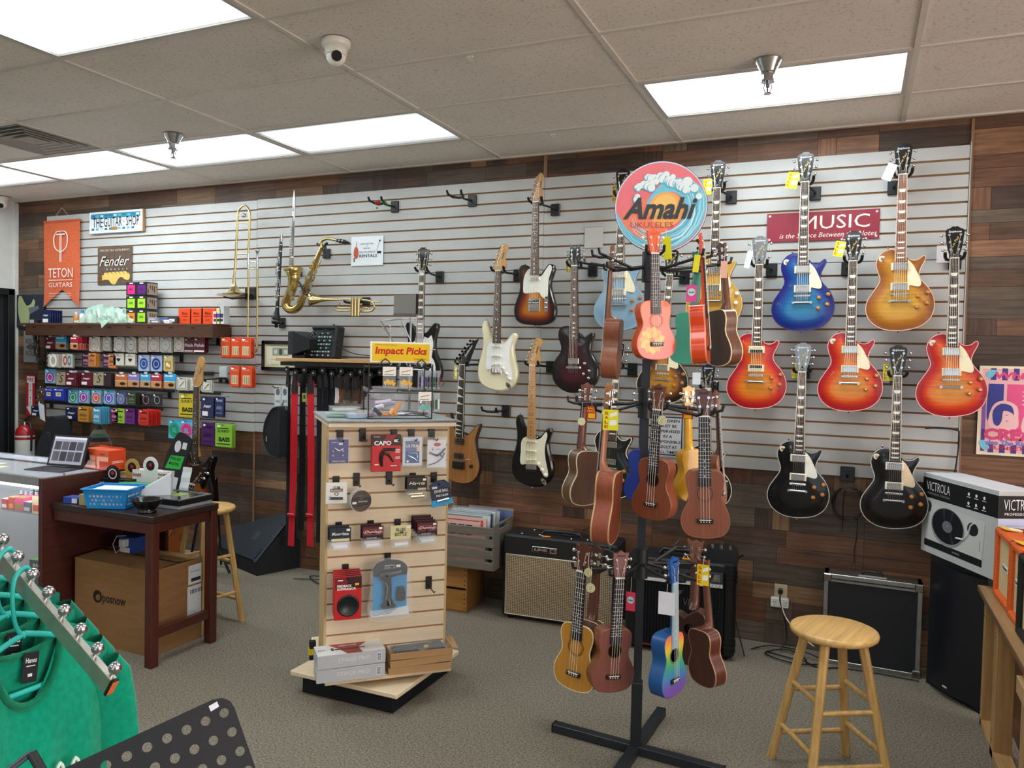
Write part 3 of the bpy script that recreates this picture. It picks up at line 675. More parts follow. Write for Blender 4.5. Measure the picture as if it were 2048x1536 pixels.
def hanger(nut, label, plate_dx=0.0, zoff=0.0, group=None):
    t = thing('guitar_hanger', label, 'guitar hanger', (nut.x + plate_dx, WALL, nut.z), group=group)
    q = MB('satin', '15171b'); q.box(0, -.009, .0 + zoff, .062, .018, .078, .003); q.build('wall_plate', t)
    ya = nut.y - WALL
    q = MB('blackmetal', '0d0d0f'); q.tube([(0, -.015, zoff), (0, -.06, zoff + .003), (-plate_dx, ya + .06, .0)], .007, 8)
    q.tube([(-plate_dx - .045, ya - .035, .026), (-plate_dx - .043, ya - .02, .008), (-plate_dx - .034, ya + .02, -.002), (-plate_dx, ya + .055, -.004), (-plate_dx + .034, ya + .02, -.002), (-plate_dx + .043, ya - .02, .008), (-plate_dx + .045, ya - .035, .026)], .0085, 8)
    q.build('yoke', t)
    return t
YG = 4.64
LPK = dict(body='lp', head='lp', inlay='trap', fbind='efe6cc', dome=.010, bridges=('tom', 'tail'), knobs=((.086, -.640), (.133, -.622), (.083, -.697), (.130, -.677)), toggle=(-.088, -.437), hcol='0c0c0c',
           guard=('eadfbd', [(.0335,-.455),(.040,-.452),(.060,-.475),(.080,-.515),(.094,-.548),(.100,-.575),(.088,-.590),(.050,-.582),(.036,-.578)], -.012),
           pickups=(('hc', -.482, 0), ('hc', -.588, 0)), logo=(('Epiphone', 0, .136, .058, .013, 0), ('Les Paul', .001, .085, .060, .012, -62, 'c9b061')), buttons=((0, -.822), (-.06, -.39)), rnd=.004)
def lp(label, A, B, tagdx=0, **k):
    o = dict(LPK); o.update(k); return electric('electric_guitar', label, A, B, YG, o)
CHERRY = ramp([(0, '9c0d18'), (.018, 'b81220'), (.038, 'd8391b'), (.062, 'e06a14'), (.10, 'e08a14'), (.16, 'e49c22')])
HONEY = ramp([(0, '8a4a1c'), (.02, 'a3601f'), (.045, 'c07f22'), (.08, 'd09a2a'), (.14, 'd8a636')])
BLUE = ramp([(0, '14146a'), (.02, '13237c'), (.045, '144a90'), (.08, '1f72a4'), (.14, '2b86ac')])
CR = 'e9dcbc'
NUTS = {}
def add(key, res, hl, dx=0, zo=0):
    NUTS[key] = res[1]; hanger(res[1], hl, dx, zo)
add('O', lp('honey sunburst single-cut guitar at the top right, highest beside the wood panelling', (1807, 287), (1797, 662), top=HONEY, side='8a4f22', bind='e0b890', neck='a5632e', fb='8a5238', topmat='figured'), 'black wall hanger behind the honey sunburst guitar at the top right', -.035, -.03)
add('P', lp('cherry sunburst single-cut guitar at the far right, overlapping the concert poster', (1910, 453), (1900, 834), top=CHERRY, side='8c1018', bind='f0a8a0', neck='8a1f1c', topmat='figured'), 'black wall hanger of the far right cherry guitar', .02, 0)
add('N', lp('cherry sunburst single-cut guitar in the middle, hanging below the red music sign', (1708, 462), (1697, 823), top=CHERRY, side='8c1018', bind='f0a8a0', neck='8a1f1c', topmat='figured'), 'black wall hanger of the cherry guitar under the red sign', -.03, -.02)
add('L', lp('cherry sunburst guitar without pickguard and with zebra pickups, hanging beside the ukulele stand', (1521, 472), (1510, 818), top=CHERRY, side='8c1018', bind='f0a8a0', neck='5a3020', topmat='figured', guard=None, toggle=None, pickups=(('hz', -.482, 0), ('hz', -.588, 0)), hcol='6d6f72'), 'black wall hanger of the zebra-pickup cherry guitar', .05, -.01)  # the headstock's grey is a reflection put into its colour
add('M', lp('translucent blue burst single-cut guitar with cream pickguard, hanging high', (1612, 305), (1603, 662), top=BLUE, side='141a5c', bind='2a2f6a', neck='3a2a50', topmat='figured'), 'black wall hanger behind the blue burst guitar', .045, -.03)
add('Q', lp('black single-cut guitar with white pickguard and a grey reflection painted on the headstock', (1607, 685), (1593, 1036), top=const('08080b'), side='08080b', bind='b9b8b0', neck='121212', guard=('e4e6da', LPK['guard'][1], -.012), hcol='7e868c', pring='eee8d2'), 'black wall hanger of the lower left black guitar', 0, 0)  # headstock coloured grey to paint in the reflection on its front
add('R', lp('black single-cut guitar with peach-tinted cream pickguard, nearest the turntable box', (1797, 690), (1785, 1058), top=const('08080b'), side='08080b', bind='b9b8b0', neck='121212', guard=('e8cfae', LPK['guard'][1], -.012), pring='eee8d2'), 'black wall hanger of the lower right black guitar', 0, 0)
add('G', lp('metallic pale blue single-cut guitar behind the top ukuleles', (1247, 338), (1237, 661), top=const('7d9db2'), side='6c8ba0', bind='8fa8b6', neck='6a4a34'), 'black wall hanger of the pale blue guitar, behind the round sign', .03, -.02)
add('H', lp('gold single-cut guitar almost hidden behind the teal and orange ukuleles', (1437, 321), (1425, 655), top=const('b58a35'), side='8c6628', bind='c9b080', neck='6a4028', knobstyle='white'), 'black wall hanger of the gold guitar', .055, -.02)
add('I', lp('tobacco sunburst single-cut guitar with cream pickguard, behind the flower ukulele', (1345, 497), (1320, 808), top=ramp([(0, '0d0806'), (.02, '1e0f08'), (.045, '6a3512'), (.075, 'b87a1e'), (.12, 'd09a2c')]), side='0d0806', bind='cfc4a0', neck='3a2418', topmat='figured'), 'black wall hanger of the tobacco sunburst guitar', .05, 0)
add('J', lp('dark green-black single-cut guitar with gold knobs and block inlays, behind the side-on ukulele', (1238, 682), (1218, 997), top=ramp([(0, '050806'), (.03, '0a120e'), (.1, '12241c')]), side='050706', bind='e8e4d0', neck='101010', inlay='block', guard=None, toggle=None, hbind='e0dcc8', trc=False, pickups=(('hc', -.482, 0), ('hc', -.588, 0)), pring=None, topmat='figured'), 'black wall hanger with two arms beside the green-black guitar', .05, -.01)
add('K', lp('black single-cut guitar with cream binding, mostly hidden behind the front mahogany ukulele', (1418, 728), (1412, 1018), top=const('07070a'), side='07070a', bind='e8e4d0', neck='0c0c0c', inlay='block', pring=None, guard=('ece2c4', LPK['guard'][1], -.012), knobstyle='metal', hcol='16202c'), 'black wall hanger of the hidden black guitar', 0, .0)
SGW = [(-.03,-.44),(-.045,-.47),(-.07,-.50),(-.085,-.56),(-.08,-.60),(-.04,-.62),(.03,-.60),(.06,-.56),(.11,-.60),(.125,-.66),(.105,-.68),(.09,-.60),(.10,-.50),(.085,-.43),(.06,-.45),(.03,-.44)]
add('A', electric('electric_guitar', 'black double-horned guitar with white pickguard and bound headstock, behind the display tower', 'electric guitar' and (848, 494), (838, 776), YG, dict(body='sg', head='lp', inlay='block', fbind='ece8da', hbind='e6e0cc', top=const('0a0a0c'), side='0a0a0c', neck='141414', guard=('e8e8e4', SGW), bridges=('tom', 'tail'), pickups=(('hc', -.47, 0), ('hc', -.58, 0)), pring=None, knobs=((.10, -.67), (.12, -.71)), knobstyle='black', hcol='151514', tuner='d8d2b8', buttons=((0, -.79),)))
    , 'black wall hanger of the black double-horned guitar', .035, -.02)
WG = [(-.026,-.462),(-.055,-.47),(-.072,-.50),(-.074,-.56),(-.078,-.62),(-.066,-.645),(-.03,-.638),(.03,-.638),(.06,-.66),(.088,-.705),(.108,-.715),(.118,-.70),(.112,-.66),(.098,-.60),(.092,-.54),(.098,-.49),(.108,-.45),(.10,-.425),(.085,-.44),(.06,-.468),(.03,-.476),(.02,-.465)]
def strat(label, A, B, hl, dx=.03, zo=0, **k):
    o = dict(body='strat', head='strat', inlay='dot', pickups=(('s', -.493, 0), ('s', -.555, 0), ('s', -.612, -9)), bridges=('trem',), bridge=-.648, knobs=((.052, -.632), (.078, -.668), (.100, -.700)), knobstyle='white', jack=(.088, -.745), hcol='c99a5c', neck='c99a5c', rnd=.010, buttons=((0, -.784), (-.094, -.325)), logo=(('Fender', .03, .10, .05, .016, -72, '2a1a0c'),), sc=.648)
    o.update(k); return electric('electric_guitar', label, A, B, YG, o)
add('C', strat('cream double-cut guitar with white pickguard and dark fretboard', (1008, 489), (992, 782), '', top=const('e6dfbe'), side='e0d8b4', guard=('f1f2ef', WG), fb='2a2020', scale=.648), 'black wall hanger to the right of the cream guitar headstock', .06, -.01)
add('D', strat('black double-cut guitar with pale maple neck and cream pickguard', (1076, 677), (1062, 973), '', top=const('060608'), side='060608', guard=('dfdcc4', WG), fb='c9955a', inlaycol='2a1a10', scale=.648, pickups=(('sefe3b8', -.493, 0), ('sefe3b8', -.555, 0), ('sefe3b8', -.612, -9))), 'black wall hanger to the right of the maple neck headstock', .055, -.01)
TG = [(-.028,-.425),(-.055,-.44),(-.075,-.48),(-.08,-.53),(-.078,-.575),(-.06,-.585),(-.03,-.583),(.03,-.58),(.045,-.60),(.07,-.62),(.092,-.60),(.094,-.55),(.098,-.49),(.115,-.44),(.112,-.41),(.097,-.408),(.075,-.435),(.05,-.47),(.028,-.475),(.026,-.455)]
add('B', electric('electric_guitar', 'three-colour sunburst single-cut guitar with mint-white pickguard, hung highest left of the round sign', (1083, 346), (1068, 650), YG, dict(body='tele', head='tele', inlay='dot', top=ramp([(0, '0c0705'), (.012, '160a06'), (.03, '55180c'), (.05, '8a3a10'), (.075, 'b87318'), (.12, 'c98a22')]), side='0a0706', neck='c99a5c', hcol='c99a5c', fb='4a3024', guard=('e9ebdf', TG), pickups=(('t', -.493, 0),), bridges=('ash',), bridge=-.648, scale=.648, plate=(.082, -.645), rnd=.006, buttons=((0, -.79), (-.08, -.402)), logo=(('Fender', .028, .11, .05, .014, -72, '3a2410'),)))
    , 'black wall hanger to the right of the sunburst guitar headstock', .065, -.02)
add('F', electric('electric_guitar', 'black-cherry burst guitar with bird inlays and a notched black headstock', (1151, 489), (1148, 786), YG, dict(body='prs', head='prs', inlay='bird', top=ramp([(0, '0a0407'), (.02, '12050a'), (.05, '2c0710'), (.10, '4a0a16')]), side='0a0508', neck='1a0a0c', hcol='0c0c0e', fb='4a3430', bridges=('wrap',), bridge=-.635, pickups=(('hc', -.595, 0),), pring='15100f', dome=.008, knobs=((.075, -.61), (.105, -.655), (.068, -.675), (.10, -.70)), knobstyle='metal', topmat='figured', buttons=((0, -.795), (-.085, -.385)))
    ), 'black wall hanger to the right of the black-cherry guitar', .06, -.01)
add('E', electric('electric_guitar', 'natural wood guitar with pointed black headstock and sawtooth inlays, right of the display tower', (958, 678), (917, 965), YG, dict(body='jax', head='jax', inlay='shark', fbind='f0efe8', top=const('9c6a38'), side='2a140c', neck='1a1a1a', hcol='0c0c0e', fb='1c1818', frets=24, fbend=-.475, topmat='wood_z', finish='satin', pickups=(('hk', -.505, 0), ('hk', -.60, 0)), pring=None, bridges=('floyd',), bridge=-.648, scale=.648, knobs=((.09, -.66),), knobstyle='black', tuner='1c1c1c', logo=(('Jackson', .040, .088, .092, .018, -56, 'f2f2f2'),), buttons=((0, -.784),)))
    , 'black wall hanger of the natural wood guitar', .06, 0)
# empty hangers
for u, v, lb, dx in ((943, 401, 'empty black wall hanger high on the slatwall, right of the decorated one', -.10), (1011, 822, 'empty black wall hanger left of the black maple-neck guitar', -.09), (788, 413, 'empty wall hanger with small red and green decoration on its arm', -.10)):
    p = at(u, v, 4.80); t = thing('guitar_hanger', lb, 'guitar hanger', (p.x, WALL, p.z)); q = MB('satin', '15171b'); q.box(0, -.009, 0, .062, .018, .08, .003); q.build('wall_plate', t)
    q = MB('blackmetal', '0d0d0f'); q.tube([(0, -.015, 0), (-.02, -.07, 0), (-.03, -.13, .005)], .007, 8); q.tube([(-.085, -.22, .035), (-.08, -.21, .01), (-.07, -.16, .0), (-.03, -.13, -.002), (.01, -.16, 0), (.02, -.21, .012), (.022, -.22, .03)], .008, 8); q.build('yoke', t)
    if v == 413:
        q = MB('fabric', 'a01820')
        for k in range(5): q.sphere((-.05 + random.uniform(-.018, .018), -.15 + random.uniform(-.015, .01), -.01 + random.uniform(-.02, .02)), .011, 4)
        q.use('fabric', '2f9a3a'); q.sphere((-.05, -.16, -.034), .008, 4); q.tube([(-.04, -.15, 0), (.0, -.14, .012), (.02, -.12, -.01)], .006, 6); q.build('decoration', t)

# ---------------------------------------------------------------- ukuleles
_ub = [(.022,-.19),(.045,-.193),(.061,-.205),(.067,-.228),(.063,-.255),(.057,-.278),(.060,-.30),(.073,-.325),(.084,-.355),(.083,-.385),(.068,-.413),(.04,-.426),(0,-.43)]
UB = [(-x, z) for x, z in _ub[:-1]] + _ub[::-1]
UBC = [(-x, z) for x, z in _ub[:-1]] + _ub[::-1][:-5] + [(.057,-.285),(.047,-.262),(.050,-.238),(.064,-.222),(.062,-.212),(.045,-.216),(.030,-.226),(.022,-.224)]
UC = [(-x, z) for x, z in _ub] [:-1] + [(0,-.43)] + [(x, z) for x, z in _ub[-2::-1]]
_uh = {'crown': mir([(.018,0),(.022,.018),(.029,.082),(.0295,.093),(.018,.090),(.008,.096),(0,.102)]), 'flat': mir([(.018,0),(.022,.02),(.030,.09),(.027,.098),(0,.102)]), 'horn': mir([(.018,0),(.022,.03),(.032,.085),(.036,.104),(.018,.094),(0,.102)])}
PSIG = {}
def uke(label, A, B, y, psi, o, group=None):
    pa, pb = at(*A, y), at(*B, y); tot = .532; s = (pa - pb).length / tot; dz = (pa - pb).normalized()
    cam_dir = Vector((-pa.x, -pa.y, 0)).normalized(); right = Vector((-cam_dir.y, cam_dir.x, 0)) ; a = radians(psi)
    f = cam_dir * cos(a) + right * sin(a)      # direction the soundboard faces
    f = (f - dz * f.dot(dz)).normalized(); x = f.cross(dz) * -1; x = dz.cross(f) * -1 if False else (f * -1).cross(dz)
    M = Matrix((( x.x, -f.x, dz.x), (x.y, -f.y, dz.y), (x.z, -f.z, dz.z)))
    nut = pa - dz * .102 * s
    t = thing('ukulele', label, 'ukulele', nut, M.to_euler(), group); t.scale = (s, s, s)
    q = MB(); pts = spline(UBC if o.get('cut') else UC, 3); fin = o.get('mat', 'uke_wood')
    body_mesh(q, 'uk' + ('c' if o.get('cut') else '') + ('b' if o.get('bind') else ''), pts, .062, o['top'], o['side'], o.get('back', o['side']), o.get('bind'), 0, .0025, holes=((0, -.272, .025),), step=.014, topmat=o.get('topmat', fin), sidemat=fin, bindw=.0025)
    body = q.build('body', t)
    if o.get('bind'):       # binding round the back edge
        p2 = offset(pts if area(pts) > 0 else pts[::-1], .0004); q = MB('satin', o['bind']); n = len(p2); q.add([(p[0], .058, p[1]) for p in p2] + [(p[0], .0625, p[1]) for p in p2], [(i, (i + 1) % n, (i + 1) % n + n, i + n) for i in range(n)], True)
        p3 = offset(p2, -.003); q.add([(p[0], .0626, p[1]) for p in p2] + [(p[0], .0626, p[1]) for p in p3], [(i, (i + 1) % n, (i + 1) % n + n, i + n) for i in range(n)]); q.build('back_binding', t)
    q = MB('satin', o.get('ros', '2c1a12')); q.ring(0, -.272, .025, .027, -.0006); q.S(o.get('ros2', '6a4a30')); q.ring(0, -.272, .030, .0325, -.0006); q.build('rosette', body)
    q = MB(fin, o.get('neck', o['side'])); prof = []
    for z, w, dp in ((.004, .018, .010), (-.02, .0182, .012), (-.16, .021, .015), (-.18, .021, .026), (-.192, .020, .05)):
        prof.append([(w * cos(pi * k / 8), -.001 + dp * sin(pi * k / 8), z) for k in range(9)])
    q.add([p for r in prof for p in r], [(i * 9 + k, i * 9 + k + 1, (i + 1) * 9 + k + 1, (i + 1) * 9 + k) for i in range(4) for k in range(8)], True); q.quad(*prof[0]); q.quad(*prof[-1][::-1]); neck = q.build('neck', t)
    fe = -.245 if o.get('long', 1) else -.2
    q = MB('satin', o.get('fb', '1b1a22')); q.add([(-.018, -.005, 0), (.018, -.005, 0), (.022, -.005, fe), (-.022, -.005, fe), (-.018, .0, 0), (.018, 0, 0), (.022, 0, fe), (-.022, 0, fe)], [(3, 2, 1, 0), (0, 1, 5, 4), (1, 2, 6, 5), (2, 3, 7, 6), (3, 0, 4, 7)])
    q.S(o.get('nut', 'f2efe6')); q.box(0, -.0055, .001, .036, .006, .005); q.S('a8a8a8')
    for k in range(1, 16):
        z = fretz(k, .37)
        if z > fe: q.box(0, -.0056, z, .036 + .008 * z / fe - .001, .0014, .0016)
    q.S('e8e4d8')
    for k in (5, 7, 10, 12, 15):
        z = (fretz(k - 1, .37) + fretz(k, .37)) / 2
        if z > fe: q.disc(0, z, .0022, -.0056, 8)
    q.build('fretboard', neck)
    q = MB(fin, o.get('hcol', o['side'])); q.prism(_uh[o.get('hs', 'crown')][::-1] if area(_uh[o.get('hs', 'crown')]) < 0 else _uh[o.get('hs', 'crown')], -.002, .010)
    if o.get('logo', True): q.S(o.get('logocol', '1a0d08')); q.text('Amahi', 0, .083, .036, .009, -.0026, .3, .02)
    head = q.build('headstock', t)
    for k, (hx_, hz) in enumerate(((-.0135, .035), (.0135, .035), (-.017, .066), (.017, .066))):
        sx = 1 if hx_ > 0 else -1; q = MB('metal', 'd6d6d6'); q.cyl((hx_, -.002, hz), (hx_, -.004, hz), .0052, n=12); q.cyl((hx_, -.004, hz), (hx_, -.010, hz), .0026, n=8)
        q.cyl((hx_ + sx * .006, .013, hz), (hx_ + sx * .024, .013, hz), .002, n=6); q.box(hx_, .0125, hz, .012, .007, .02, .001); q.use(*(('satin', o['btn']) if o.get('btn') else ('metal', 'd6d6d6'))); q.sphere((hx_ + sx * .028, .013, hz), .0072, 5); q.build('tuning_peg', head)
    q = MB('satin', o.get('brc', '17110f')); q.box(0, -.004, -.368, .056, .008, .017, .002); q.S('f2f0e8'); q.box(0, -.009, -.364, .040, .004, .0024)
    for k in range(4): q.cyl((-.0145 + k * .0097, -.008, -.371), (-.0145 + k * .0097, -.0095, -.371), .002, n=6)
    q.build('bridge', t)
    posts = ((-.0135, .035), (-.017, .066), (.017, .066), (.0135, .035))
    for k in range(4):
        q = MB('satin', 'ece8e0'); q.tube([(posts[k][0], -.008, posts[k][1]), (-.0125 + k * .0083, -.009, 0), (-.0145 + k * .0097, -.0112, -.364), (-.0145 + k * .0097, -.008, -.371)], .0006, 4, caps=False); q.build('string', t)
    return t, nut, M, s
MAH = '7a4026'
P0 = Vector((-.8, 3.2, 0))
UK = {}
def addu(k, hub, *a): r = uke(*a); UK[k] = (r[1], hub, r[2]); return r
sopr = lambda c: const(c)
addu('u1', 0, 'brown mahogany ukulele hanging edge-on at the left of the top ring', (1224, 490), (1205, 756), 3.12, -98, dict(top=const('8a5234'), side='8a4f33', back='6e3a26', neck='8a5a3c', hcol='8a5a3c'))
FL = lambda x, z, d: lerp(L('f0615e'), L('ef7a52'), min(1, max(0, (z + .42) / .25)))
t, _, _, _ = addu('u2', 0, 'orange and pink ukulele painted with a yellow flower, front of the top ring', (1308, 457), (1314, 719), 3.03, 24, dict(top=FL, side='c8552c', back='c8552c', neck='d8582a', hcol='e0592a', mat='gloss', btn='ece6cf', logocol='c94a22', fb='3a3238', bind='e8734e', ros='2a120c', ros2='d8784a'))
q = MB('gloss', 'f0b25a')
for k in range(11):
    a = k * 2 * pi / 11 + .2; cx0, cz0 = -.02, -.352; ln = .058; w_ = .017
    P_ = [(cx0 + cos(a) * r * ln - sin(a) * w * w_, cz0 + sin(a) * r * ln + cos(a) * w * w_) for r, w in ((.1, -.2), (.45, -1), (.8, -.75), (1, 0), (.8, .75), (.45, 1), (.1, .2))]
    P_ = [(min(max(x, -.076 + (abs(z + .37) > .03) * .012), .079), max(z, -.419 + abs(x) * .25)) for x, z in P_]
    q.K(('f2b95e', 'eea04e')[k % 2]); q.poly(P_, -.0007 - .00005 * k)
q.K('c9722e'); q.disc(-.02, -.352, .012, -.0016, 16); q.build('flower_painting', t)
addu('u3', 0, 'teal green ukulele turned to show its plain back, top ring', (1399, 500), (1378, 729), 3.46, 165, dict(top=const('4fae94'), side='4fae94', back='55b498', neck='3f8f7c', hcol='3f8f7c', mat='satin', btn='e8e4d8'))
addu('u4', 0, 'glossy orange ukulele hanging edge-on at the right of the top ring', (1403, 466), (1418, 727), 3.12, 84, dict(top=const('e0592a'), side='d8481e', back='d8481e', neck='dd4d22', hcol='e2502a', mat='gloss', btn='15100f', bind='f0a080'))
addu('u5', 0, 'dark brown ukulele with cream edging showing its back, right side of the top ring', (1443, 484), (1462, 731), 3.36, 128, dict(top=const('8a5a3c'), side='6e4632', back='4a3226', neck='75452e', hcol='5a3222', bind='e6d6ae'))
addu('m6', 1, 'walnut-brown ukulele with cream edging showing its back, left of the middle ring', (1174, 765), (1152, 1005), 3.36, -142, dict(top=const('8a5a3c'), side='5f412c', back='66483a', neck='6a3a28', hcol='7a4a34', bind='e6d6ae'))
addu('m7', 1, 'reddish brown ukulele hanging edge-on, left front of the middle ring', (1216, 765), (1190, 1081), 2.93, -103, dict(top=const('8a4a30'), side='8c4a32', back='7c3c28', neck='9a6244', hcol='a06a48', bind='c9a070'))
addu('m8', 1, 'mahogany ukulele with black bridge facing front, centre of the middle ring', (1318, 767), (1300, 1040), 2.97, -26, dict(top=const('7c3f27'), side='8a4a34', back='7c4028', neck='7a4430', hcol='6e4232'))
addu('m9', 1, 'royal blue ukulele seen from behind, back of the middle ring', (1288, 772), (1285, 1000), 3.44, 178, dict(top=const('1c3a98'), side='1a3590', back='1c3a98', neck='1b2a66', hcol='1b2450', mat='satin'))
addu('m10', 1, 'bright yellow ukulele turned away behind the front right mahogany one', (1376, 771), (1378, 1000), 3.44, -152, dict(top=const('e0a418'), side='d89a12', back='e0a418', neck='e0a82a', hcol='e0a82a', mat='gloss'))
addu('m11', 1, 'larger mahogany ukulele facing front, right of the middle ring', (1407, 775), (1411, 1077), 3.03, 1, dict(top=const('7e4630'), side='8a5238', back='7c4028', neck='6a3a2c', hcol='5a3630', bind='8a5a44'))
addu('m12', 1, 'brown ukulele turned right with its strings edge-on, right end of the middle ring', (1433, 780), (1447, 1014), 3.25, 76, dict(top=const('a06a50'), side='7a4a34', back='6e3f2c', neck='6e4632', hcol='8a5644'))
addu('b13', 2, 'golden spruce-top ukulele with cream edging, lowest left on the stand', (1168, 1086), (1145, 1381), 2.93, -30, dict(top=const('b9802e'), side='4a2418', back='4a2418', neck='5a3020', hcol='5a3020', bind='e8d8ae', logo=False, ros='6a3a18', ros2='5a2c12', topmat='uke_wood'))
addu('b14', 2, 'dark cutaway ukulele mostly hidden behind the golden spruce one', (1195, 1090), (1175, 1360), 3.38, 160, dict(top=const('8a5a3c'), side='4a2c20', back='55301f', neck='5a3020', hcol='4a2c20', bind='e0cfa0', cut=1))
addu('b15', 2, 'purplish mahogany ukulele with pointed headstock, front of the bottom ring', (1243, 1101), (1224, 1386), 2.93, 24, dict(top=const('744238'), side='7a4a2c', back='7a4a2c', neck='6a3a30', hcol='7c5250'))
RB = [(-.43, '7a4aa0'), (-.385, '6a58b0'), (-.35, '3f86b8'), (-.31, '3fa080'), (-.275, '7ab84a'), (-.245, 'e0c040'), (-.215, 'ea8848'), (-.19, 'e8604e')]
def rainbow(x, z, d):
    for (a, ca), (b_, cb) in zip(RB, RB[1:]):
        if z <= b_: return lerp(L(ca), L(cb), min(1, max(0, (z - a) / (b_ - a))))
    return L(RB[-1][1])
addu('b16', 2, 'blue ukulele with rainbow soundboard turned right, bottom ring', (1349, 1113), (1349, 1393), 2.95, 58, dict(top=rainbow, side='16508c', back='16508c', neck='184a84', hcol='2058a0', mat='satin', nut='9ac8ec', brc='101014', fb='8aa8b8'))
addu('b17', 2, 'dark brown cutaway ukulele seen from behind, right of the bottom ring', (1392, 1080), (1385, 1322), 3.40, 165, dict(top=const('6a3a28'), side='4a2a20', back='3c2018', neck='5f3626', hcol='8a5a48', cut=1, hs='horn'))
addu('b18', 2, 'reddish brown ukulele with its back turned to the front, lowest right on the stand', (1408, 1118), (1428, 1366), 3.20, 132, dict(top=const('8a5a3c'), side='5e3024', back='4e2a1c', neck='7a4a34', hcol='7a4632', bind='b88a6a', hs='horn'))
# the stand
t = thing('ukulele_stand', 'tall black three-tier ukulele stand with cross base', 'instrument stand', P0)
q = MB('blackmetal', '1a1f26'); q.box(0, 0, 1.07, .034, .034, 2.10); pole = q.build('pole', t); pole.rotation_euler = (0, 0, radians(14))
q = MB('blackmetal', '161a20'); q.box(0, 0, .16, .046, .046, .30, .002); o_ = q.build('base_sleeve', t); o_.rotation_euler = (0, 0, radians(14))
dirs = [(Vector((-1.179, 3.231, 0)) - P0), (Vector((-.781, 3.594, 0)) - P0)]; dirs += [-dirs[0] * .98, -dirs[1]]
for d in dirs:
    q = MB('blackmetal', '1d2127'); d = d.copy(); d.z = 0; q.push(T(0, 0, .022) @ Matrix.Rotation(atan2(d.y, d.x), 4, 'Z')); q.box(d.length / 2, 0, 0, d.length, .042, .036, .002); q.S('0a0a0a'); q.box(d.length, 0, 0, .006, .044, .038); q.pop(); q.build('base_leg', t)
hubs = (2.065, 1.50, .827)
for hz in hubs: q = MB('blackmetal', '10141a'); q.cyl((0, 0, hz - .075), (0, 0, hz + .05), .03, n=20); q.build('collar', t)
def arm(target, hub, side):
    d = Vector((target.x - P0.x, target.y - P0.y, 0)); l = max(d.length, .05); u = d / l; hz = hubs[hub]; s_ = Vector((-u.y, u.x, 0)) if side is None else side
    q = MB('blackmetal', '15171b'); zt = target.z - .002; e = u * (l - .028)
    q.tube([u * .02 + Vector((0, 0, hz - .012)), u * .08 + Vector((0, 0, hz - .02)), u * (l * .6) + Vector((0, 0, (hz + zt) / 2 - .01)), e + Vector((0, 0, zt))], .0065, 8)
    c = e + Vector((0, 0, zt)); w_ = .034
    q.tube([c + s_ * w_ + u * .05 + Vector((0, 0, .03)), c + s_ * w_ + u * .045 + Vector((0, 0, .008)), c + s_ * w_ * .8 + u * .015, c, c - s_ * w_ * .8 + u * .015, c - s_ * w_ + u * .045 + Vector((0, 0, .008)), c - s_ * w_ + u * .05 + Vector((0, 0, .03))], .0058, 8)
    q.build('hanger_arm', t)
for k, (nut, hub, M) in UK.items(): arm(nut + Vector((0, 0, .004)), hub, None)
for tgt, hub in ((at(1170, 527, 3.25), 0), (at(1200, 512, 3.05), 0), (at(1208, 1097, 3.42), 2), (at(1362, 1092, 3.40), 2), (at(1152, 805, 3.3), 1)): arm(tgt, hub, None)
# round sign on the stand
R0 = .19; t = thing('round_sign', 'round sign with a curling wave and the words Amahi Ukuleles on top of the stand', 'sign', (-.765, 3.225, 2.303), (radians(-2), 0, radians(14)))
q = MB('satin', '1e2a44'); q.cyl((0, .004, 0), (0, -.006, 0), R0, n=72); q.use('blackmetal', '15171b'); q.box(-.02, .012, -.15, .03, .012, .2); q.build('board', t)
q = MB('satin', 'cfd6e8'); q.ring(0, 0, R0 * .965, R0 * .99, -.0068, 72); q.K('e9707a'); q.disc(0, 0, R0 * .965, -.0066, 72)
def sp2(*p): return spline([(a * R0, b * R0) for a, b in p], 6)
q.K('f0805f'); q.poly(sp2((-.85, -.2), (-.5, .1), (-.2, .2), (.1, .1), (.2, -.3), (.1, -.6), (-.3, -.8), (-.7, -.6)), -.0072)
# wave body
q.K('6fc3da'); q.poly(sp2((.95, .2), (.75, .5), (.35, .62), (.0, .5), (-.3, .1), (-.2, .05), (.05, .28), (.3, .3), (.5, .1), (.48, -.25), (.2, -.55), (-.3, -.72), (-.7, -.5), (-.93, -.15), (-.9, -.35), (-.7, -.68), (-.4, -.87), (0, -.95), (.4, -.86), (.75, -.58), (.93, -.2)), -.0076)
q.K('f2a85a'); q.disc(.12 * R0, -.06 * R0, .38 * R0, -.0078, 48); q.K('f2c266'); q.disc(.10 * R0, .0, .26 * R0, -.0080, 40)
q.K('6fc3da'); q.poly(sp2((.42, .30), (.58, .1), (.62, -.2), (.45, -.5), (.2, -.7), (.5, -.75), (.85, -.3), (.9, .2), (.7, .45)), -.0082)
for k in range(13):      # streaks of the water
    a0 = -2.9 + k * .05; r_ = .60 + (k % 7) * .05; q.K(('a9dfe9', 'd8f0f4', '4fa9cc')[k % 3])
    pts = [((r_ + .03 * sin(j + k)) * R0 * cos(a0 + j * .36), (r_ + .03 * sin(j + k)) * R0 * sin(a0 + j * .36), .006 * sin(pi * j / 9)) for j in range(10)]
    vs = [(x * (1 + w / R0), -.0084 - .00002 * k, z * (1 + w / R0)) for x, z, w in pts] + [(x * (1 - w / R0 * .4), -.0084 - .00002 * k, z * (1 - w / R0 * .4)) for x, z, w in pts]
    q.add(vs, [(i, i + 10, i + 11, i + 1) for i in range(9)])
rnd_ = random.Random(3)
foam = [(.55, .52, .12), (.7, .38, .10), (.8, .2, .08)]
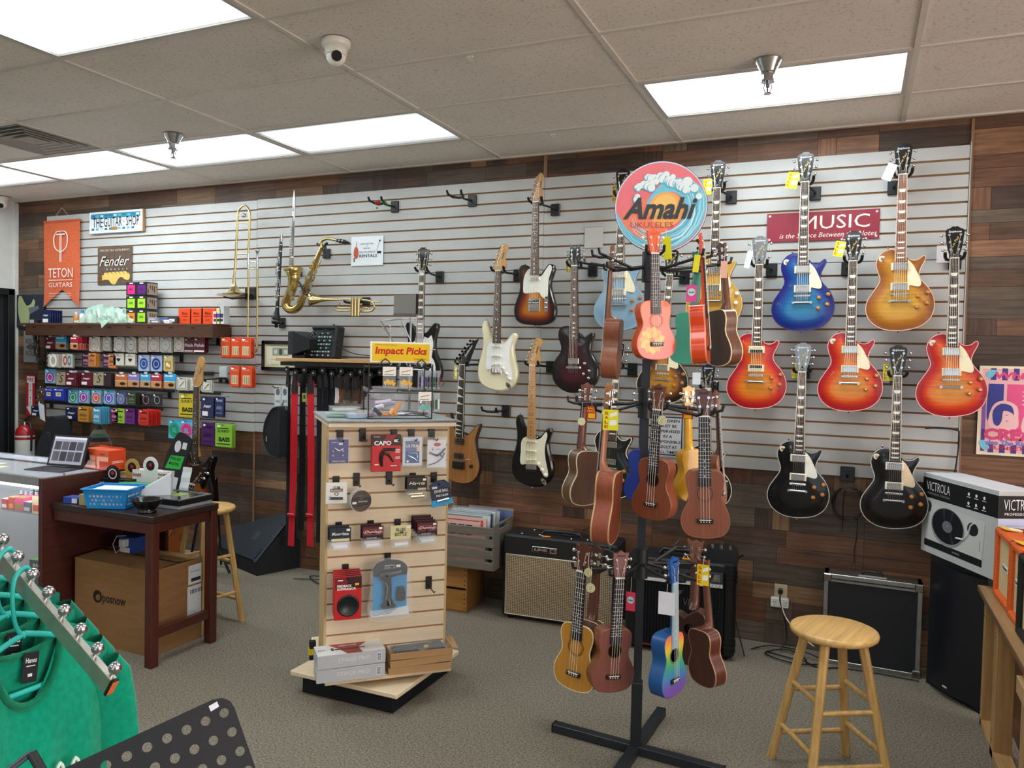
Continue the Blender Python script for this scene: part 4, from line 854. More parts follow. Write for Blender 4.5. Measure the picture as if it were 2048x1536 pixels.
for k in range(46):
    u_ = rnd_.random(); x = -.55 + u_ * 1.1; z = .22 + .42 * sin(pi * min(1, (u_ + .12) * .8)) + rnd_.uniform(-.24, .12) * (1 - u_ * .6); foam.append((x, z, rnd_.uniform(.05, .10)))
for k, (x, z, r_) in enumerate(sorted(foam, key=lambda g: -g[1])):
    q.K('5fb4c8'); q.disc(x * R0, z * R0, r_ * R0, -.0088 - .00003 * k, 18); q.K('e4ecec'); q.disc((x + .008) * R0, (z + .012) * R0, (r_ - .012) * R0, -.00882 - .00003 * k, 18)
q.S('2e2c32'); q.text('Amahi', -.02 * R0, -.04 * R0, 1.58 * R0, .48 * R0, -.0112, .35, .03); q.K('9a3c36'); q.text('UKULELES', -.18 * R0, -.40 * R0, .92 * R0, .12 * R0, -.0112, 0, -.01)
q.build('face', t)
# ================================================================ DISPLAY TOWER
TC = Vector((-2.17, 3.315, 0)); TA = radians(44)
tower = thing('display_tower', 'maple slatwall display tower on a square base with a black plinth', 'display stand', TC, (0, 0, TA))
q = MB('matte', '10131a'); q.push(RZ(-44)); q.box(.0, .0, .045, .52, .53, .088, .002); q.pop(); q.build('plinth', tower)
q = MB('maple_slat', 'dfcbab'); q.push(RZ(-44)); q.box(0, 0, .103, .61, .61, .024, .004); q.pop(); q.build('base_board', tower)
q = MB('metal', '9a9a9a'); q.cyl((0, 0, .115), (0, 0, .14), .12); q.build('turntable', tower)
q = MB('maple_slat', 'dfcbab'); q.box(0, -.005, .151, .60, .60, .022, .004); q.build('shelf', tower)
q = MB('maple_slat', 'd6c09c'); FY = -.2
q.box(0, -.10, .75, .56, .176, 1.17)
q.K('a57f56'); q.box(0, -.188, .75, .568, .012, 1.17)
q.K('e2cfb1'); gz = [1.345] + [1.302 - .0743 * k for k in range(15)] + [.163]
for a, b in zip(gz, gz[1:]):
    if a - b > .02: q.box(.0, -.196, (a + b) / 2, .57, .010, a - b - .009, .001)
q.K('c9ab7b'); q.box(-.29, -.10, .75, .012, .20, 1.18); q.box(.29, -.10, .75, .012, .20, 1.18); q.build('slat_body', tower)
q = MB('maple_slat', 'e2d0b4'); q.box(0, 0, 1.338, .60, .60, .020, .002); q.build('top_board', tower)
q = MB('fabric', '8b9092'); q.box(0, 0, 1.354, .61, .61, .012, .003); q.tube([(-.28, -.306, 1.356), (0, -.307, 1.352), (.3, -.306, 1.358)], .006, 6); q.build('carpet_top', tower)
q = MB('satin', '1a1a1a'); q.box(-.33, -.05, .22, .03, .03, .09); q.S('e8c41c'); q.box(-.332, -.05, .215, .032, .032, .03); solo(q, 'clip_strip', 'black and yellow tagged item behind the left edge of the display tower', 'accessory', TC + Vector((0, 0, 0)), (0, 0, TA))
def thook(x, z, empty=False):
    q = MB('satin', '111114'); q.box(x, -.205, z - .012, .030, .008, .05 if not empty else .062, .001)
    q.use('blackmetal', '101012'); q.tube([(x, -.208, z - .022), (x, -.25, z - .03), (x, -.31, z - .032), (x, -.325, z - .022)], .0028, 6); q.build('hook', tower)
TM = Matrix.Translation(TC) @ Matrix.Rotation(TA, 4, 'Z')
def tthing(name, label, cat, x, z, y=-.28, group=None, rz=0):
    return thing(name, label, cat, TM @ Vector((x, y, z)), (0, rz, TA), group)
def slip(q, w, h): q.use('clear', 'eef2f4'); q.box(0, 0, 0, w, .018, h, .003)
for x, z, e in ((-.235, 1.295, 0), (-.13, 1.295, 1), (.02, 1.295, 0), (.105, 1.295, 0), (.205, 1.295, 0), (-.25, 1.078, 0), (-.155, 1.085, 1), (.0, 1.086, 1), (.115, 1.083, 0), (.22, 1.083, 0), (-.235, .862, 0), (-.085, .862, 0), (.045, .862, 0), (.17, .862, 0), (-.20, .66, 0), (.0, .70, 0), (.205, .565, 1)): thook(x, z, e)
# strap locks
t = tthing('clamshell_pack', 'purple strap locks pack, top left of the display tower', 'accessory pack', -.25, 1.218)
q = MB('satin', '35357e'); q.box(0, .004, -.002, .088, .002, .108); q.S('2a2a50'); q.rect(-.044, -.056, .044, -.04, .0026); q.P('e8e8f4'); q.text('STRAP LOCKS', 0, -.048, .06, .008, .0022); q.rect(-.0, .028, .018, .038, .0022); q.text('Hilton', -.018, .04, .03, .005, .0022, .2); q.build('card', t)
q = MB('metal', 'c8c4d0'); [q.cyl((sx * .022 - .004, -.0, -.02 + dz), (sx * .022 - .004, -.008, -.02 + dz), .008, .005, 12) for sx in (-1, 1) for dz in (0, .02)]; q.tube([(-.02, -.004, .015), (0, -.006, .0), (.02, -.004, .01)], .005); q.build('strap_lock', t)
q = MB('clear', 'd8daf0'); q.box(0, -.002, .0, .10, .020, .126, .006); q.build('blister', t)
# red capo box
t = tthing('capo_box', 'red and black capo box on the top row of the display tower', 'accessory pack', -.033, 1.205)
q = MB('satin', 'c01a20'); q.box(0, 0, 0, .138, .03, .172, .002); q.S('2a0e12'); q.rect(-.0685, .036, .0685, .0855, -.0155); q.S('8a1620'); q.poly([(.0, .086), (.05, .086), (.01, .036), (-.02, .036)], -.0156)
q.P('f4f4f4'); q.text('CAPO', -.018, .048, .08, .021, -.0162, 0, .03); q.text('Dunlop', -.045, .077, .028, .006, -.0162); q.rect(.035, .052, .058, .064, -.0162)
for dz in (.015, .009, .003, -.02, -.026): q.rect(.042, dz, .064, dz + .003, -.0162)
q.rect(-.055, -.055, -.036, -.05, -.0162); q.rect(.02, -.06, .05, -.057, -.0162); q.build('box', t)
q = MB('satin', '16100f'); q.tube([(.04, -.02, .018), (-.01, -.022, .019), (-.022, -.022, .0), (-.026, -.022, -.03), (-.02, -.022, -.06)], [.0065, .007, .008, .008, .004], 8); q.tube([(-.015, -.022, .0), (.008, -.022, -.004), (.02, -.022, -.02), (.032, -.022, -.04)], [.005, .006, .004, .003], 8); q.build('capo', t)
# blue capo clamshell
t = tthing('clamshell_pack', 'silver and blue capo pack between the red and the white capo boxes', 'accessory pack', .094, 1.209)
q = MB('satin', 'd5dde6'); q.box(0, .004, 0, .094, .002, .135); q.S('1d4f9a'); q.rect(-.034, -.055, .034, .0, .0022); q.S('5a6a9a'); q.rect(-.034, .0, .034, .05, .0022); q.S('e8b09a'); q.rect(.02, .0, .034, .03, .0018); q.P('f4f4f4'); q.text('ULTRA', -.002, .026, .055, .014, .0016, .2, .02); q.disc(-.022, -.047, .006, .0016); q.build('card', t)
q = MB('metal', 'a8c8e0'); q.tube([(-.02, -.004, -.02), (.01, -.006, -.034), (.024, -.004, -.046)], .004); q.tube([(-.02, -.004, -.02), (-.018, -.004, -.005), (.02, -.006, -.008), (.024, -.006, -.03)], .003); q.build('capo', t)
q = MB('clear', 'eef2f6'); q.box(0, -.002, 0, .10, .024, .148, .005); q.build('blister', t)
t = tthing('clamshell_pack', 'white six-string capo pack at the top right of the display tower', 'accessory pack', .213, 1.2)
q = MB('satin', 'e6e9f0'); q.box(0, .004, -.004, .092, .002, .13); q.S('cf3038'); q.push(T(.002, 0, .040)); q.add([(.018 * cos(k * .314), .0022, .009 * sin(k * .314)) for k in range(20)], [tuple(range(20))]); q.pop(); q.S('22252a'); q.text('6', -.02, .018, .009, .014, .0022); q.text('CAPO', .006, .017, .026, .007, .0022); q.text('Shubb', .002, .04, .022, .006, .0014, .2); q.P('f4f4f4'); q.build('card', t)
q = MB('blackmetal', '22242a'); q.tube([(.04, -.006, .022), (.02, -.006, .0), (.0, -.006, -.012), (-.026, -.006, -.002), (-.036, -.006, .006), (-.038, -.006, -.004)], [.003, .004, .005, .003, .002, .002], 8); q.tube([(.012, -.006, -.006), (.028, -.006, -.02), (.036, -.006, .0)], .003); q.tube([(.028, -.006, -.022), (.0, -.006, -.045), (-.042, -.006, -.058)], .002); q.build('capo', t)
q = MB('clear', 'f4f4f8'); q.box(0, -.002, 0, .104, .024, .155, .006); q.build('blister', t)
# row two
t = tthing('clamshell_pack', 'white card pack lettered Bill Russell on the left of the second row', 'accessory pack', -.258, 1.025)
q = MB('milky', 'f1f1ee'); q.box(0, 0, 0, .096, .012, .096, .006); q.P('f2f2ef'); q.box(0, .001, 0, .088, .012, .09, .002); q.S('5a2a22'); q.rect(-.028, .006, .028, .020, -.0066); q.rect(-.014, .021, .014, .031, -.0066); q.P('f5f1e6'); q.text('RUSSELL', 0, .013, .05, .009, -.0072, 0, .02); q.text('BILL', 0, .026, .022, .007, -.0072, 0, .02); q.S('222222'); q.ring(0, -.004, .007, .010, -.0068, 20, .7); q.build('card', t)
q = MB('blackmetal', '2a2c30'); q.tube([(-.024, -.012, -.022), (.028, -.012, -.024)], .006, 8); q.tube([(-.03, -.012, -.014), (-.02, -.012, -.025), (-.034, -.012, -.026)], .002); q.build('capo', t)
t = tthing('string_tin', 'round black tin of strings hanging on the second row', 'string tin', -.148, .985)
q = MB('satin', 'b8b8ba'); q.push(RZ(12)); q.cyl((0, .022, 0), (0, -.012, 0), .052, n=40); q.S('16120f'); q.cyl((0, -.012, 0), (0, -.0135, 0), .049, n=40); q.S('9a7048')
for k in range(5): q.tube([(-.046 + abs(k - 2) * .004, -.0142, .018 + k * .006), (-.015, -.0142, .024 + k * .006), (.015, -.0142, .018 + k * .006), (.046 - abs(k - 2) * .004, -.0142, .02 + k * .005)], .0007, 4); q.tube([(-.04 + k * .003, -.0142, -.022 - k * .006), (-.012, -.0142, -.03 - k * .005), (.014, -.0142, -.024 - k * .005), (.04 - k * .003, -.0142, -.024 - k * .005)], .0007, 4)
q.P('e4e4e4'); q.text('ERNIE BALL', .008, -.002, .046, .007, -.0145, .1); q.rect(-.044, -.012, -.024, -.002, -.0146); q.S('3c3c3c'); q.rect(-.012, .006, .006, .03, -.014); q.pop(); q.build('tin', t)
q = MB('clear', 'f0f0f0'); q.box(0, .01, .052, .03, .004, .024, .001); q.build('hang_tab', t)
def slidepack(label, x, z, col, txt, tcol, y=-.285, group=None, n=1, style=0):
    for k in range(n):
        t = tthing('slide_pack', label if k == 0 else ORD[k] + ' in the stack headed by the ' + label.split(',')[0].replace('dark ma', 'rightmost ma'), 'accessory pack', x - .006 * k, z + .008 * k, y + .018 * k, group if n > 1 else None)
        q = MB('satin', col); q.box(0, 0, .025, .098, .002, .066, .0005)
        if k == 0:
            if style == 1: q.S('6a1420'); q.rect(-.048, .014, .048, .05, -.0012); q.S('120e10'); q.rect(-.048, -.007, .048, .014, -.0012)
            if style == 2: q.S('d9cf9c'); q.rect(-.040, -.004, .042, .008, -.0013)
            q.P(tcol)
            if txt == 'BLUES BOTTLE': q.text('BLUES', 0, .038, .044, .014, -.0018, 0, .02); q.text('BOTTLE', 0, .016, .056, .017, -.0018, 0, .02)
            else: q.text(txt, .0, .030, .078, .015, -.0018, .35, .015)
            if style == 1: q.ring(0, .030, .043, .0445, -.0017, 30, .28); q.text('GLASS SLIDE', -.005, .003, .045, .006, -.0018)
            if style == 3: q.P('cbb98a'); q.rect(.004, -.002, .044, .008, -.0016)
            q.P('f2f2f2'); q.rect(.028, .042, .044, .052, -.0019)
        q.build('card', t)
        q = MB('milky' if txt != 'Harris' else 'metal', 'f2f4fb' if txt != 'Harris' else 'cdbf96'); q.cyl((-.032, -.010, -.032), (.032, -.010, -.030), .0105, n=16); q.build('slide', t)
        q = MB('clear', 'f0f2f6'); q.box(0, -.010, -.026, .092, .030, .040, .004); q.build('blister', t)
slidepack('black slide pack lettered Harris, second row at the right', .118, 1.028, '17130f', 'Harris', 'f0e6cc', n=2, style=3, group='Harris slide packs')
t = tthing('string_pouch', 'dark blue and sky blue twisted pouch at the right end of the second row', 'string pouch', .235, 1.010, -.30, rz=radians(-8))
q = MB('satin', '14203a'); pts = [(-.052, -.03), (.046, -.03), (.044, .04), (.02, .062), (-.02, .062), (-.055, .044)]; q.prism(pts, -.006, .004); q.S('3c6ea8')
for k in range(4): q.tube([(-.05, -.0068, .040 - k * .006), (0, -.0068, .058 - k * .006), (.043, -.0068, .038 - k * .006)], .0006, 4)
q.S('1f9fd8'); q.prism([(-.056, -.062), (.05, -.056), (.046, -.028), (-.052, -.030)], -.008, .005); q.C('e0e4ea'); q.tube([(-.03, -.012, -.034), (.028, -.012, -.03)], .007, 8); q.P('f0f0f0'); q.text('ERNIE BALL', -.002, .012, .07, .014, -.0072, .1, .01); q.text("POLY-SLIDE", -.0, -.010, .06, .01, -.0072, .1, .02); q.rect(-.044, .026, -.02, .036, -.0072); q.build('pouch', t)
slidepack('dark grey slide pack lettered Moonshine, left of the third row', -.238, .806, '1e2834', 'Moonshine', 'e8ecf0', n=2, style=2, group='Moonshine slide packs')
slidepack('maroon slide pack lettered Dunlop, second on the third row', -.088, .806, '3a0d14', 'Dunlop', 'f0dcdc', n=2, style=1, group='left maroon slide packs')
slidepack('cream slide pack lettered Blues Bottle on the third row', .044, .803, 'd8cf9e', 'BLUES BOTTLE', '2a2418')
slidepack('dark maroon slide pack lettered Dunlop, right end of the third row', .172, .812, '3a0d14', 'Dunlop', 'f0dcdc', n=4, style=1, group='right maroon slide packs')
for k in range(5):
    t = tthing('feedback_suppressor_box', 'red feedback suppressor box with black disc, front one' if k == 0 else ORD[k] + ' red feedback suppressor box from the front of its stack', 'accessory pack', -.200, .540 + .004 * k, -.300 + .016 * k, 'red feedback suppressor boxes')
    q = MB('satin', 'c01c24'); q.box(0, 0, 0, .122, .013, .20, .001); q.S('35101a'); q.rect(-.0605, .045, .0605, .0995, -.0071); q.rect(-.0605, .0995, .0605, .0995, -.0071); q.S('7c1420'); q.poly([(-.06, .099), (-.01, .099), (.0, .045), (-.06, .045)], -.0072)
    if k == 0: q.P('f2f2f2'); q.text('FEEDBACK', -.018, .058, .066, .011, -.0078, 0, .03); q.text('SUPPRESSOR', -.008, .044, .086, .011, -.0078, 0, .03); q.rect(-.048, .082, -.025, .087, -.0078); q.P('eeb030'); q.rect(.03, .058, .048, .068, -.0078)
    q.build('box', t)
    if k == 0: q = MB('satin', '0f1419'); q.lathe([(.0, .004), (.040, .004), (.042, .007), (.049, .007), (.051, .0), ], (0, -.0066, -.034), (0, -1, 0), 40); q.build('rubber_disc', t)
t = tthing('power_winder_pack', 'large bright blue clamshell pack with a black powered string winder', 'accessory pack', -.005, .575, -.29)
q = MB('satin', '1791cf'); q.prism([(-.078, -.115), (.082, -.115), (.082, .06), (-.078, .06)], .004, .006); q.S('16202c'); q.prism(spline([(.082, .05), (.082, .09), (.05, .118), (0, .126), (-.05, .118), (-.078, .09), (-.078, .05)], 3, False)[::-1], .003, .005); q.S('dfe6ec'); q.prism([(-.088, -.14), (.095, -.14), (.09, -.10), (.02, -.108), (-.088, -.112)], .001, .004)
q.S('1f5f8f')
for k in range(4): q.quad((-.085, .0005, -.135 + k * .006), (.0 + k * .01, .0005, -.130 + k * .006), (.0 + k * .01, .0005, -.128 + k * .006), (-.085, .0005, -.133 + k * .006))
q.P('e8e8e8'); q.text('ERNIE BALL', 0, .098, .05, .008, .0022, .1); q.text('POWERPEG', 0, .087, .05, .006, .0022); q.rect(.03, .088, .05, .1, .0022); q.build('card', t)
q = MB('gloss', '101216'); q.tube([(-.05, -.012, .052), (-.02, -.014, .060), (.03, -.014, .066), (.052, -.012, .072)], [.018, .019, .013, .012], 12); q.tube([(-.015, -.013, .05), (-.01, -.013, .0), (-.012, -.013, -.05), (-.005, -.013, -.078)], [.018, .017, .018, .024], 12); q.box(-.008, -.012, -.088, .07, .03, .018, .006); q.S('c9c2b0'); q.tube([(-.028, -.031, .03), (-.014, -.033, .0), (-.024, -.031, -.05)], .001, 4)
q.S('14161a'); q.box(.052, -.008, -.045, .042, .02, .05, .006); q.box(.052, -.008, -.012, .034, .02, .02, .004); q.build('string_winder', t)
q = MB('clear', 'eaf2f6'); op = spline([(.10, -.145), (.096, -.02), (.095, .07), (.06, .122), (0, .136), (-.058, .122), (-.09, .07), (-.092, -.02), (-.098, -.145)], 2)
q.prism(op[::-1], -.032, .007, True); q.build('blister', t)
# boxes on the tower shelf
BX = []
for k in range(2):
    t = thing('stand_box', ('upper' if k else 'lower') + ' silver-grey stand box on the tower shelf', 'box', TM @ Vector((-.183, -.262, .163 + k * .0645)), (0, 0, TA + radians(1.5 if k else -.5)))
    q = MB('satin', 'b4b8be'); q.box(0, 0, .032, .312, .13, .062, .001); q.P('d2d6dc'); q.text('STAGE PRO', .01, .036, .15, .018, -.0658, .1, .01); q.rect(.115, .012, .138, .052, -.0657); q.S('2a2c30')
    for j in range(6): q.rect(.118, .017 + j * .0055, .135, .0195 + j * .0055, -.0662)
    if k:
        q.S('c9c9c8'); q.quad((-.155, -.065, .0636), (.155, -.065, .0636), (.155, .065, .0636), (-.155, .065, .0636))
        q.S('8c2a26'); q.quad((-.02, -.065, .0640), (.05, -.065, .0640), (.04, .0, .0640), (.09, .064, .0640), (-.09, .064, .0640), (-.05, .0, .0640))
        q.push(Matrix.Translation((0, 0, .0646)) @ RX(-90)); q.P('eeeeee'); q.text('UNISTAND', -.005, .035, .085, .014, 0); q.S('2a2a2c'); q.box(.0, 0, -.005, .14, .001, .010); q.box(-.08, 0, .0, .012, .001, .03); q.text('PRO', -.13, -.0, .03, .014, 0); q.pop()
    q.build('carton', t)
for k in range(3):
    t = thing('parts_tray', ['bottom kraft cardboard tray of parts on the tower shelf', 'middle kraft cardboard tray of parts on the tower shelf', 'top kraft cardboard tray with bagged metal parts'][k], 'tray', TM @ Vector((.143 + .004 * k, -.258 + .004 * k, .163 + k * .033)), (0, 0, TA + radians((-1, 2, 0)[k])))
    q = MB('cardboard', 'b08a62'); w_, d_, h_ = .30, .13, .032
    q.box(0, 0, .001, w_, d_, .002); q.box(0, -d_ / 2, h_ / 2, w_, .003, h_); q.box(0, d_ / 2, h_ / 2, w_, .003, h_); q.box(-w_ / 2, 0, h_ / 2, .003, d_, h_); q.box(w_ / 2, 0, h_ / 2, .003, d_, h_)
    if k == 2: q.quad((w_ / 2, -d_ / 2, h_), (w_ / 2 + .035, -d_ / 2 + .01, h_ - .012), (w_ / 2 + .03, d_ / 2, h_ + .012), (w_ / 2, d_ / 2, h_))
    q.build('tray', t)
    if k == 2:
        q = MB('blackmetal', '3a3c40')
        for j in range(7): q.tube([(-.13 + .01 * (j % 3), -.045 + j * .015, .022), (.12 - .008 * (j % 2), -.04 + j * .014, .026)], .006, 6)
        q.S('d9b030'); q.box(.03, -.02, .034, .022, .010, .008); q.build('metal_part', t)
        q = MB('clear', 'f0f2f6'); rr = random.Random(5); vs = [(-.145 + i * .29 / 12, -.06 + j * .12 / 5, .033 + rr.uniform(-.004, .008)) for j in range(6) for i in range(13)]; q.add(vs, [(j * 13 + i, j * 13 + i + 1, (j + 1) * 13 + i + 1, (j + 1) * 13 + i) for j in range(5) for i in range(12)]); q.build('plastic_bag', t)
# on the tower top
TZ = 1.361
t = thing('pick_display_rack', 'black wire countertop rack with a yellow Impact Picks header', 'display rack', TM @ Vector((.04, -.17, TZ)), (0, 0, TA + radians(-3)))
q = MB('blackmetal', '141416'); w_, d_, h_ = .150, .10, .262
for z in (.004, .125, .245):
    q.tube([(-w_, -d_, z), (w_, -d_, z), (w_, d_, z), (-w_, d_, z)], .0028, 6, closed=True)
for sx in (-1, 1):
    for sy in (-1, 1): q.tube([(sx * w_, sy * d_, .002), (sx * w_, sy * d_, h_)], .0032, 6)
for x in (-.075, .095): q.tube([(x - .022, -d_, .245), (x - .018, -d_ - .004, .27), (x, -d_ - .006, .285), (x + .018, -d_ - .004, .27), (x + .022, -d_, .245)], .003, 6)
q.build('wire_frame', t)
for x, z in ((-.045, .25), (.025, .25), (-.02, .13), (.11, .13)): q = MB('blackmetal', '141416'); q.tube([(x, -d_, z), (x, -d_ - .03, z + .004), (x, -d_ - .036, z + .016)], .002, 6); q.build('hook', t)
q = MB('paper', 'f0ead8'); q.box(0, -d_ + .012, .315, .29, .006, .098, .002); q.P('ecc21e'); q.rect(-.135, .274, .135, .356, -d_ + .0085); q.P('c8281e'); q.text('Impact Picks', 0, .318, .245, .044, -d_ + .0078, .15, .035); q.P('5a4a14'); q.text('Famous brand picks', -.07, .349, .10, .007, -d_ + .008); q.text('Guitar picks', .09, .286, .06, .008, -d_ + .008); q.build('header_card', t)
for i, (x, z, c2, lb) in enumerate(((-.058, .20, 'eab92a', 'bag with yellow picks on the left hook of the black wire rack'), (.020, .20, 'ecb430', 'bag with yellow picks on the middle hook of the black wire rack'), (.112, .085, '5ab8a8', 'bag with green picks on the lower right hook of the black wire rack'))):
    p = t.matrix_basis @ Vector((x, -d_ - .02, z)); b = thing('pick_bag', lb, 'pick bag', p, (0, 0, TA + radians(-3)))
    q = MB('paper', 'efeeea'); q.box(0, 0, .026, .062, .002, .042); q.P('d08a3a'); q.quad((-.022, -.0012, .02), (.02, -.0012, .03), (.022, -.0012, .034), (-.02, -.0012, .026)); q.P('777777'); q.rect(-.024, .010, .02, .013, -.0012); q.build('card', b)
    q = MB('clear', 'f6f6f6'); q.box(0, 0, -.022, .060, .010, .056, .004); q.build('bag', b)
    q = MB('gloss', c2)
    for k in range(5): q.push(T((k - 2) * .009, -.001 * k, -.03 + (k % 2) * .008) @ RY(k * 33)); q.poly([(0, -.012), (.010, .006), (.006, .010), (-.006, .010), (-.010, .006)], -.002); q.pop()
    q.build('pick', b)
t = thing('plastic_jar', 'clear round plastic jar holding small accessories and capos, inside the wire rack', 'jar', TM @ Vector((-.015, -.15, TZ)), (0, 0, TA))
q = MB('clear', 'e8e6f0'); q.lathe([(.055, .0), (.085, .02), (.098, .055), (.098, .09), (.08, .125), (.058, .14)], n=32); q.lathe([(.058, .138), (.064, .142), (.064, .150), (.058, .152)], n=32); q.push(T(-.07, 0, .11) @ RY(35)); q.lathe([(.045, 0), (.052, .004), (.052, .014), (.045, .016)], n=28); q.pop(); q.build('jar', t)
rr = random.Random(9)
for k, (c2, a, b_) in enumerate((('d98a2a', (-.04, -.05, .02), (.05, -.04, .018)), ('d98a2a', (.03, -.05, .02), (.07, -.02, .075)), ('e0a050', (.01, -.06, .02), (.03, -.05, .045)), ('18181c', (-.06, -.04, .045), (-.03, -.06, .015)), ('e8e8f0', (-.05, -.03, .05), (-.02, -.05, .06)), ('c9bcd8', (-.05, 0, .07), (.03, .01, .08)), ('9aa0c0', (-.02, .03, .05), (.05, .02, .07)), ('b8a8c0', (-.06, .02, .03), (0, .03, .05)))):
    q = MB('gloss', c2); q.tube([a, tuple((x + y) / 2 for x, y in zip(a, b_)), b_], .010, 8); q.build('accessory', t)
# clear boxes at the left of the top
for i, (x, y, z, w_, d_, h_, rz, lb, c2) in enumerate(((-.16, -.20, 0, .10, .075, .028, 4, 'clear plastic box with blue contents at the front left of the tower top', '7a9ac0'), (-.24, -.12, 0, .11, .08, .026, -8, 'clear plastic box with green contents on the tower top, further left', '7fae98'), (-.2, -.10, .028, .13, .08, .022, 6, 'clear plastic lidded box on top of the two others', 'b8c0c0'), (-.10, -.10, 0, .09, .07, .034, 3, 'clear plastic box with pink contents beside the wire rack', 'c890a0'))):
    t = thing('plastic_box', lb, 'box', TM @ Vector((x, y, TZ + z)), (0, 0, TA + radians(rz))); q = MB('clear', 'dfe6e6'); q.box(0, 0, h_ / 2, w_, d_, h_, .003); q.build('box', t); q = MB('clear', 'f0f4f4'); q.box(0, 0, h_ - .004, w_ + .006, d_ + .006, .008, .002); q.build('lid', t); q = MB('satin', c2); q.box(0, 0, h_ * .3, w_ * .85, d_ * .8, h_ * .45, .003); q.build('contents', t)
# chrome wire spinner with packets
t = thing('wire_spinner', 'silver wire spinner rack with a grey header, hung with clear packets, behind the black rack', 'display rack', TM @ Vector((.16, .10, TZ)), (0, 0, TA))
q = MB('metal', 'a8aaae'); q.lathe([(.10, 0), (.10, .006), (.02, .010)], n=24); q.cyl((0, 0, 0), (0, 0, .50), .006, n=10)
for a, b_ in (((-.16, -.02, .475), (-.02, -.12, .22)), ((-.05, .0, .485), (.08, -.1, .16)), ((-.16, -.02, .475), (-.05, 0, .49)), ((-.05, 0, .49), (.06, .0, .50)), ((-.06, -.06, .33), (.12, -.06, .335)), ((.02, -.1, .16), (.14, -.11, .15)), ((.02, -.1, .16), (.12, -.13, .165))): q.tube([a, b_], .0032, 6)
q.tube([(.14, -.11, .15), (.15, -.12, .155), (.15, -.13, .17)], .003, 6); q.tube([(.10, -.04, .24), (.06, -.1, .14), (.03, -.13, .06)], .006, 6)
q.build('wire_frame', t)
for x, y, z in ((-.15, -.03, .46), (-.05, -.02, .46), (-.11, -.03, .30)):
    q = MB('metal', 'b0b2b6'); q.tube([(x, y, z + .02), (x - .01, y, z), (x + .004, y, z - .025), (x + .012, y, z - .04), (x + .002, y, z - .05)], .0016, 5); q.build('hook', t)
q = MB('metal', 'c0c0c0'); q.tube([(-.11, -.02, .47), (-.11, -.02, .30)], [.002, .004], 5); [q.sphere((-.11, -.02, .31 + k * .028), .006, 4) for k in range(6)]; q.build('chain', t)
q = MB('matte', '7c7a74'); q.push(T(-.035, -.02, .565) @ RZ(-52)); q.box(0, 0, 0, .15, .004, .10); q.use('matte', '1d1c1b'); q.box(.077, 0, .0, .006, .012, .104); q.C('9a9a98'); q.box(0, 0, -.052, .15, .010, .012); q.pop(); q.build('header', t)
rr = random.Random(4)
for k in range(16):
    row = k // 8; x = .03 + (k % 8) * .014; z = (.20, .085)[row]; b = thing('accessory_packet', ORD[k % 8] + ' clear packet from the left on the %s arm of the silver spinner' % ('upper', 'lower')[row], 'packet', TM @ Vector((.16 + x, .10 - .10 - .006 * (k % 3), TZ + z - .02)), (0, 0, TA + radians(rr.uniform(30, 60))), ('packets on the upper spinner arm', 'packets on the lower spinner arm')[row])
    q = MB('milky', 'c8ccd2'); q.box(0, 0, .0, .030, .004, .095, .001); q.S(rr.choice(('6a4a8a', '3a3a44', '8a2a3a', 'e6e6e6', '2a6a4a', '50506a'))); q.box(0, 0, -.01, .018, .005, .05, .001); q.build('packet', b)
for k in range(5):
    b = thing('accessory_packet', ORD[k] + ' coloured packet from the left under the top arm of the silver spinner', 'packet', TM @ Vector((.17 + k * .018, .06, TZ + .285)), (0, 0, TA), 'packets under the spinner top arm'); q = MB('satin', ('5a2a6a', '4a3050', '2a4a3a', '3a5a40', '2a4a3a')[k]); q.box(0, 0, 0, .016, .004, .06, .001); q.build('packet', b)
b = thing('accessory_packet', 'long clear empty sleeve hanging from the top of the silver spinner', 'packet', TM @ Vector((.21, .09, TZ + .42)), (0, 0, TA)); q = MB('clear', 'e8eef0'); q.box(0, 0, 0, .035, .004, .14, .001); q.build('sleeve', b)

# ================================================================ AMPLIFIERS AND CASES
def rub(q, w, d, h):
    q.S('0a0a0b')
    for sx in (-1, 1):
        for sy in (0, 1): q.cyl((sx * (w / 2 - .05), d * .15 + sy * d * .7, 0), (sx * (w / 2 - .05), d * .15 + sy * d * .7, .016), .018, n=12)
w_, d_, h_ = .74, .25, .525
t = thing('guitar_amplifier', 'large black combo amplifier with a tan woven grille and a Line 6 badge', 'amplifier', (-1.655, 4.53, 0), (0, 0, radians(3.2)))
q = MB('tolex', '111214'); q.box(0, d_ / 2, .016 + h_ / 2, w_, d_, h_, .012); rub(q, w_, d_, h_); q.build('cabinet', t)
q = MB('grille_tan', '888888'); q.box(0, -.002, .225, w_ - .06, .006, .375); q.build('grille', t)
q = MB('satin', 'd8d2c0'); gw, gz0, gz1 = (w_ - .05) / 2, .035, .416
q.tube([(-gw, -.004, gz0), (gw, -.004, gz0), (gw, -.004, gz1), (-gw, -.004, gz1)], .004, 6, closed=True); q.build('grille_piping', t)
q = MB('metal', 'b8b8b8'); q.box(-.09, -.003, .465, .165, .006, .036, .002); q.S('0c0c0c'); q.rect(-.168, .450, -.055, .480, -.0065); q.C('d0d0d0'); q.text('LINE', -.113, .465, .085, .016, -.0070, 0, .05); q.S('101010'); q.text('6', -.033, .465, .028, .019, -.0068, 0, .05); q.build('badge', t)
q = MB('satin', '0e0e0f'); q.tube([(-.14, .10, .545), (-.12, .10, .565), (.02, .10, .57), (.10, .10, .565), (.12, .10, .545)], .012, 8, flat=.6); q.build('handle', t)
for x, y in ((-.26, .05), (-.22, .18), (.17, .06), (.25, .17), (.07, .04), (.30, .05)): q = MB('metal', 'c8c8c8'); q.sphere((x, y, .543), .007, 4); q.build('knob', t)
p = t.matrix_basis
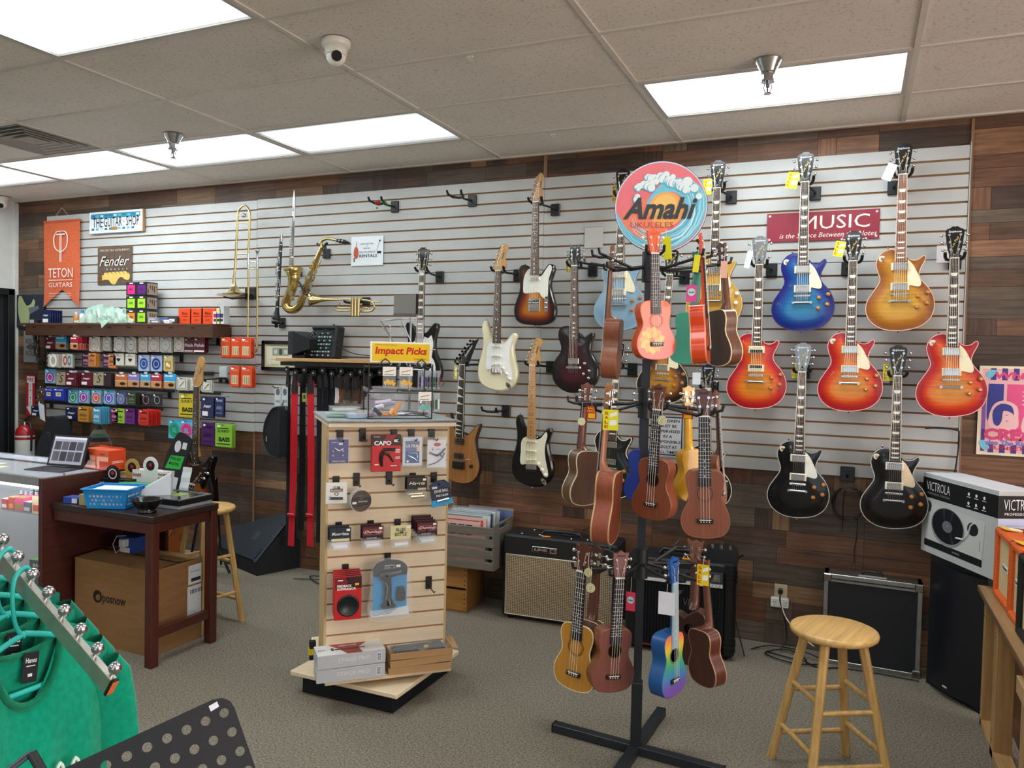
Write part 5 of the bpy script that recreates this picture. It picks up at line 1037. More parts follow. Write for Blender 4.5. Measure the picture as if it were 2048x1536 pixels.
q = MB('satin', 'e0701c'); q.box(0, 0, .002, .055, .03, .002); q.S('e8a048'); q.box(0, 0, .0034, .02, .016, .001); q.S('e8e8e8'); q.tube([(-.02, .01, .004), (-.05, .02, .006), (-.04, .04, .004)], .002, 5); solo(q, 'price_tag', 'orange price tag lying on top of the Line 6 amplifier', 'price tag', p @ Vector((-.09, .03, .543)), (0, 0, .3))
q = MB('satin', '0c0c0d'); q.tube([(-.05, .12, .56), (.05, .06, .556), (.16, .12, .56), (.26, .1, .552), (.2, .2, .556), (.1, .17, .575), (.22, .24, .62), (.3, .2, .56)], .004, 6); solo(q, 'power_cable', 'black power cable bundled on top of the Line 6 amplifier', 'cable', p.to_translation(), (0, 0, radians(3.2)))
w_, d_, h_ = .60, .27, .52
t = thing('guitar_amplifier', 'black Peavey combo amplifier with ribbed grille and white control strip, behind the ukulele stand', 'amplifier', (-.872, 4.40, 0), (0, 0, radians(5)))
q = MB('tolex', '0e0f12'); q.box(0, d_ / 2 + .01, .016 + h_ / 2, w_, d_, h_, .01); rub(q, w_, d_, h_); q.build('cabinet', t)
for sx in (-1, 1):
    q = MB('satin', '0c0d10'); x = sx * (w_ / 2 - .028)
    q.cyl((x, .03, .03), (x, .03, .535), .036, n=16)
    for z in (.05, .075, .10, .44, .465, .49): q.cyl((x, .03, z), (x, .03, z + .014), .041, n=16)
    q.build('corner_post', t)
q = MB('matte', '101216'); q.box(0, .004, .215, w_ - .13, .01, .37)
for k in range(26): q.box(-.22 + k * .0176, -.004, .215, .007, .008, .37)
q.build('grille', t)
q = MB('satin', '3a3b40'); q.box(0, -.0, .460, w_ - .13, .012, .062); q.S('0c0c0c')
for k in range(10): q.cyl((-.20 + k * .035, -.006, .465), (-.20 + k * .035, -.022, .465), .010, .008, 10)
q.S('6a6a70'); q.box(.18, -.008, .462, .08, .004, .04); q.C('c0c0c0'); q.cyl((.165, -.01, .462), (.165, -.02, .462), .008); q.box(.195, -.011, .462, .02, .004, .022)
q.build('control_panel', t)
q = MB('satin', 'd8dade'); q.box(0, -.004, .418, w_ - .13, .012, .018); q.S('22242a'); q.text('112', .20, .418, .05, .011, -.0105, .3); q.build('control_strip', t)
q = MB('metal', '9a9ca0'); q.poly([(-.06, .335), (.02, .37), (-.0, .345), (.0, .30), (-.02, .25), (-.028, .30)], -.0095); q.poly([(-.05, .36), (.03, .378), (.0, .362)], -.0096); q.text('VEY', .06, .31, .075, .04, -.0096, .1, .0); q.poly([(.06, .29), (.08, .29), (.07, .235)], -.0096); q.build('badge', t)
q = MB('satin', '8a2a2a'); q.box(0, -.004, .04, w_ - .13, .012, .008); q.build('lower_strip', t)
q = MB('satin', '101114'); q.tube([(-.13, .12, .54), (-.11, .12, .57), (.11, .12, .57), (.13, .12, .54)], .013, 8); q.build('handle', t)
p = t.matrix_basis
q = MB('satin', 'e0881c'); q.box(0, 0, .004, .05, .03, .004); q.S('eeeeee'); q.tube([(-.02, 0, .006), (-.01, .01, .03), (.01, 0, .01)], .002, 5); solo(q, 'price_tag', 'orange price tag on top of the Peavey amplifier', 'price tag', p @ Vector((.03, .05, .536)))
t = thing('effects_unit', 'black angled effects unit on top of the Peavey amplifier', 'effects unit', p @ Vector((.215, .13, .536)), (0, 0, radians(5)))
q = MB('blackmetal', '15171b'); q.prism([(-.10, 0), (.095, 0), (.085, .06), (.06, .075), (-.06, .075), (-.09, .05)][::-1][::-1], -.07, .07); q.build('case', t)
for x in (-.05, 0, .05): q = MB('metal', 'c8c8cc'); q.cyl((x, -.01, .074), (x, -.01, .088), .009, n=10); q.build('foot_switch', t)
# cables on the floor
for pts, lb in (([(-.42, 4.66, .01), (-.2, 4.60, .012), (-.3, 4.72, .02), (-.42, 4.62, .012), (-.25, 4.54, .012), (-.1, 4.62, .015), (-.22, 4.7, .03), (-.4, 4.74, .02), (-.5, 4.66, .01)], 'tangled black cable on the carpet below the wall outlet'), ([(-3.72, 4.55, .01), (-3.5, 4.62, .012), (-3.3, 4.58, .012), (-3.4, 4.7, .012), (-3.65, 4.66, .012), (-3.45, 4.52, .012), (-3.12, 4.45, .012), (-3.02, 4.28, .012), (-3.18, 4.16, .012), (-3.1, 4.32, .012), (-2.95, 4.5, .02), (-2.9, 4.7, .12)], 'black cable looped on the carpet left of the display tower'), ([(-.52, 4.52, .01), (-.62, 4.66, .3), (-.6, 4.7, .5), (-.55, 4.62, .56)], 'black cable at the right side of the Peavey amplifier'), ([(.36, 4.60, .008), (.15, 4.615, .008), (-.02, 4.60, .008), (-.12, 4.55, .008), (-.2, 4.6, .008)], 'thin black cable along the floor in front of the flight case')):
    q = MB('satin', '0d0d0e'); q.tube(spline(pts, 6, False), .0042, 6); solo(q, 'floor_cable', lb, 'cable')
# outlet
t = thing('wall_outlet', 'beige wall outlet with a white multi-plug adapter below it', 'outlet', (-.362, WB - .001, .305))
q = MB('satin', 'cdbf9c'); q.box(0, -.004, .0, .072, .008, .115, .002); q.build('cover_plate', t)
q = MB('satin', 'e8e8e4'); q.box(-.002, -.024, -.045, .10, .04, .055, .004); q.S('2a2a2a')
for sx in (-.03, .03): q.box(sx - .006, -.0445, -.04, .003, .001, .010); q.box(sx + .006, -.0445, -.04, .003, .001, .010); q.disc(sx, -.056, .003, -.0446, 8)
q.build('adapter', t)
q = MB('satin', '121212'); q.box(.0, -.022, .02, .024, .028, .03, .004); q.tube([(0, -.03, .015), (.0, -.06, -.02), (.02, -.08, -.08), (.04, -.07, -.16), (.05, -.08, -.24), (.02, -.12, -.288)], .004, 6); q.build('plug', t)
q = MB('satin', 'c8b8b0'); q.tube(spline([(.01, -.04, -.0), (.02, -.07, -.06), (.05, -.1, -.11), (.12, -.14, -.17), (.2, -.16, -.22)], 4, False), .004, 6); solo(q, 'extension_lead', 'pale extension lead running from the outlet behind the wooden stool', 'cable', (-.362, WB - .03, .305))
# flight case
t = thing('flight_case', 'black road case with aluminium edging standing against the wood wall', 'flight case', (.122, 4.655, 0), (0, 0, radians(-.6)))
w_, d_, h_ = .49, .13, .505
q = MB('tolex', '12151c'); q.box(0, d_ / 2, h_ / 2 + .003, w_ - .012, d_ - .01, h_ - .012); q.build('shell', t)
q = MB('brushed', 'a8aaa6')
for sx in (-1, 1):
    q.box(sx * (w_ / 2 - .012), d_ / 2, h_ / 2, .024, d_, h_, .002)
for z in (.012, h_ - .012): q.box(0, d_ / 2, z, w_, d_, .024, .002)
q.box(0, .0, h_ - .035, w_ - .03, .008, .012); q.C('c8c8c8')
for k in range(4):
    for z in (.012, h_ - .012): q.cyl((-.18 + k * .12, -.001, z), (-.18 + k * .12, -.004, z), .004, n=8)
    for sx in (-1, 1): q.cyl((sx * (w_ / 2 - .012), -.001, .08 + k * .11), (sx * (w_ / 2 - .012), -.004, .08 + k * .11), .004, n=8)
q.build('edging', t)
for sx in (-1, 1):
    for z in (.02, h_ - .02): q = MB('metal', '9a9c9c'); q.box(sx * (w_ / 2 - .018), .0, z, .042, .014, .042, .004); q.build('corner', t)
q = MB('metal', 'b8b8b8'); q.box(0, d_ / 2, h_ + .003, .14, .05, .006); q.build('handle_plate', t)
q = MB('satin', '15100f'); q.tube([(-.05, d_ / 2, h_ + .008), (-.045, d_ / 2, h_ + .022), (.045, d_ / 2, h_ + .022), (.05, d_ / 2, h_ + .008)], .009, 8); q.build('handle', t)
# coiled guitar cable on the slatwall
c0 = at(1697, 1000, 4.78)
q = MB('satin', '0c0c0d')
pts = []
for k in range(64): a = k * 2 * pi / 16; r = .085 + .006 * sin(k * .9); pts.append((r * cos(a) * .95 + .006 * sin(k), -.012 * (k % 5) / 5, r * sin(a) * 1.12 - .02))
q.tube(pts, .0032, 6); q.tube([(-.02, -.01, .06), (-.028, -.01, -.02), (-.026, -.01, -.13), (-.03, -.01, -.17)], .0032, 6); q.tube([(.05, -.01, -.09), (.05, -.01, -.2), (.04, -.012, -.28), (.042, -.012, -.34)], .003, 6); q.C('8a8a8a'); q.cyl((-.03, -.01, -.165), (-.03, -.01, -.19), .005); q.cyl((.042, -.012, -.34), (.040, -.012, -.375), .005, .003); solo(q, 'guitar_cable', 'black instrument cable coiled on a hook between the two black guitars', 'cable', c0)
q = MB('satin', '15171b'); q.box(0, 0, 0, .075, .018, .085, .003); q.tube([(0, -.01, 0), (0, -.05, -.01), (0, -.06, .01)], .006, 6); solo(q, 'wall_hook', 'black hook plate holding the coiled cable under the slatwall', 'hook', at(1695, 948, 4.81))
q = MB('satin', '0c0c0d'); a_ = [at(u, v, 4.80) for u, v in ((1850, 857), (1885, 856), (1915, 861))]; b_ = [at(u, v, 4.80) for u, v in ((1918, 868), (1917, 895), (1912, 930), (1906, 962))]; q.tube(spline([tuple(p) for p in a_ + b_], 4, False), .004, 6); solo(q, 'slat_cable', 'black cable tucked in a slat groove and hanging down the right edge of the slatwall', 'cable')
# speaker and turntable box
FD = Vector((.56, -.83, 0)).normalized(); sa = atan2(FD.y, FD.x)
t = thing('pa_speaker', 'tall black loudspeaker with curved grille under the turntable box', 'speaker', (.395, 4.617, 0), (0, 0, sa))
q = MB('tolex', '0e1014'); w_, h_ = .385, .685
pl = [(0, 0), (w_, 0), (w_ - .03, .24), (.07, .24)]
def hprism(q, pl, z0, z1): 
    n = len(pl); q.add([(x, y, z0) for x, y in pl], [tuple(range(n - 1, -1, -1))]); q.add([(x, y, z1) for x, y in pl], [tuple(range(n))]); q.add([(x, y, z0) for x, y in pl] + [(x, y, z1) for x, y in pl], [(i, (i + 1) % n, (i + 1) % n + n, i + n) for i in range(n)])
hprism(q, pl, .0, h_); q.build('cabinet', t)
q = MB('blackmetal', '0b0e16'); arc = [(x * w_ / 12, -.045 * sin(pi * x / 12)) for x in range(13)]; q.add([(x, y, z) for z in (.03, h_ - .03) for x, y in arc], [(i, i + 1, i + 14, i + 13) for i in range(12)], True); q.add([(x, y, h_ - .03) for x, y in arc] + [(x, 0, h_ - .03) for x, y in arc], [(i, i + 1, i + 14, i + 13) for i in range(12)]); q.add([(x, y, .03) for x, y in arc] + [(x, 0, .03) for x, y in arc], [(i + 13, i + 14, i + 1, i) for i in range(12)]); q.build('grille', t)
q = MB('satin', 'c8c8cc'); q.box(.19, -.048, .06, .03, .002, .008); q.build('badge', t)
fd = Vector((.447, -.894, 0)); va = atan2(fd.y, fd.x)
t = thing('turntable_box', 'white and black Victrola turntable carton on top of the loudspeaker', 'carton', (.352, 4.70, .687), (0, 0, va))
w_, d_, h_ = .60, .20, .415
q = MB('paper', 'b9bcbb'); q.box(w_ / 2, d_ / 2, h_ / 2, w_, d_, h_); q.P('cfd2d8'); q.box(w_ / 2, d_ / 2, h_ + .0004, w_, d_, .001)
q.P('101216'); q.rect(0, h_ - .125, w_, h_ - .02, -.0008); q.push(T(w_, 0, 0) @ RZ(90)); q.rect(0, h_ - .125, d_, h_ - .02, -.0008); q.P('c0c8e8'); q.rect(0, .0, d_, h_ - .128, -.0007); q.P('f4f6fa'); q.text('VICTROLA', .11, h_ - .062, .17, .050, -.0014, 0, -.01); q.text('PROFESSIONAL', .10, h_ - .105, .14, .012, -.0014); q.P('8a9ac8')
for k in range(6): q.rect(.04, h_ - .16 - k * .03, .2, h_ - .157 - k * .03, -.0012)
q.pop()
q.P('e8e8e8'); q.rect(0, h_ - .1275, w_, h_ - .1262, -.0012); q.rect(0, h_ - .0195, w_, h_ - .0182, -.0012)
q.text('VICTROLA', .135, h_ - .062, .20, .046, -.0014, 0, -.01); q.P('8c8e92'); q.text('PROFESSIONAL TURNTABLE', .14, h_ - .1, .19, .011, -.0014); q.P('e8e8e8')
for i in range(3):
    for j in range(2): q.disc(.385 + i * .058, h_ - .05 - j * .045, .008, -.0014, 14); q.rect(.37 + i * .058, h_ - .066 - j * .045, .40 + i * .058, h_ - .063 - j * .045, -.0013)
q.P('2a2d30'); q.disc(.055, h_ - .17, .030, -.0010, 28)
q.P('c4c6c4'); q.poly([(.03, .07), (.50, .07), (.515, .255), (.09, .265)], -.0011); q.P('15171a'); q.poly([(.03, .035), (.50, .035), (.50, .07), (.03, .07)], -.0012); q.P('d0d0d0'); q.text('VICTROLA', .30, .052, .06, .007, -.0016)
q.push(T(.225, 0, .165)); q.P('8e9090'); q.disc(0, 0, .140, -.0014, 48, .098); q.P('14161c'); q.disc(0, .006, .130, -.0018, 48, .088); q.P('30333c')
q.poly([(-.02, .02), (-.045, .085), (-.025, .09)], -.0020); q.poly([(.02, .02), (.05, .082), (.035, .088)], -.0020); q.poly([(.02, -.01), (.04, -.075), (.06, -.07)], -.0020); q.P('6d7074'); q.disc(0, .004, .042, -.0022, 32, .029); q.P('d8d8d8'); q.disc(.004, .008, .003, -.0026, 8); q.pop()
q.P('1c1e22'); q.disc(.425, .20, .042, -.0014, 28, .032); q.P('d5d7da'); q.tube([(.44, -.002, .235), (.41, -.002, .215), (.395, -.002, .17), (.36, -.002, .135), (.30, -.002, .13)], .005, 6); q.P('8a8c8e'); q.box(.48, -.001, .13, .004, .001, .05)
q.build('carton', t)

# ================================================================ WOODEN SHELF WITH AMPS AT THE RIGHT
sh = thing('plywood_rack', 'unfinished wooden rack at the right edge carrying the orange amplifiers', 'shelf', (.585, 4.19, 0), (0, 0, radians(-90)))
q = MB('wood_x', 'a98860'); q.box(.72, .22, .625, 1.6, .48, .02, .001); q.use('wood_x', '7a5c40'); q.box(.72, -.02, .625, 1.56, .004, .021); q.build('top_board', sh)
for x in (.02, .335, .95, 1.5): q = MB('wood_z', 'b8905e'); q.box(x, .035, .307, .075 if x > .1 else .04, .07, .614, .002); q.use('matte', '3a2a1c'); q.cyl((x + .01, -.001, .52), (x + .01, -.0015, .52), .004, n=8); q.cyl((x + .01, -.001, .08), (x + .01, -.0015, .08), .004, n=8); q.build('post', sh)
q = MB('wood_x', 'b8905e'); q.box(.75, .035, .02, 1.5, .07, .036, .002); q.build('bottom_rail', sh)
q = MB('wood_z', '6a4630'); q.box(.8, .12, .30, 1.5, .012, .56); q.build('back_panel', sh)
q = MB('wood_x', 'c4a070'); q.box(1.28, -.012, .54, .7, .02, .06, .002); q.build('front_rail', sh)
def oamp(label, x, y, body, h, w, logo=True, loc=0):
    t = thing('guitar_amplifier', label, 'amplifier', (x, y, .6355), (0, 0, radians(-90 + 2)))
    q = MB('tolex', body); d_ = .20
    # open-front shell: rounded frame around the recessed grille
    th_ = .030
    q.box(w / 2, d_ / 2, h - th_ / 2, w, d_, th_, .008); q.box(w / 2, d_ / 2, th_ / 2, w, d_, th_, .008); q.box(th_ / 2, d_ / 2, h / 2, th_, d_, h, .008); q.box(w - th_ / 2, d_ / 2, h / 2, th_, d_, h, .008); q.box(w / 2, d_ - .01, h / 2, w - .01, .015, h - .01)
    q.build('cabinet', t)
    q = MB('grille_cream', '999999'); q.box(w / 2, .022, h / 2, w - 2 * th_ + .002, .006, h - 2 * th_ + .002); q.build('grille', t)
    if logo: q = MB('satin', 'e8e8e4'); q.push(T(w / 2, 0, h / 2) @ RY(0)); q.box(0, .016, 0, .10, .004, .026, .001); q.S('1a1a1a'); q.text('Orange', 0, 0, .09, .02, .0132, .2, .03); q.pop(); q.build('badge', t)
    q = MB('satin', '141416'); q.tube([(w * .3, d_ / 2, h), (w * .33, d_ / 2, h + .02), (w * .67, d_ / 2, h + .02), (w * .7, d_ / 2, h)], .010, 8); q.build('handle', t)
    return t
A1 = oamp('orange amplifier with cream grille, farthest on the wooden rack', .605, 4.13, 'dd6220', .31, .32); A2 = oamp('orange amplifier with cream grille, second on the wooden rack', .610, 3.80, 'dd6220', .315, .225); oamp('black-edged amplifier with cream grille cut off at the right edge', .602, 3.56, '101216', .315, .5, False)
for a, lb in ((A1, 'yellow and white price tag on the farthest orange amplifier'), (A2, 'yellow and white price tag on the second orange amplifier')):
    p = a.location; q = MB('paper', 'e8b43a'); q.box(0, 0, 0, .10, .07, .002); q.P('f2f2ee'); q.box(.01, 0, .0015, .05, .035, .001); solo(q, 'price_tag', lb, 'price tag', (p.x + .06, p.y - .07, p.z + (.314 if a is A1 else .319)), (radians(3), radians(8), radians(20)))

# ================================================================ RECORD CRATE
t = thing('wooden_crate', 'brown wooden crate on the floor, right of the display tower', 'crate', (-2.52, 4.46, 0), (0, 0, radians(4)))
for k in range(2):
    q = MB('wood_x', 'a5743c'); q.box(0, .007, .075 + k * .155, .52, .014, .138, .001); q.build('front_slat', t)
q = MB('wood_x', '8f6434'); q.box(.253, .15, .155, .014, .28, .30); q.box(-.253, .15, .155, .014, .28, .30); q.box(0, .29, .155, .52, .014, .30); q.box(0, .15, .304, .52, .30, .012); q.box(0, .15, .006, .52, .30, .012); q.use('matte', '1a120c'); q.box(0, .03, .155, .5, .01, .28)
for z in (.03, .06, .09, .12, .18, .21, .25, .28): q.cyl((.245, -.001, z), (.245, -.002, z), .004, n=8)
q.build('crate_body', t)
cr_ = thing('record_crate', 'grey slatted crate filled with vinyl records, on the brown crate', 'crate', (-2.30, 4.40, .312), (0, 0, radians(4)))
GC = '6f6a60'
for k in range(4): q = MB('wood_x', GC); q.box(0, .006, .03 + k * .073, .50, .012, .052, .001); q.build('front_slat', cr_)
for k in range(4): q = MB('wood_x', GC); q.box(0, .354, .03 + k * .073, .50, .012, .052, .001); q.build('rear_slat', cr_)
for sx in (-1, 1):
    q = MB('wood_y', GC); q.box(sx * .246, .18, .125, .012, .34, .25); q.box(sx * .246, .055, .27, .012, .09, .04); q.box(sx * .246, .305, .27, .012, .09, .04); q.box(sx * .246, .18, .285, .012, .17, .010); q.build('end_panel', cr_)
q = MB('wood_x', GC); q.box(0, .18, .004, .49, .34, .008); q.build('bottom', cr_)
rr = random.Random(2); RC = ['d8b0a8', 'b8b4a8', '2a2426', '38424a', 'd0d4d4', '9ab4c0', '5a7a94', 'c8c4bc', '1f2530', '7a9aa8', 'b0b8b8', '3a5a8a', 'e0e0dc', '88786a', 'c0c8cc', '4a6a9a', '2c4e96']
for k in range(17):
    b = thing('vinyl_record', 'worn pink record sleeve at the front of the grey crate' if k == 0 else 'blue record sleeve at the back right of the grey crate' if k == 16 else ORD[k] + ' record sleeve from the front of the grey crate', 'record', cr_.matrix_basis @ Vector((rr.uniform(-.03, .03) + (.06 if k == 16 else 0), .03 + k * .0185, .010)), (radians(-3 - k * .3), 0, radians(4)), 'records in the grey crate' if 0 < k < 16 else None)
    q = MB('paper', RC[k]); q.box(0, 0, .157, .31, .004, .31); 
    if k == 0: q.P('b8333a'); q.text('R', .13, .27, .025, .06, -.0026, 0, .03); q.rect(-.15, .29, .11, .296, -.0026); q.P('3a3230'); [q.rect(-.15 + j * .055, .20, -.105 + j * .055, .265, -.0026) for j in range(4)]
    if k == 1: q.P('b8473a'); q.rect(.13, .29, .15, .3, -.0026)
    q.build('sleeve', b)
    if k % 3 == 1: q = MB('clear', 'e8f0f2'); q.box(0, 0, .165, .325, .008, .33); q.build('plastic_cover', b)

# ================================================================ STOOLS
def stool(label, x, y, h, r, a0, lean=.21, col='d2a868'):
    t = thing('wooden_stool', label, 'stool', (x, y, 0), (0, 0, radians(a0)))
    q = MB('wood_x', col); q.lathe([(.001, h), (r - .012, h), (r - .003, h - .004), (r, h - .012), (r - .002, h - .022), (r - .012, h - .030), (.001, h - .030)], n=48); q.build('seat', t)
    top = r * .64; legs = []
    for k in range(4):
        a = radians(90 * k); p0 = Vector((cos(a) * lean, sin(a) * lean, 0)); p1 = Vector((cos(a) * top, sin(a) * top, h - .028)); legs.append((p0, p1))
        q = MB('wood_z', col); d = (p1 - p0); u = Vector((-sin(a), cos(a), 0)); w = Vector((cos(a), sin(a), 0)); hw_ = .0175
        u2 = (u + w).normalized() * hw_ * 1.3; w2 = (w - u).normalized() * hw_ * 1.3
        vs = []
        for P_ in (p0, p1): vs += [P_ + u2 * .8 + w2 * .25, P_ + u2 * .25 + w2 * .8, P_ - u2 * .25 + w2 * .8, P_ - u2 * .8 + w2 * .25, P_ - u2 * .8 - w2 * .25, P_ - u2 * .25 - w2 * .8, P_ + u2 * .25 - w2 * .8, P_ + u2 * .8 - w2 * .25]
        q.add(vs, [(i, (i + 1) % 8, (i + 1) % 8 + 8, i + 8) for i in range(8)] + [tuple(range(7, -1, -1)), tuple(range(8, 16))]); q.build('leg', t)
    for lv, (fa, fb) in enumerate(((.27, .20), (.60, .54))):
        for k in range(4):
            f = fa if k % 2 else fb; (a0_, a1), (b0, b1) = legs[k], legs[(k + 1) % 4]; q = MB('wood_x', col); q.cyl(a0_.lerp(a1, f), b0.lerp(b1, f), .0105, n=12); q.build('rung', t)
    return t
stool('natural wooden bar stool at the front right', -.045, 3.365, .61, .168, 75, .235)
stool('natural wooden stool behind the dark table at the left', -3.585, 3.575, .72, .165, 36, .21)
# stage monitor behind
t = thing('stage_monitor', 'black wedge stage monitor on the floor against the wall, behind the stool', 'speaker', (-4.02, 4.50, 0), (0, 0, radians(-20)))
q = MB('tolex', '14171c')
pr_ = [(0, 0), (0, .09), (.02, .30), (.06, .40), (.12, .44), (.40, .30), (.47, .10), (.45, 0)]      # side profile: depth, height
W_ = .66
P3 = [(0, .0), (0, .10), (.30, .40), (.36, .42), (.48, .36), (.50, .12), (.47, 0)]
q.add([(-W_ , y, z) for y, z in P3], [tuple(range(len(P3)))]); q.add([(0, y, z) for y, z in P3], [tuple(range(len(P3) - 1, -1, -1))])
n = len(P3); q.add([(-W_, y, z) for y, z in P3] + [(0, y, z) for y, z in P3], [(i, i + n, (i + 1) % n + n, (i + 1) % n) for i in range(n)]); q.build('cabinet', t)
q = MB('blackmetal', '1e242c'); q.quad((-W_ + .03, -.004, .11), (-.05, -.004, .11), (-.05, .296, .41), (-W_ + .03, .296, .41)); q.S('3a4048'); d = Vector((0, .3, .3)); q.quad((-.28, .10, .218), (-.21, .10, .218), (-.21, .15, .268), (-.28, .15, .268)); q.build('grille', t)
q = MB('satin', '2e3440'); q.add([(-.045, -.008, .10), (-.005, -.008, .10), (-.005, .29, .41), (-.045, .29, .41)], [(0, 1, 2, 3)]); q.C('8a8a8a'); [q.sphere((-.025, -.006 + k * .075, .115 + k * .078), .005, 4) for k in range(4)]; q.build('edge_trim', t)

# ================================================================ BAND INSTRUMENTS ON THE WALL
def zb(x, y, yy=4.70): return at(420 + x / 4.3875, 370 + y / 4.3875, yy)
def zp(pts, yy=4.70, k=4): return spline([tuple(zb(*p, yy)) for p in pts], k, False)
BR = 'cdb984'
t = thing('trombone', 'brass trombone hanging vertically on the slatwall above the wooden shelf', 'trombone')
q = MB('metal', BR); pts = zp([(205, 850), (215, 780), (228, 600), (236, 430), (243, 280), (258, 215), (300, 182), (338, 215), (350, 280), (345, 420), (335, 620)], 4.70, 5); q.tube(pts, .0085, 10); q.build('main_tubing', t)
a, b = zb(208, 800), zb(215, 965); ml, mr = zb(100, 962), zb(333, 962); R_ = (mr - ml).length / 2; b = (ml + mr) / 2; Ld = (b - a).length
q = MB('metal', BR); q.lathe([(.009, 0), (.013, .25 * Ld), (.020, .5 * Ld), (.034, .72 * Ld), (.055, .87 * Ld), (.085, .965 * Ld), (R_, Ld), (R_ - .003, Ld + .001), (.08, .96 * Ld), (.05, .86 * Ld), (.01, .4 * Ld)], a, b - a, 36); q.build('bell', t)
q = MB('metal', BR); q.tube([zb(335, 620), zb(337, 900), zb(330, 1440)], .0072, 8); q.tube([zb(415, 640), zb(417, 900), zb(412, 1430)], .0072, 8); q.tube(zp([(330, 1435), (340, 1460), (375, 1472), (405, 1458), (413, 1425)]), .0078, 8); q.build('slide', t)
q = MB('metal', 'c9c9cc'); q.tube([zb(336, 600), zb(337, 735)], .0095, 10); q.tube([zb(415, 640), zb(416, 735)], .0092, 10); q.tube([zb(340, 668), zb(412, 680)], .005, 8); q.build('slide_receiver', t)
q = MB('metal', 'c9c9cc'); a = zb(415, 640); q.lathe([(.006, 0), (.007, .03), (.015, .05), (.019, .062), (.016, .066), (.006, .05)], a, (0, 0, 1), 20); q.build('mouthpiece', t)
q = MB('metal', 'c8ccd0'); q.sphere(zb(298, 268), .020, 8, .8); q.C(BR); q.tube([zb(246, 268), zb(348, 268)], .004, 6); q.build('counterweight', t)
for p0, p1 in (((243, 335), (346, 335)), ((232, 605), (336, 605)), ((340, 733), (415, 737))): q = MB('metal', BR); q.tube([zb(*p0), zb(*p1)], .0045, 6); q.build('brace', t)
t = thing('clarinet', 'black clarinet with silver keys standing vertically on a wall peg', 'clarinet')
q = MB('satin', '101012'); a, b = zb(622, 505), zb(590, 1090); q.lathe([(.012, 0), (.0135, .02), (.0135, .96 * (b - a).length), (.015, (b - a).length)], a, b - a, 16); q.build('body', t)
q = MB('satin', '101012'); c = zb(580, 1170); q.lathe([(.015, 0), (.018, .3 * (c - b).length), (.026, .7 * (c - b).length), (.036, (c - b).length), (.034, (c - b).length + .006)], b, c - b, 24); q.build('bell', t)
q = MB('metal', 'c8cacc'); q.lathe([(.0095, 0), (.012, .01), (.0115, (zb(622, 505) - zb(627, 430)).length)], zb(622, 505), zb(627, 430) - zb(622, 505), 16); q.build('mouthpiece_cap', t)
for y in (520, 578, 745, 965, 1065): q = MB('metal', 'c0c2c6'); f = (y - 505) / (1090 - 505); p = a.lerp(b, f); q.cyl(p, p + (b - a).normalized() * .008, .0155, n=16); q.build('ring', t)
rr = random.Random(11)
for k in range(22):
    f = .18 + k * .032; p = a.lerp(b, f) + Vector((rr.uniform(-.016, .016), -.014, 0)); q = MB('metal', 'd5d7da'); d = (b - a).normalized(); q.tube([p, p + d * rr.uniform(.02, .05) + Vector((rr.uniform(-.01, .012), 0, 0))], .0028, 6); q.cyl(p, p + Vector((0, -.006, 0)), .0075, n=10); q.build('key', t)
def plate(x0, y0, x1, y1, lb, arm=True):
    a, b = zb(x0, y0, 4.80), zb(x1, y1, 4.80); c = (a + b) / 2; t = thing('instrument_hook', lb, 'hook', (c.x, WALL, c.z)); q = MB('satin', '191b1f'); q.box(0, -.009, 0, abs(b.x - a.x), .018, abs(a.z - b.z), .003); q.build('wall_plate', t); return t
t = plate(303, 905, 390, 1005, 'dark hook plate behind the trombone slide'); q = MB('blackmetal', '121214'); q.tube([(-.0, -.015, -.03), (-.10, -.10, -.045), (-.16, -.13, -.03)], .006, 8); q.build('arm', t)
t = plate(602, 1165, 650, 1255, 'black peg holding the clarinet bell'); c = zb(582, 1205, 4.70); o_ = t.location; q = MB('satin', '141416'); d = Vector((c.x - o_.x, c.y - o_.y, c.z - o_.z)); q.lathe([(.0, -.04), (.012, -.04), (.012, -.015), (.036, -.010), (.036, .015), (.030, .018), (.022, .045)], d, (0, 0, 1), 20); q.tube([(0, -.01, 0), (d.x, d.y + .03, d.z)], .010, 8); q.build('peg', t)
t = plate(985, 560, 1045, 640, 'black wall hook holding the saxophone neck'); q = MB('blackmetal', '101012'); o_ = t.location; q.tube([Vector(p) - o_ for p in zp([(1020, 600), (1010, 530), (1030, 510)], 4.72)], .010, 8); q.tube([Vector(p) - o_ for p in zp([(940, 512), (950, 525), (975, 532), (1005, 545), (1020, 590)], 4.70)], .008, 8); q.build('arm', t)
t = plate(743, 722, 795, 800, 'grey hook plate behind the flute and saxophone bell'); t = plate(1330, 985, 1395, 1052, 'black hook plate behind the trumpet'); q = MB('blackmetal', '101012'); o_ = t.location; q.tube([Vector(p) - o_ for p in zp([(1360, 1020), (1280, 1035), (1200, 1030), (1175, 1018)], 4.72)], .009, 8); q.build('arm', t)
t = thing('flute', 'long thin silver flute standing upright beside the saxophone', 'flute')
q = MB('metal', 'd6d8dc'); a, b = zb(742, 46, 4.71), zb(720, 755, 4.71); l = (b - a).length; q.lathe([(.0075, 0), (.0085, .005), (.0100, .12 * l), (.0100, l), (.0, l)], a, b - a, 14); q.build('tube', t)
for f in (.10, .27, .30, .82): q = MB('metal', 'e0e2e6'); p = a.lerp(b, f); q.cyl(p, p + (b - a).normalized() * .012, .0125, n=14); q.build('ring', t)
for k in range(15): q = MB('metal', 'd0d2d6'); p = a.lerp(b, .46 + k * .035) + Vector((-.012, -.010, 0)); q.cyl(p, p + Vector((0, -.006, 0)), .0085, n=12); q.tube([p, p + Vector((-.004, 0, -.022))], .0022, 5); q.build('key', t)
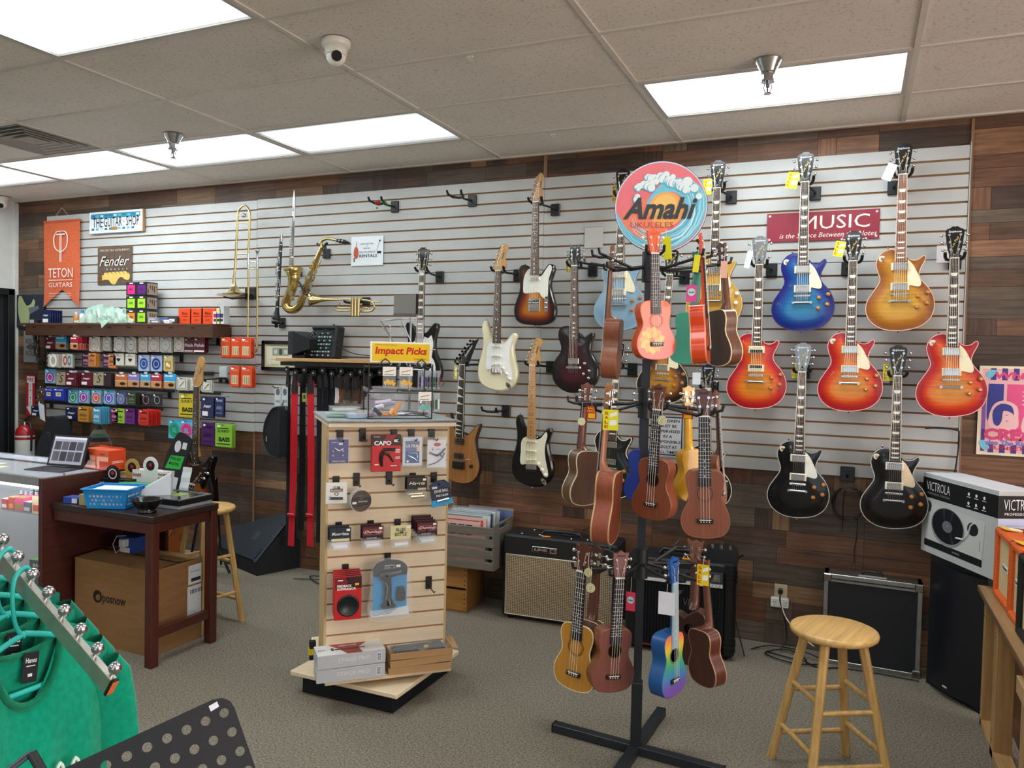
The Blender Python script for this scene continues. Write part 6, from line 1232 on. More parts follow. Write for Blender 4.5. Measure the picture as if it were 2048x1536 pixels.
t = thing('saxophone', 'brass alto saxophone with black mouthpiece hanging at an angle', 'saxophone')
q = MB('metal', 'bfa565'); P_ = [(735, 775, .052), (732, 830, .041), (722, 900, .037), (700, 960, .035), (672, 1015, .033), (668, 1060, .032), (700, 1092, .031), (745, 1092, .030), (785, 1058, .029), (812, 990, .028), (845, 900, .0255), (885, 790, .0225), (930, 670, .019), (965, 585, .016), (982, 545, .0145)]
sp_ = spline([(*zb(x, y, 4.69), r) for x, y, r in P_], 4, False); q.tube([p[:3] for p in sp_], [p[3] for p in sp_], 18); q.build('body', t)
q = MB('metal', 'c4ab6c'); a = zb(735, 790, 4.69); b = zb(733, 762, 4.69); ml, mr = zb(663, 770, 4.69), zb(803, 757, 4.69); R_ = (mr - ml).length / 2; q.lathe([(.052, 0), (.056, .02), (R_, .045), (R_ - .003, .048), (.05, .02), (.045, -.03)], a, b - a, 32); q.build('bell', t)
q = MB('metal', 'c8b074'); q.tube(zp([(980, 550), (975, 505), (995, 482), (1035, 470), (1080, 478), (1120, 487)], 4.69), .0105, 12); q.build('neck', t)
q = MB('satin', '0e0e10'); a, b = zb(1118, 487, 4.69), zb(1228, 508, 4.69); l = (b - a).length; q.lathe([(.013, 0), (.016, .3 * l), (.014, .6 * l), (.004, l), (0, l)], a, b - a, 16); q.C('c8c8c8'); q.lathe([(.0172, .2 * l), (.0172, .24 * l)], a, b - a, 16); q.lathe([(.0165, .45 * l), (.0165, .49 * l)], a, b - a, 16); q.build('mouthpiece', t)
for k in range(30):
    f = rr.random(); side = rr.choice((-1, 1)); x = 815 + f * 150 + side * rr.uniform(8, 34); y = 990 - f * 400 + side * 14; p = zb(x, y, 4.655 + rr.uniform(-.005, .012)); q = MB('metal', rr.choice(('cfba84', 'b8bcc0', 'cfcfd2', 'e0c070'))); r_ = rr.uniform(.006, .015); q.cyl(p, p + Vector((0, -.006, 0)), r_, n=12); d = (zb(960, 585) - zb(815, 990)).normalized(); q.tube([p, p + d * rr.uniform(.02, .07)], .0022, 5); q.build('key', t)
for k in range(3): q = MB('metal', 'cfba84'); p = zb(700 + k * 12, 905 + k * 45, 4.645); q.cyl(p, p + Vector((0, -.008, 0)), .022 - k * .002, n=18); q.build('pad_cup', t)
q = MB('metal', 'c8b074'); q.tube(zp([(885, 790), (850, 900), (812, 1010), (790, 1050)], 4.65), .003, 6); q.tube(zp([(905, 800), (868, 905), (835, 990)], 4.65), .003, 6); q.build('rod', t)
q = MB('satin', '101012'); q.tube(zp([(768, 840), (790, 865), (810, 910), (828, 950), (855, 962), (872, 940), (862, 912)], 4.64), .0075, 8); q.build('hook_strap', t)
t = thing('trumpet', 'brass trumpet mounted horizontally with its bell to the left', 'trumpet')
q = MB('metal', 'cdb984'); a, b = zb(1120, 1006), zb(925, 1010); l = (b - a).length; v = (zb(965, 942) - zb(965, 1080)).length / 2; d = (b - a).normalized() + Vector((0, -.45, 0)); d.normalize(); q.lathe([(.0085, 0), (.012, .35 * l), (.020, .62 * l), (.032, .82 * l), (.048, .93 * l), (v, l), (v - .003, l + .002), (.045, .92 * l), (.02, .6 * l)], a, d, 32); q.build('bell', t)
q = MB('metal', 'cdb984'); q.tube([Vector(zb(1120, 1006))] + [Vector(p) for p in zp([(1200, 1003), (1300, 1008), (1390, 1015), (1430, 1035), (1443, 1070), (1425, 1100), (1390, 1110), (1300, 1108)])], .0078, 10); q.tube(zp([(1260, 1100), (1180, 1102), (1115, 1100), (1103, 1085), (1120, 1075), (1240, 1080)]), .0065, 8); q.tube(zp([(1320, 1075), (1380, 1078), (1400, 1095)]), .006, 8); q.tube(zp([(1390, 1022), (1440, 1024), (1500, 1024)]), .0055, 8); q.tube(zp([(1130, 1075), (1135, 1045), (1155, 1022)]), .003, 6); q.build('tubing', t)
for k, x in enumerate((1250, 1277, 1304)): q = MB('metal', 'd2bf8c'); p0, p1 = zb(x, 1000, 4.68), zb(x - 4, 1142, 4.68); q.cyl(p0, p1, .0125, n=16); q.cyl(p1, p1 + Vector((0, 0, -.006)), .009, n=12); q.cyl(p0, p0 + Vector((0, 0, .010)), .005, n=8); q.cyl(p0 + Vector((0, 0, .010)), p0 + Vector((0, 0, .014)), .010, n=12); q.build('valve', t)

# ================================================================ SIGNS AND PICTURES
def flat(name, label, cat, u0, v0, u1, v1, y=4.812, rot=0, depth=.006):
    a, b = at(u0, v0, y), at(u1, v1, y); c = (a + b) / 2; t = thing(name, label, cat, (c.x, y, c.z), (0, rot, 0)); return t, abs(b.x - a.x), abs(a.z - b.z)
t, w, h = flat('banner', 'orange Teton Guitars banner with a forked lower edge', 'banner', 89, 444, 160, 606, 4.80)
q = MB('fabric', 'd0623a'); H2 = h / 2; W2_ = w / 2; N = 14
vs = []; 
for j in range(N + 1):
    for i in range(9):
        x = -W2_ + w * i / 8; zt = H2; zbm = -H2 - .035 + .16 * (1 - abs(x) / W2_); z = zt + (zbm - zt) * j / N; vs.append((x, -.003 - .006 * sin(i * .9 + j * .5) * (j / N), z))
q.add(vs, [(j * 9 + i, (j + 1) * 9 + i, (j + 1) * 9 + i + 1, j * 9 + i + 1) for j in range(N) for i in range(8)], True)
q.use('fabric', 'c0552f'); q.box(0, -.004, H2 - .004, w + .006, .012, .022, .004); q.build('cloth', t)
q = MB('paper', 'f2e4dc'); q.text('TETON', 0, -.098, w * .68, .085, -.016); q.rect(-w * .33, -.165, w * .33, -.160, -.016); q.text('GUITARS', 0, -.205, w * .66, .04, -.016)
q.tube(spline([(-.055, -.015, .27), (-.09, -.015, .215), (-.075, -.015, .13), (-.015, -.015, .09), (0, -.015, .085), (.015, -.015, .09), (.075, -.015, .13), (.09, -.015, .215), (.055, -.015, .27), (-.055, -.015, .27)], 3, False), .005, 5); q.box(0, -.015, .245, .11, .003, .012); q.box(-.008, -.015, .13, .006, .003, .26); q.box(.008, -.015, .12, .006, .003, .24)
for k in range(3): q.rect(-w * .32, -.285 - k * .022, w * .3, -.282 - k * .022, -.016)
q.build('print', t)
q = MB('satin', 'c8c0b0'); q.tube([(-.12, -.004, H2 + .01), (0, -.004, H2 + .115), (.12, -.004, H2 + .01)], .002, 4); q.build('hanging_cord', t)
t, w, h = flat('licence_plate_sign', 'white framed licence plate sign reading The Guitar Shop', 'sign', 181, 426, 286, 462, 4.80)
q = MB('satin', 'e8e8e4'); q.box(0, 0, 0, w, .022, h, .003); q.use('wood_z', 'a07a50'); q.box(w / 2 + .006, .002, 0, .010, .022, h); q.P('dfe8ea'); q.rect(-w / 2 + .02, -h / 2 + .02, w / 2 - .02, h / 2 - .018, -.0115); q.P('2f8fb0'); q.rect(-w / 2 + .02, h / 2 - .06, w / 2 - .02, h / 2 - .018, -.0118)
rr = random.Random(8)
for k in range(11): q.P(rr.choice(('bcd8e0', '1f6f96', 'e6eef0', '6aaec8'))); x = -w / 2 + .05 + k * (w - .1) / 10; q.rect(x - .018, h / 2 - .05 + rr.uniform(0, .01), x + .018, h / 2 - .028, -.0121); q.rect(x - .02, -h / 2 + .026, x + .014, -h / 2 + .044, -.0121)
q.P('14181c'); q.text('THE', -w * .335, .0, w * .19, .085, -.0126, 0, .01); q.text('GUITAR', -w * .04, .0, w * .34, .085, -.0126, 0, .01); q.text('SHOP', w * .33, .0, w * .24, .085, -.0126, 0, .01); q.text('*', -w * .225, .0, .022, .022, -.0126); q.text('*', w * .165, .0, .022, .022, -.0126); q.P('a07848'); q.rect(-.05, -h / 2 + .022, .03, -h / 2 + .05, -.0123); q.build('plate', t)
t, w, h = flat('metal_sign', 'square Fender Fine Electric Instruments sign with a guitar headstock', 'sign', 196, 496, 264, 568, 4.812)
q = MB('wood_x', '5e4a40'); q.box(0, 0, 0, w, .004, h)
q.S('4a3a34'); [q.box(-w / 2 + w * k / 6, -.0022, 0, .003, .001, h) for k in range(1, 6)]
q.P('d8ccb0'); q.text('FINE ELECTRIC INSTRUMENTS', 0, h * .42, w * .86, h * .055, -.0036); q.P('14100e'); q.text('Fender', -.005, h * .13, w * .86, h * .26, -.0034, .45, .05); q.P('e8e0d0'); q.text('Fender', -.005, h * .13, w * .86, h * .26, -.0040, .45, .0)
q.P('d8b864'); sc_ = w * .95; q.poly([(a * sc_, b * sc_ - h * .28) for a, b in spline([(-.5, -.12), (-.5, -.02), (-.32, .04), (-.28, .08), (.30, .10), (.40, .08), (.47, .02), (.44, -.08), (.34, -.08), (.22, -.02), (.12, -.06), (.02, -.18), (-.10, -.15), (-.18, -.08), (-.34, -.08)], 3)][::-1], -.0042)
q.P('6a4a2a'); q.poly([(-.52 * sc_, -.13 * sc_ - h * .28), (-.38 * sc_, -.1 * sc_ - h * .28), (-.38 * sc_, .02 * sc_ - h * .28), (-.52 * sc_, -.02 * sc_ - h * .28)], -.0044)
for k in range(6): q.C('c8c8c8'); q.disc((-.22 + k * .12) * sc_, .15 * sc_ - h * .28, .010, -.0046, 10); q.P('2a1c10'); q.quad(((-.24 + k * .12) * sc_, -.0045, .1 * sc_ - h * .28), ((-.22 + k * .12) * sc_, -.0045, .1 * sc_ - h * .28), ((-.16 + k * .12) * sc_, -.0045, .03 * sc_ - h * .28), ((-.18 + k * .12) * sc_, -.0045, .04 * sc_ - h * .28))
q.build('plate', t)
t, w, h = flat('paper_sign', 'white paper sign reading Orchestra and Band Instrument Rentals', 'sign', 703, 474, 766, 530, 4.812)
q = MB('paper', 'e2e8ec'); q.box(0, 0, 0, w, .003, h); q.P('20242a'); q.text('ORCHESTRA', 0, h * .24, w * .42, h * .055, -.0022); q.text('&', 0, h * .16, w * .03, h * .04, -.0022); q.text('BAND', 0, h * .09, w * .2, h * .05, -.0022); q.text('INSTRUMENT', w * .02, -h * .04, w * .50, h * .07, -.0022); q.text('RENTALS', w * .04, -h * .17, w * .55, h * .10, -.0022, 0, .02)
q.P('c8604a'); q.push(T(-w * .34, 0, -h * .06)); q.add([(.022 * cos(k * .314), -.0023, .045 * sin(k * .314)) for k in range(20)], [tuple(range(20))]); q.pop(); q.tube([(-w * .34, -.003, h * .0), (-w * .33, -.003, h * .32)], .002, 4); q.P('20242a'); q.box(-w * .4, -.002, -h * .3, .008, .001, .03); q.box(w * .38, -.002, -h * .06, .035, .001, .018); q.P('c0c4c8'); q.tube([(w * .3, -.003, h * .0), (w * .38, -.003, h * .3)], .003, 4); q.P('3a2a20'); q.disc(w * .4, h * .33, .007, -.004, 10); q.build('sheet', t)
t, w, h = flat('metal_sign', 'dark red sign reading Music is the silence between the notes', 'sign', 1600, 425, 1758, 477, 4.812)
w += .18; t.location.x -= .09
q = MB('satin', '8c1c34'); q.box(0, 0, 0, w, .004, h, .001); q.P('eadcd0'); q.text('MUSIC', .07, h * .13, w * .60, h * .46, -.0036); q.text('is the Silence Between the Notes', .03, -h * .30, w * .86, h * .17, -.0036, .3)
for sx in (-1, 1):
    for sz in (-1, 1): q.C('d0d0d0'); q.disc(sx * (w / 2 - .015), sz * (h / 2 - .015), .007, -.0030, 10)
q.build('plate', t)
t, w, h = flat('warning_sign', 'white sign asking that children be supervised by a responsible adult', 'sign', 1304, 828, 1370, 918, 4.812)
q = MB('satin', 'b0b4b8'); q.box(0, 0, 0, w, .006, h, .002); q.P('1a1c20'); q.rect(-w / 2 + .015, -h / 2 + .015, w / 2 - .02, h / 2 - .012, -.0034); q.P('d3d7de'); q.rect(-w / 2 + .022, -h / 2 + .022, w / 2 - .027, h / 2 - .019, -.0037); q.P('101215')
for k, (tx, f) in enumerate((('CHILDREN', .66), ('MUST BE', .5), ('SUPERVISED', .72), ('BY A', .25), ('RESPONSIBLE', .76), ('ADULT AT', .56), ('ALL TIMES', .58))): q.text(tx, -.003, h * (.36 - k * .122), w * f, h * .068, -.0042, 0, .02)
q.build('plate', t)
q = MB('satin', 'c2c0ba'); a, b = at(1169, 455, 4.81), at(1205, 495, 4.81); q.box(0, -.001, 0, b.x - a.x, .004, a.z - b.z); q.use('matte', '7a6450'); q.box(0, .0, (a.z - b.z) / 2, b.x - a.x, .005, .004); q.box(-(b.x - a.x) / 2, .0, 0, .004, .005, a.z - b.z); solo(q, 'slat_filler', 'blank cream filler panel set into the slatwall left of the round sign', 'wall panel', ((a.x + b.x) / 2, WALL - .003, (a.z + b.z) / 2))
t, w, h = flat('picture_frame', 'black framed certificate with a dollar bill', 'picture', 525, 681, 600, 743, 4.80)
q = MB('gloss', '0e0f12')
for sx, sz, a_, b_ in ((w, .028, 0, h / 2 - .014), (w, .028, 0, -h / 2 + .014), (.028, h, w / 2 - .014, 0), (.028, h, -w / 2 + .014, 0)): q.box(a_, -.004, b_, sx, .02, sz, .003)
q.build('frame', t); q = MB('paper', 'cfcaa4'); q.rect(-w / 2 + .02, -h / 2 + .02, w / 2 - .02, h / 2 - .02, -.004); q.P('e2dfc4'); q.rect(-w / 2 + .045, -h / 2 + .045, w / 2 - .045, h / 2 - .045, -.0044); q.P('9aa08e'); q.rect(-.08, .0, .08, .062, -.0048); q.P('d0d2c0'); q.disc(-.05, .031, .018, -.0052); q.disc(.05, .031, .018, -.0052); q.P('4a5048'); q.rect(-.015, .008, .015, .054, -.0052); q.P('8a8870'); q.rect(-.1, .075, .1, .079, -.0048); q.rect(-.1, -.03, .09, -.027, -.0048); q.rect(-.09, -.07, -.02, -.067, -.0048); q.rect(.05, -.07, .1, -.067, -.0048); q.build('certificate', t)
# concert poster: striped border, generic silhouettes
t, w, h = flat('poster', 'pink and blue striped concert poster on the wood wall at the right edge', 'poster', 1955, 731, 2048, 914, WB - .012)
w = .40; t.location.x = at(1956, 800, WB).x + w / 2; h = .475
q = MB('paper', 'e8dcc0'); q.box(0, 0, 0, w, .004, h); q.P('eab4b8'); q.rect(-w / 2 + .015, -h / 2 + .015, w / 2 - .015, h / 2 - .015, -.0024)
for k in range(7):
    x = -w / 2 + .052 + k * .052; q.P('4a3f86'); q.rect(x, h / 2 - .075, x + .026, h / 2 - .012, -.0028); q.rect(x, -h / 2 + .014, x + .026, -h / 2 + .06, -.0028)
q.P('8a5aa8'); q.rect(-w / 2 + .018, -h / 2 + .02, -w / 2 + .036, h / 2 - .12, -.0029); q.P('4a3f86'); q.rect(-w / 2 + .018, -h / 2 + .02, -w / 2 + .036, -.1, -.0030)
q.P('e2588c'); q.rect(-.07, -.12, w / 2 - .02, h / 2 - .095, -.0031); q.P('3f4290'); q.rect(-w / 2 + .045, .02, -.085, h / 2 - .095, -.0031); q.poly(spline([(-.15, .13), (-.10, .12), (-.09, .06), (-.06, .02), (-.10, -.04), (-.15, -.06), (-.16, .0)], 3)[::-1], -.0033)
for cx_, cz_, k_ in ((-.075, -.02, 1.0), (.06, -.05, .8)):
    def hp(pts): return [(cx_ + a * k_, cz_ + b * k_) for a, b in spline(pts, 3)]
    q.P('f0bfc0'); q.poly(hp([(-.07, -.07), (-.06, .04), (-.01, .075), (.05, .05), (.06, -.01), (.05, -.075)])[::-1], -.0034); q.P('3f4290'); q.poly(hp([(-.052, -.045), (-.056, .02), (-.02, .058), (.028, .046), (.04, .0), (.028, .012), (-.008, .02), (-.014, -.03), (-.03, -.06)])[::-1], -.0037); q.rect(cx_ + .002 * k_, cz_ - .003, cx_ + .012 * k_, cz_, -.0038); q.rect(cx_ + .004 * k_, cz_ - .034 * k_, cx_ + .016 * k_, cz_ - .031 * k_, -.0038)
q.P('d94a7c'); q.text('Whisky', -.01, h / 2 - .055, .24, .045, -.0044, .1, .04); q.text('CREAM', -.02, -.125, .30, .062, -.0046, 0, .05); q.P('7a7ac8'); q.text('also The Rich Kids', -.02, -.17, .28, .028, -.0046, 0, .03); q.P('c0284a'); q.text('SUNSET STRIP', .0, -.197, .28, .018, -.0046, 0, .02); q.P('7ac0d8'); q.poly(spline([(-.17, -.21), (-.19, -.17), (-.165, -.16), (-.14, -.2)], 4)[::-1], -.0040); q.poly(spline([(-.17, .19), (-.15, .215), (-.12, .21), (-.15, .17)], 4), -.0040)
q.P('f0d0d8'); [q.rect(.0, .10 - k * .022, .14, .106 - k * .022, -.0040) for k in range(4)]
q.build('sheet', t)
for u0, v0, u1, v1, lb, kind in ((33, 590, 88, 655, 'dark picture of a pale green guitar body at the far left', 0), (48, 662, 76, 725, 'small grey rock and roll sign below the guitar picture', 1)):
    t, w, h = flat('wall_picture', lb, 'picture', u0, v0, u1, v1, 4.825)
    q = MB('paper', '2c3440' if kind == 0 else '8a8a86'); q.box(0, 0, 0, w, .006, h)
    if kind == 0: q.P('aeb884'); q.poly(spline([(-.16, .12), (-.12, .14), (-.09, .10), (-.04, .05), (.02, .07), (.05, .11), (.075, .08), (.04, .0), (.0, -.03), (-.01, -.10), (-.05, -.14), (-.12, -.12), (-.16, -.02)], 3)[::-1], -.0038); q.P('6a7078'); q.poly([(-.02, .03), (.12, .05), (.13, .02), (.0, -.03)], -.0042); q.P('c0c4c8'); q.rect(.0, -.11, .06, -.08, -.0042)
    else: q.P('4a4a48'); q.text('ROCK', 0, .05, w * .7, .05, -.0036, 0, .02); q.text('ROLL', 0, -.06, w * .7, .05, -.0036, 0, .02); q.poly([(-.07, -.005), (0, .03), (.07, -.005), (0, -.035)], -.0036); q.P('8a8a86'); q.text('&', 0, -.003, .02, .025, -.0040)
    q.build('print', t)
t, w, h = flat('fire_sign', 'red sign with a white arrow reading Fire Extinguisher', 'sign', 53, 749, 70, 832, 4.825)
q = MB('paper', 'b01e2c'); q.box(0, 0, 0, w, .004, h); q.P('e8e2e0'); q.rect(-w * .42, h * .30, w * .46, h * .46, -.0028); q.rect(-w * .22, -h * .28, w * .22, h * .31, -.0028); q.poly([(-w * .48, -h * .28), (w * .48, -h * .28), (0, -h * .47)][::-1][::-1], -.0029); q.P('a01828'); q.text('FIRE', 0, h * .38, w * .7, h * .09, -.0034, 0, .02); q.P('303038')
for k, ch in enumerate('EXTINGUISHER'): q.text(ch, 0, h * (.26 - k * .046), w * .14, h * .032, -.0034)
q.build('plate', t)
# fire extinguisher
p = at(50, 905, 4.70); t = thing('fire_extinguisher', 'red fire extinguisher mounted in the far left corner', 'fire extinguisher', (p.x, p.y, .60))
q = MB('gloss', 'a01420'); q.lathe([(.0, 0), (.075, 0), (.078, .02), (.078, .28), (.070, .315), (.045, .345), (.02, .355), (0, .355)], n=28); q.build('cylinder', t)
q = MB('paper', 'c8c8c0'); q.lathe([(.0785, .06), (.0785, .22)], n=28); q.S('d0ccc8'); q.lathe([(.0795, .245), (.0795, .26)], n=28); q.build('label_band', t)
q = MB('metal', 'b8b8ba'); q.cyl((0, 0, .35), (0, 0, .385), .018); q.S('1a1a1a'); q.tube([(-.02, -.0, .385), (.03, 0, .40), (.08, 0, .395)], .007, 6); q.tube([(-.06, 0, .41), (0, 0, .40), (.06, 0, .43)], .006, 6); q.tube([(.02, 0, .375), (.07, 0, .37), (.09, 0, .30), (.085, 0, .12)], .009, 8); q.build('valve', t)
p = at(99, 880, 4.60)
t = thing('gig_bag', 'black padded gig bag leaning at the left below the string packets', 'bag', (p.x - .05, 4.60, .0), (0, radians(7), radians(12))); t.scale = (.72, 1, 1); q = MB('fabric', '101316'); q.prism(spline([(-.17, .02), (-.18, .5), (-.12, .80), (-.05, 1.03), (.02, 1.08), (.09, 1.03), (.13, .8), (.19, .5), (.18, .02)], 4)[::-1], -.09, .09, True); q.build('shell', t); q = MB('fabric', '15191d'); q.prism(spline([(-.12, .08), (-.12, .7), (-.05, .92), (.05, .9), (.12, .6), (.12, .08)], 4)[::-1], -.12, -.085, True); q.build('pocket', t)
q = MB('paper', 'cfd4d8'); q.quad((-.05, -.0, .0), (.03, -.01, -.02), (.0, .0, .12), (-.09, .01, .14)); solo(q, 'paper_sheet', 'white paper sheet tucked at the top of the black gig bag', 'paper', at(88, 838, 4.48))
p = at(198, 880, 4.62); t = thing('knit_hat', 'rounded bag with grey, orange and green stripes below the string racks', 'bag', (p.x, p.y, p.z - .14))
for k, c2 in enumerate(('141414', '3a3a36', '1a1a18', '6a3a24', '161616', '2f4238', '4c4c38', '141414')): q = MB('fabric', c2); q.lathe([(.10 - .009 * max(0, k - 3) ** 1.4, k * .033), (.10 - .009 * max(0, k - 2) ** 1.4, (k + 1) * .033)], n=24); q.build('stripe', t)
# cable bundle
c0 = at(84, 685, 4.72); q = MB('satin', '0e0e10'); rr = random.Random(6); pts = []
for k in range(80): a = k * 2 * pi / 14; pts.append(((.10 + rr.uniform(-.02, .02)) * cos(a) * .8, rr.uniform(-.03, .03), .19 * sin(a) + rr.uniform(-.02, .02)))
q.tube(spline(pts, 2, False), .0045, 5); solo(q, 'guitar_cable', 'bundle of black cables hanging at the left end of the string racks', 'cable', c0)
t = thing('capo_rack', 'small chrome clips hanging left of the third string row', 'accessory', at(82, 770, 4.74))
for k in range(4): q = MB('metal', '8a8c90'); q.box(-.02 + .03 * (k % 2), -.01 * k, -.02 - .045 * k, .05, .02, .022, .004); q.tube([(-.05, -.01 * k, -.02 - .045 * k), (.03, -.03, -.02 - .045 * k)], .003, 5); q.build('clip', t)

# ================================================================ STRING RACKS
def z2(x, y): return 60 + x / 4.096, 640 + y / 4.096
WD = {'m': 'maroon', 'w': 'white'}
def pack_face(q, w, h, st, c1, c2):
    q.S(c1); q.box(0, 0, 0, w, .005, h, .0008); y = -.0031; A = w / 2; B = h / 2
    if st == 'script': q.P('efe8e8'); q.text(c2 if len(c2) != 6 else 'Jagged', 0, h * .04, w * .66, h * .16, y, .35, .02); q.rect(-A * .8, -B * .86, A * .1, -B * .42, y)
    elif st == 'prelude': q.P('efe0e4'); q.text('Prelude', 0, 0, w * .92, h * .24, y, .35, .02); q.rect(-A * .9, -B * .95, A * .9, -B * .72, y); q.P('c03048'); q.rect(-A * .9, B * .86, A * .9, B * .95, y)
    elif st == 'ring': q.P(c2); q.ring(0, -.002, w * .36, w * .40, y, 26, 1.12); q.rect(-w * .16, -.002, w * .16, .001, y); q.rect(-w * .12, .006, w * .12, .008, y)
    elif st == 'oval': q.P(c2); q.ring(0, 0, w * .2, w * .34, y, 26, 1.25)
    elif st == 'two': q.P('b84048'); q.ring(-w * .2, 0, w * .10, w * .18, y, 20, 1.8); q.P('3a88b0'); q.ring(w * .2, 0, w * .10, w * .18, y, 20, 1.8)
    elif st == 'wood': q.P('c08a50'); q.rect(-A * .96, -B * .95, A * .96, -B * .05, y); q.P('2a1810'); q.push(T(w * .12, 0, -h * .25)); q.add([(w * .24 * cos(k * .4), y - .0004, h * .12 * sin(k * .4)) for k in range(16)], [tuple(range(16))]); q.pop(); q.P('f2f0ec'); q.rect(-A * .8, B * .62, A * .5, B * .84, y); q.rect(-A, -B * .08, A, -B * .02, y - .0003)
    elif st == 'pick': q.P('22242a'); q.poly(spline([(-w * .2, h * .06), (w * .2, h * .06), (0, -h * .2)], 4)[::-1], y); q.P('8a8a80'); q.rect(-A * .7, B * .5, A * .6, B * .6, y)
    elif st == 'disc': q.P(c2); q.disc(0, -h * .04, w * .38, y, 26); q.P(c1); q.ring(0, -h * .04, w * .18, w * .24, y - .0003, 22)
    elif st == 'cyan': q.P('38a8d8'); q.rect(-A, B * .72, A, B, y); q.P(c2); q.disc(0, -h * .08, w * .40, y, 26, h * .36); q.P('e8e8ee'); q.ring(0, -h * .08, w * .20, w * .25, y - .0003, 22)
    elif st == 'XL': q.P('38a8d8'); q.rect(-A, B * .78, A, B, y); q.P(c2); q.disc(0, -h * .04, w * .46, y, 30, h * .40); q.P(c1); q.ring(0, -h * .04, w * .37, w * .40, y - .0003, 30, 1.05); q.text('XL', 0, -h * .04, w * .4, h * .24, y - .0005, 0, .05)
    elif st == 'S': q.P('2a2018'); q.text('S', w * .08, 0, w * .5, h * .6, y, .3, .0)
    elif st == 'gold': q.P('b08a3a'); q.rect(-A * .7, -B * .8, A * .7, B * .3, y); q.P('efe2b0'); q.disc(-.008, -.01, w * .16, y - .0004, 16); q.disc(.012, -.02, w * .12, y - .0004, 16)
    elif st == 'sketch': q.P('5a5c58'); q.rect(-A * .75, -B * .8, A * .75, B * .75, y); q.P('d8d4c4'); q.rect(-A * .66, -B * .72, A * .66, B * .67, y - .0003); q.P('6a6c70'); q.tube([(-w * .2, y - .001, -h * .25), (0, y - .001, -h * .05), (w * .22, y - .001, h * .2)], .003, 4)
    elif st == 'blue': q.P('8fa0e8'); q.rect(-A * .8, B * .6, A * .8, B * .8, y); q.P('e8e0a0'); q.rect(-A * .5, -B * .35, A * .45, B * .3, y); q.P('2a3aa0'); q.text('DR', 0, 0, w * .3, h * .18, y - .0004, 0, .03)
    elif st == 'bass': q.P(c2); q.text('SLINKY', 0, h * .18, w * .75, h * .12, y, .2, .02); q.rect(-A * .75, h * .28, A * .6, h * .32, y); q.text('BASS', w * .05, -h * .18, w * .66, h * .20, y, 0, .05); q.rect(-A * .8, -B * .8, A * .8, -B * .72, y)
    elif st == 'slink': q.P(c2); q.rect(-A * .7, B * .5, A * .7, B * .7, y); q.push(T(0, 0, -h * .08)); q.text('slinky', 0, 0, w * .7, h * .3, y, .2, .02); q.pop(); q.rect(-A * .7, -B * .7, A * .7, -B * .62, y)
    elif st == 'reed': q.P('f0b090'); q.text('Rico', 0, h * .32, w * .5, h * .10, y, 0, .02); q.P('d8c8a0'); q.rect(-w * .32, -h * .38, w * .32, h * .05, y); q.P('a0845a'); [q.rect(-w * .22 + k * w * .2, -h * .35, -w * .12 + k * w * .2, h * .0, y - .0003) for k in range(3)]; q.P('f2f2f2'); q.rect(-w * .3, h * .36, -w * .05, h * .42, y - .0003)
    elif st == 'dark': q.P(c2); q.ring(0, -.003, w * .24, w * .28, y, 24); q.rect(-w * .3, B * .5, w * .1, B * .6, y)
    q.P('f4f4f4'); q.rect(-A * .72, B * .66, -A * .38, B * .84, y - .0008)
ROWS = {1: 'top row', 2: 'second row', 3: 'third row', 4: 'fourth row', 5: 'lowest row', 6: 'right-hand orange hooks', 7: 'right-hand bass string hooks'}
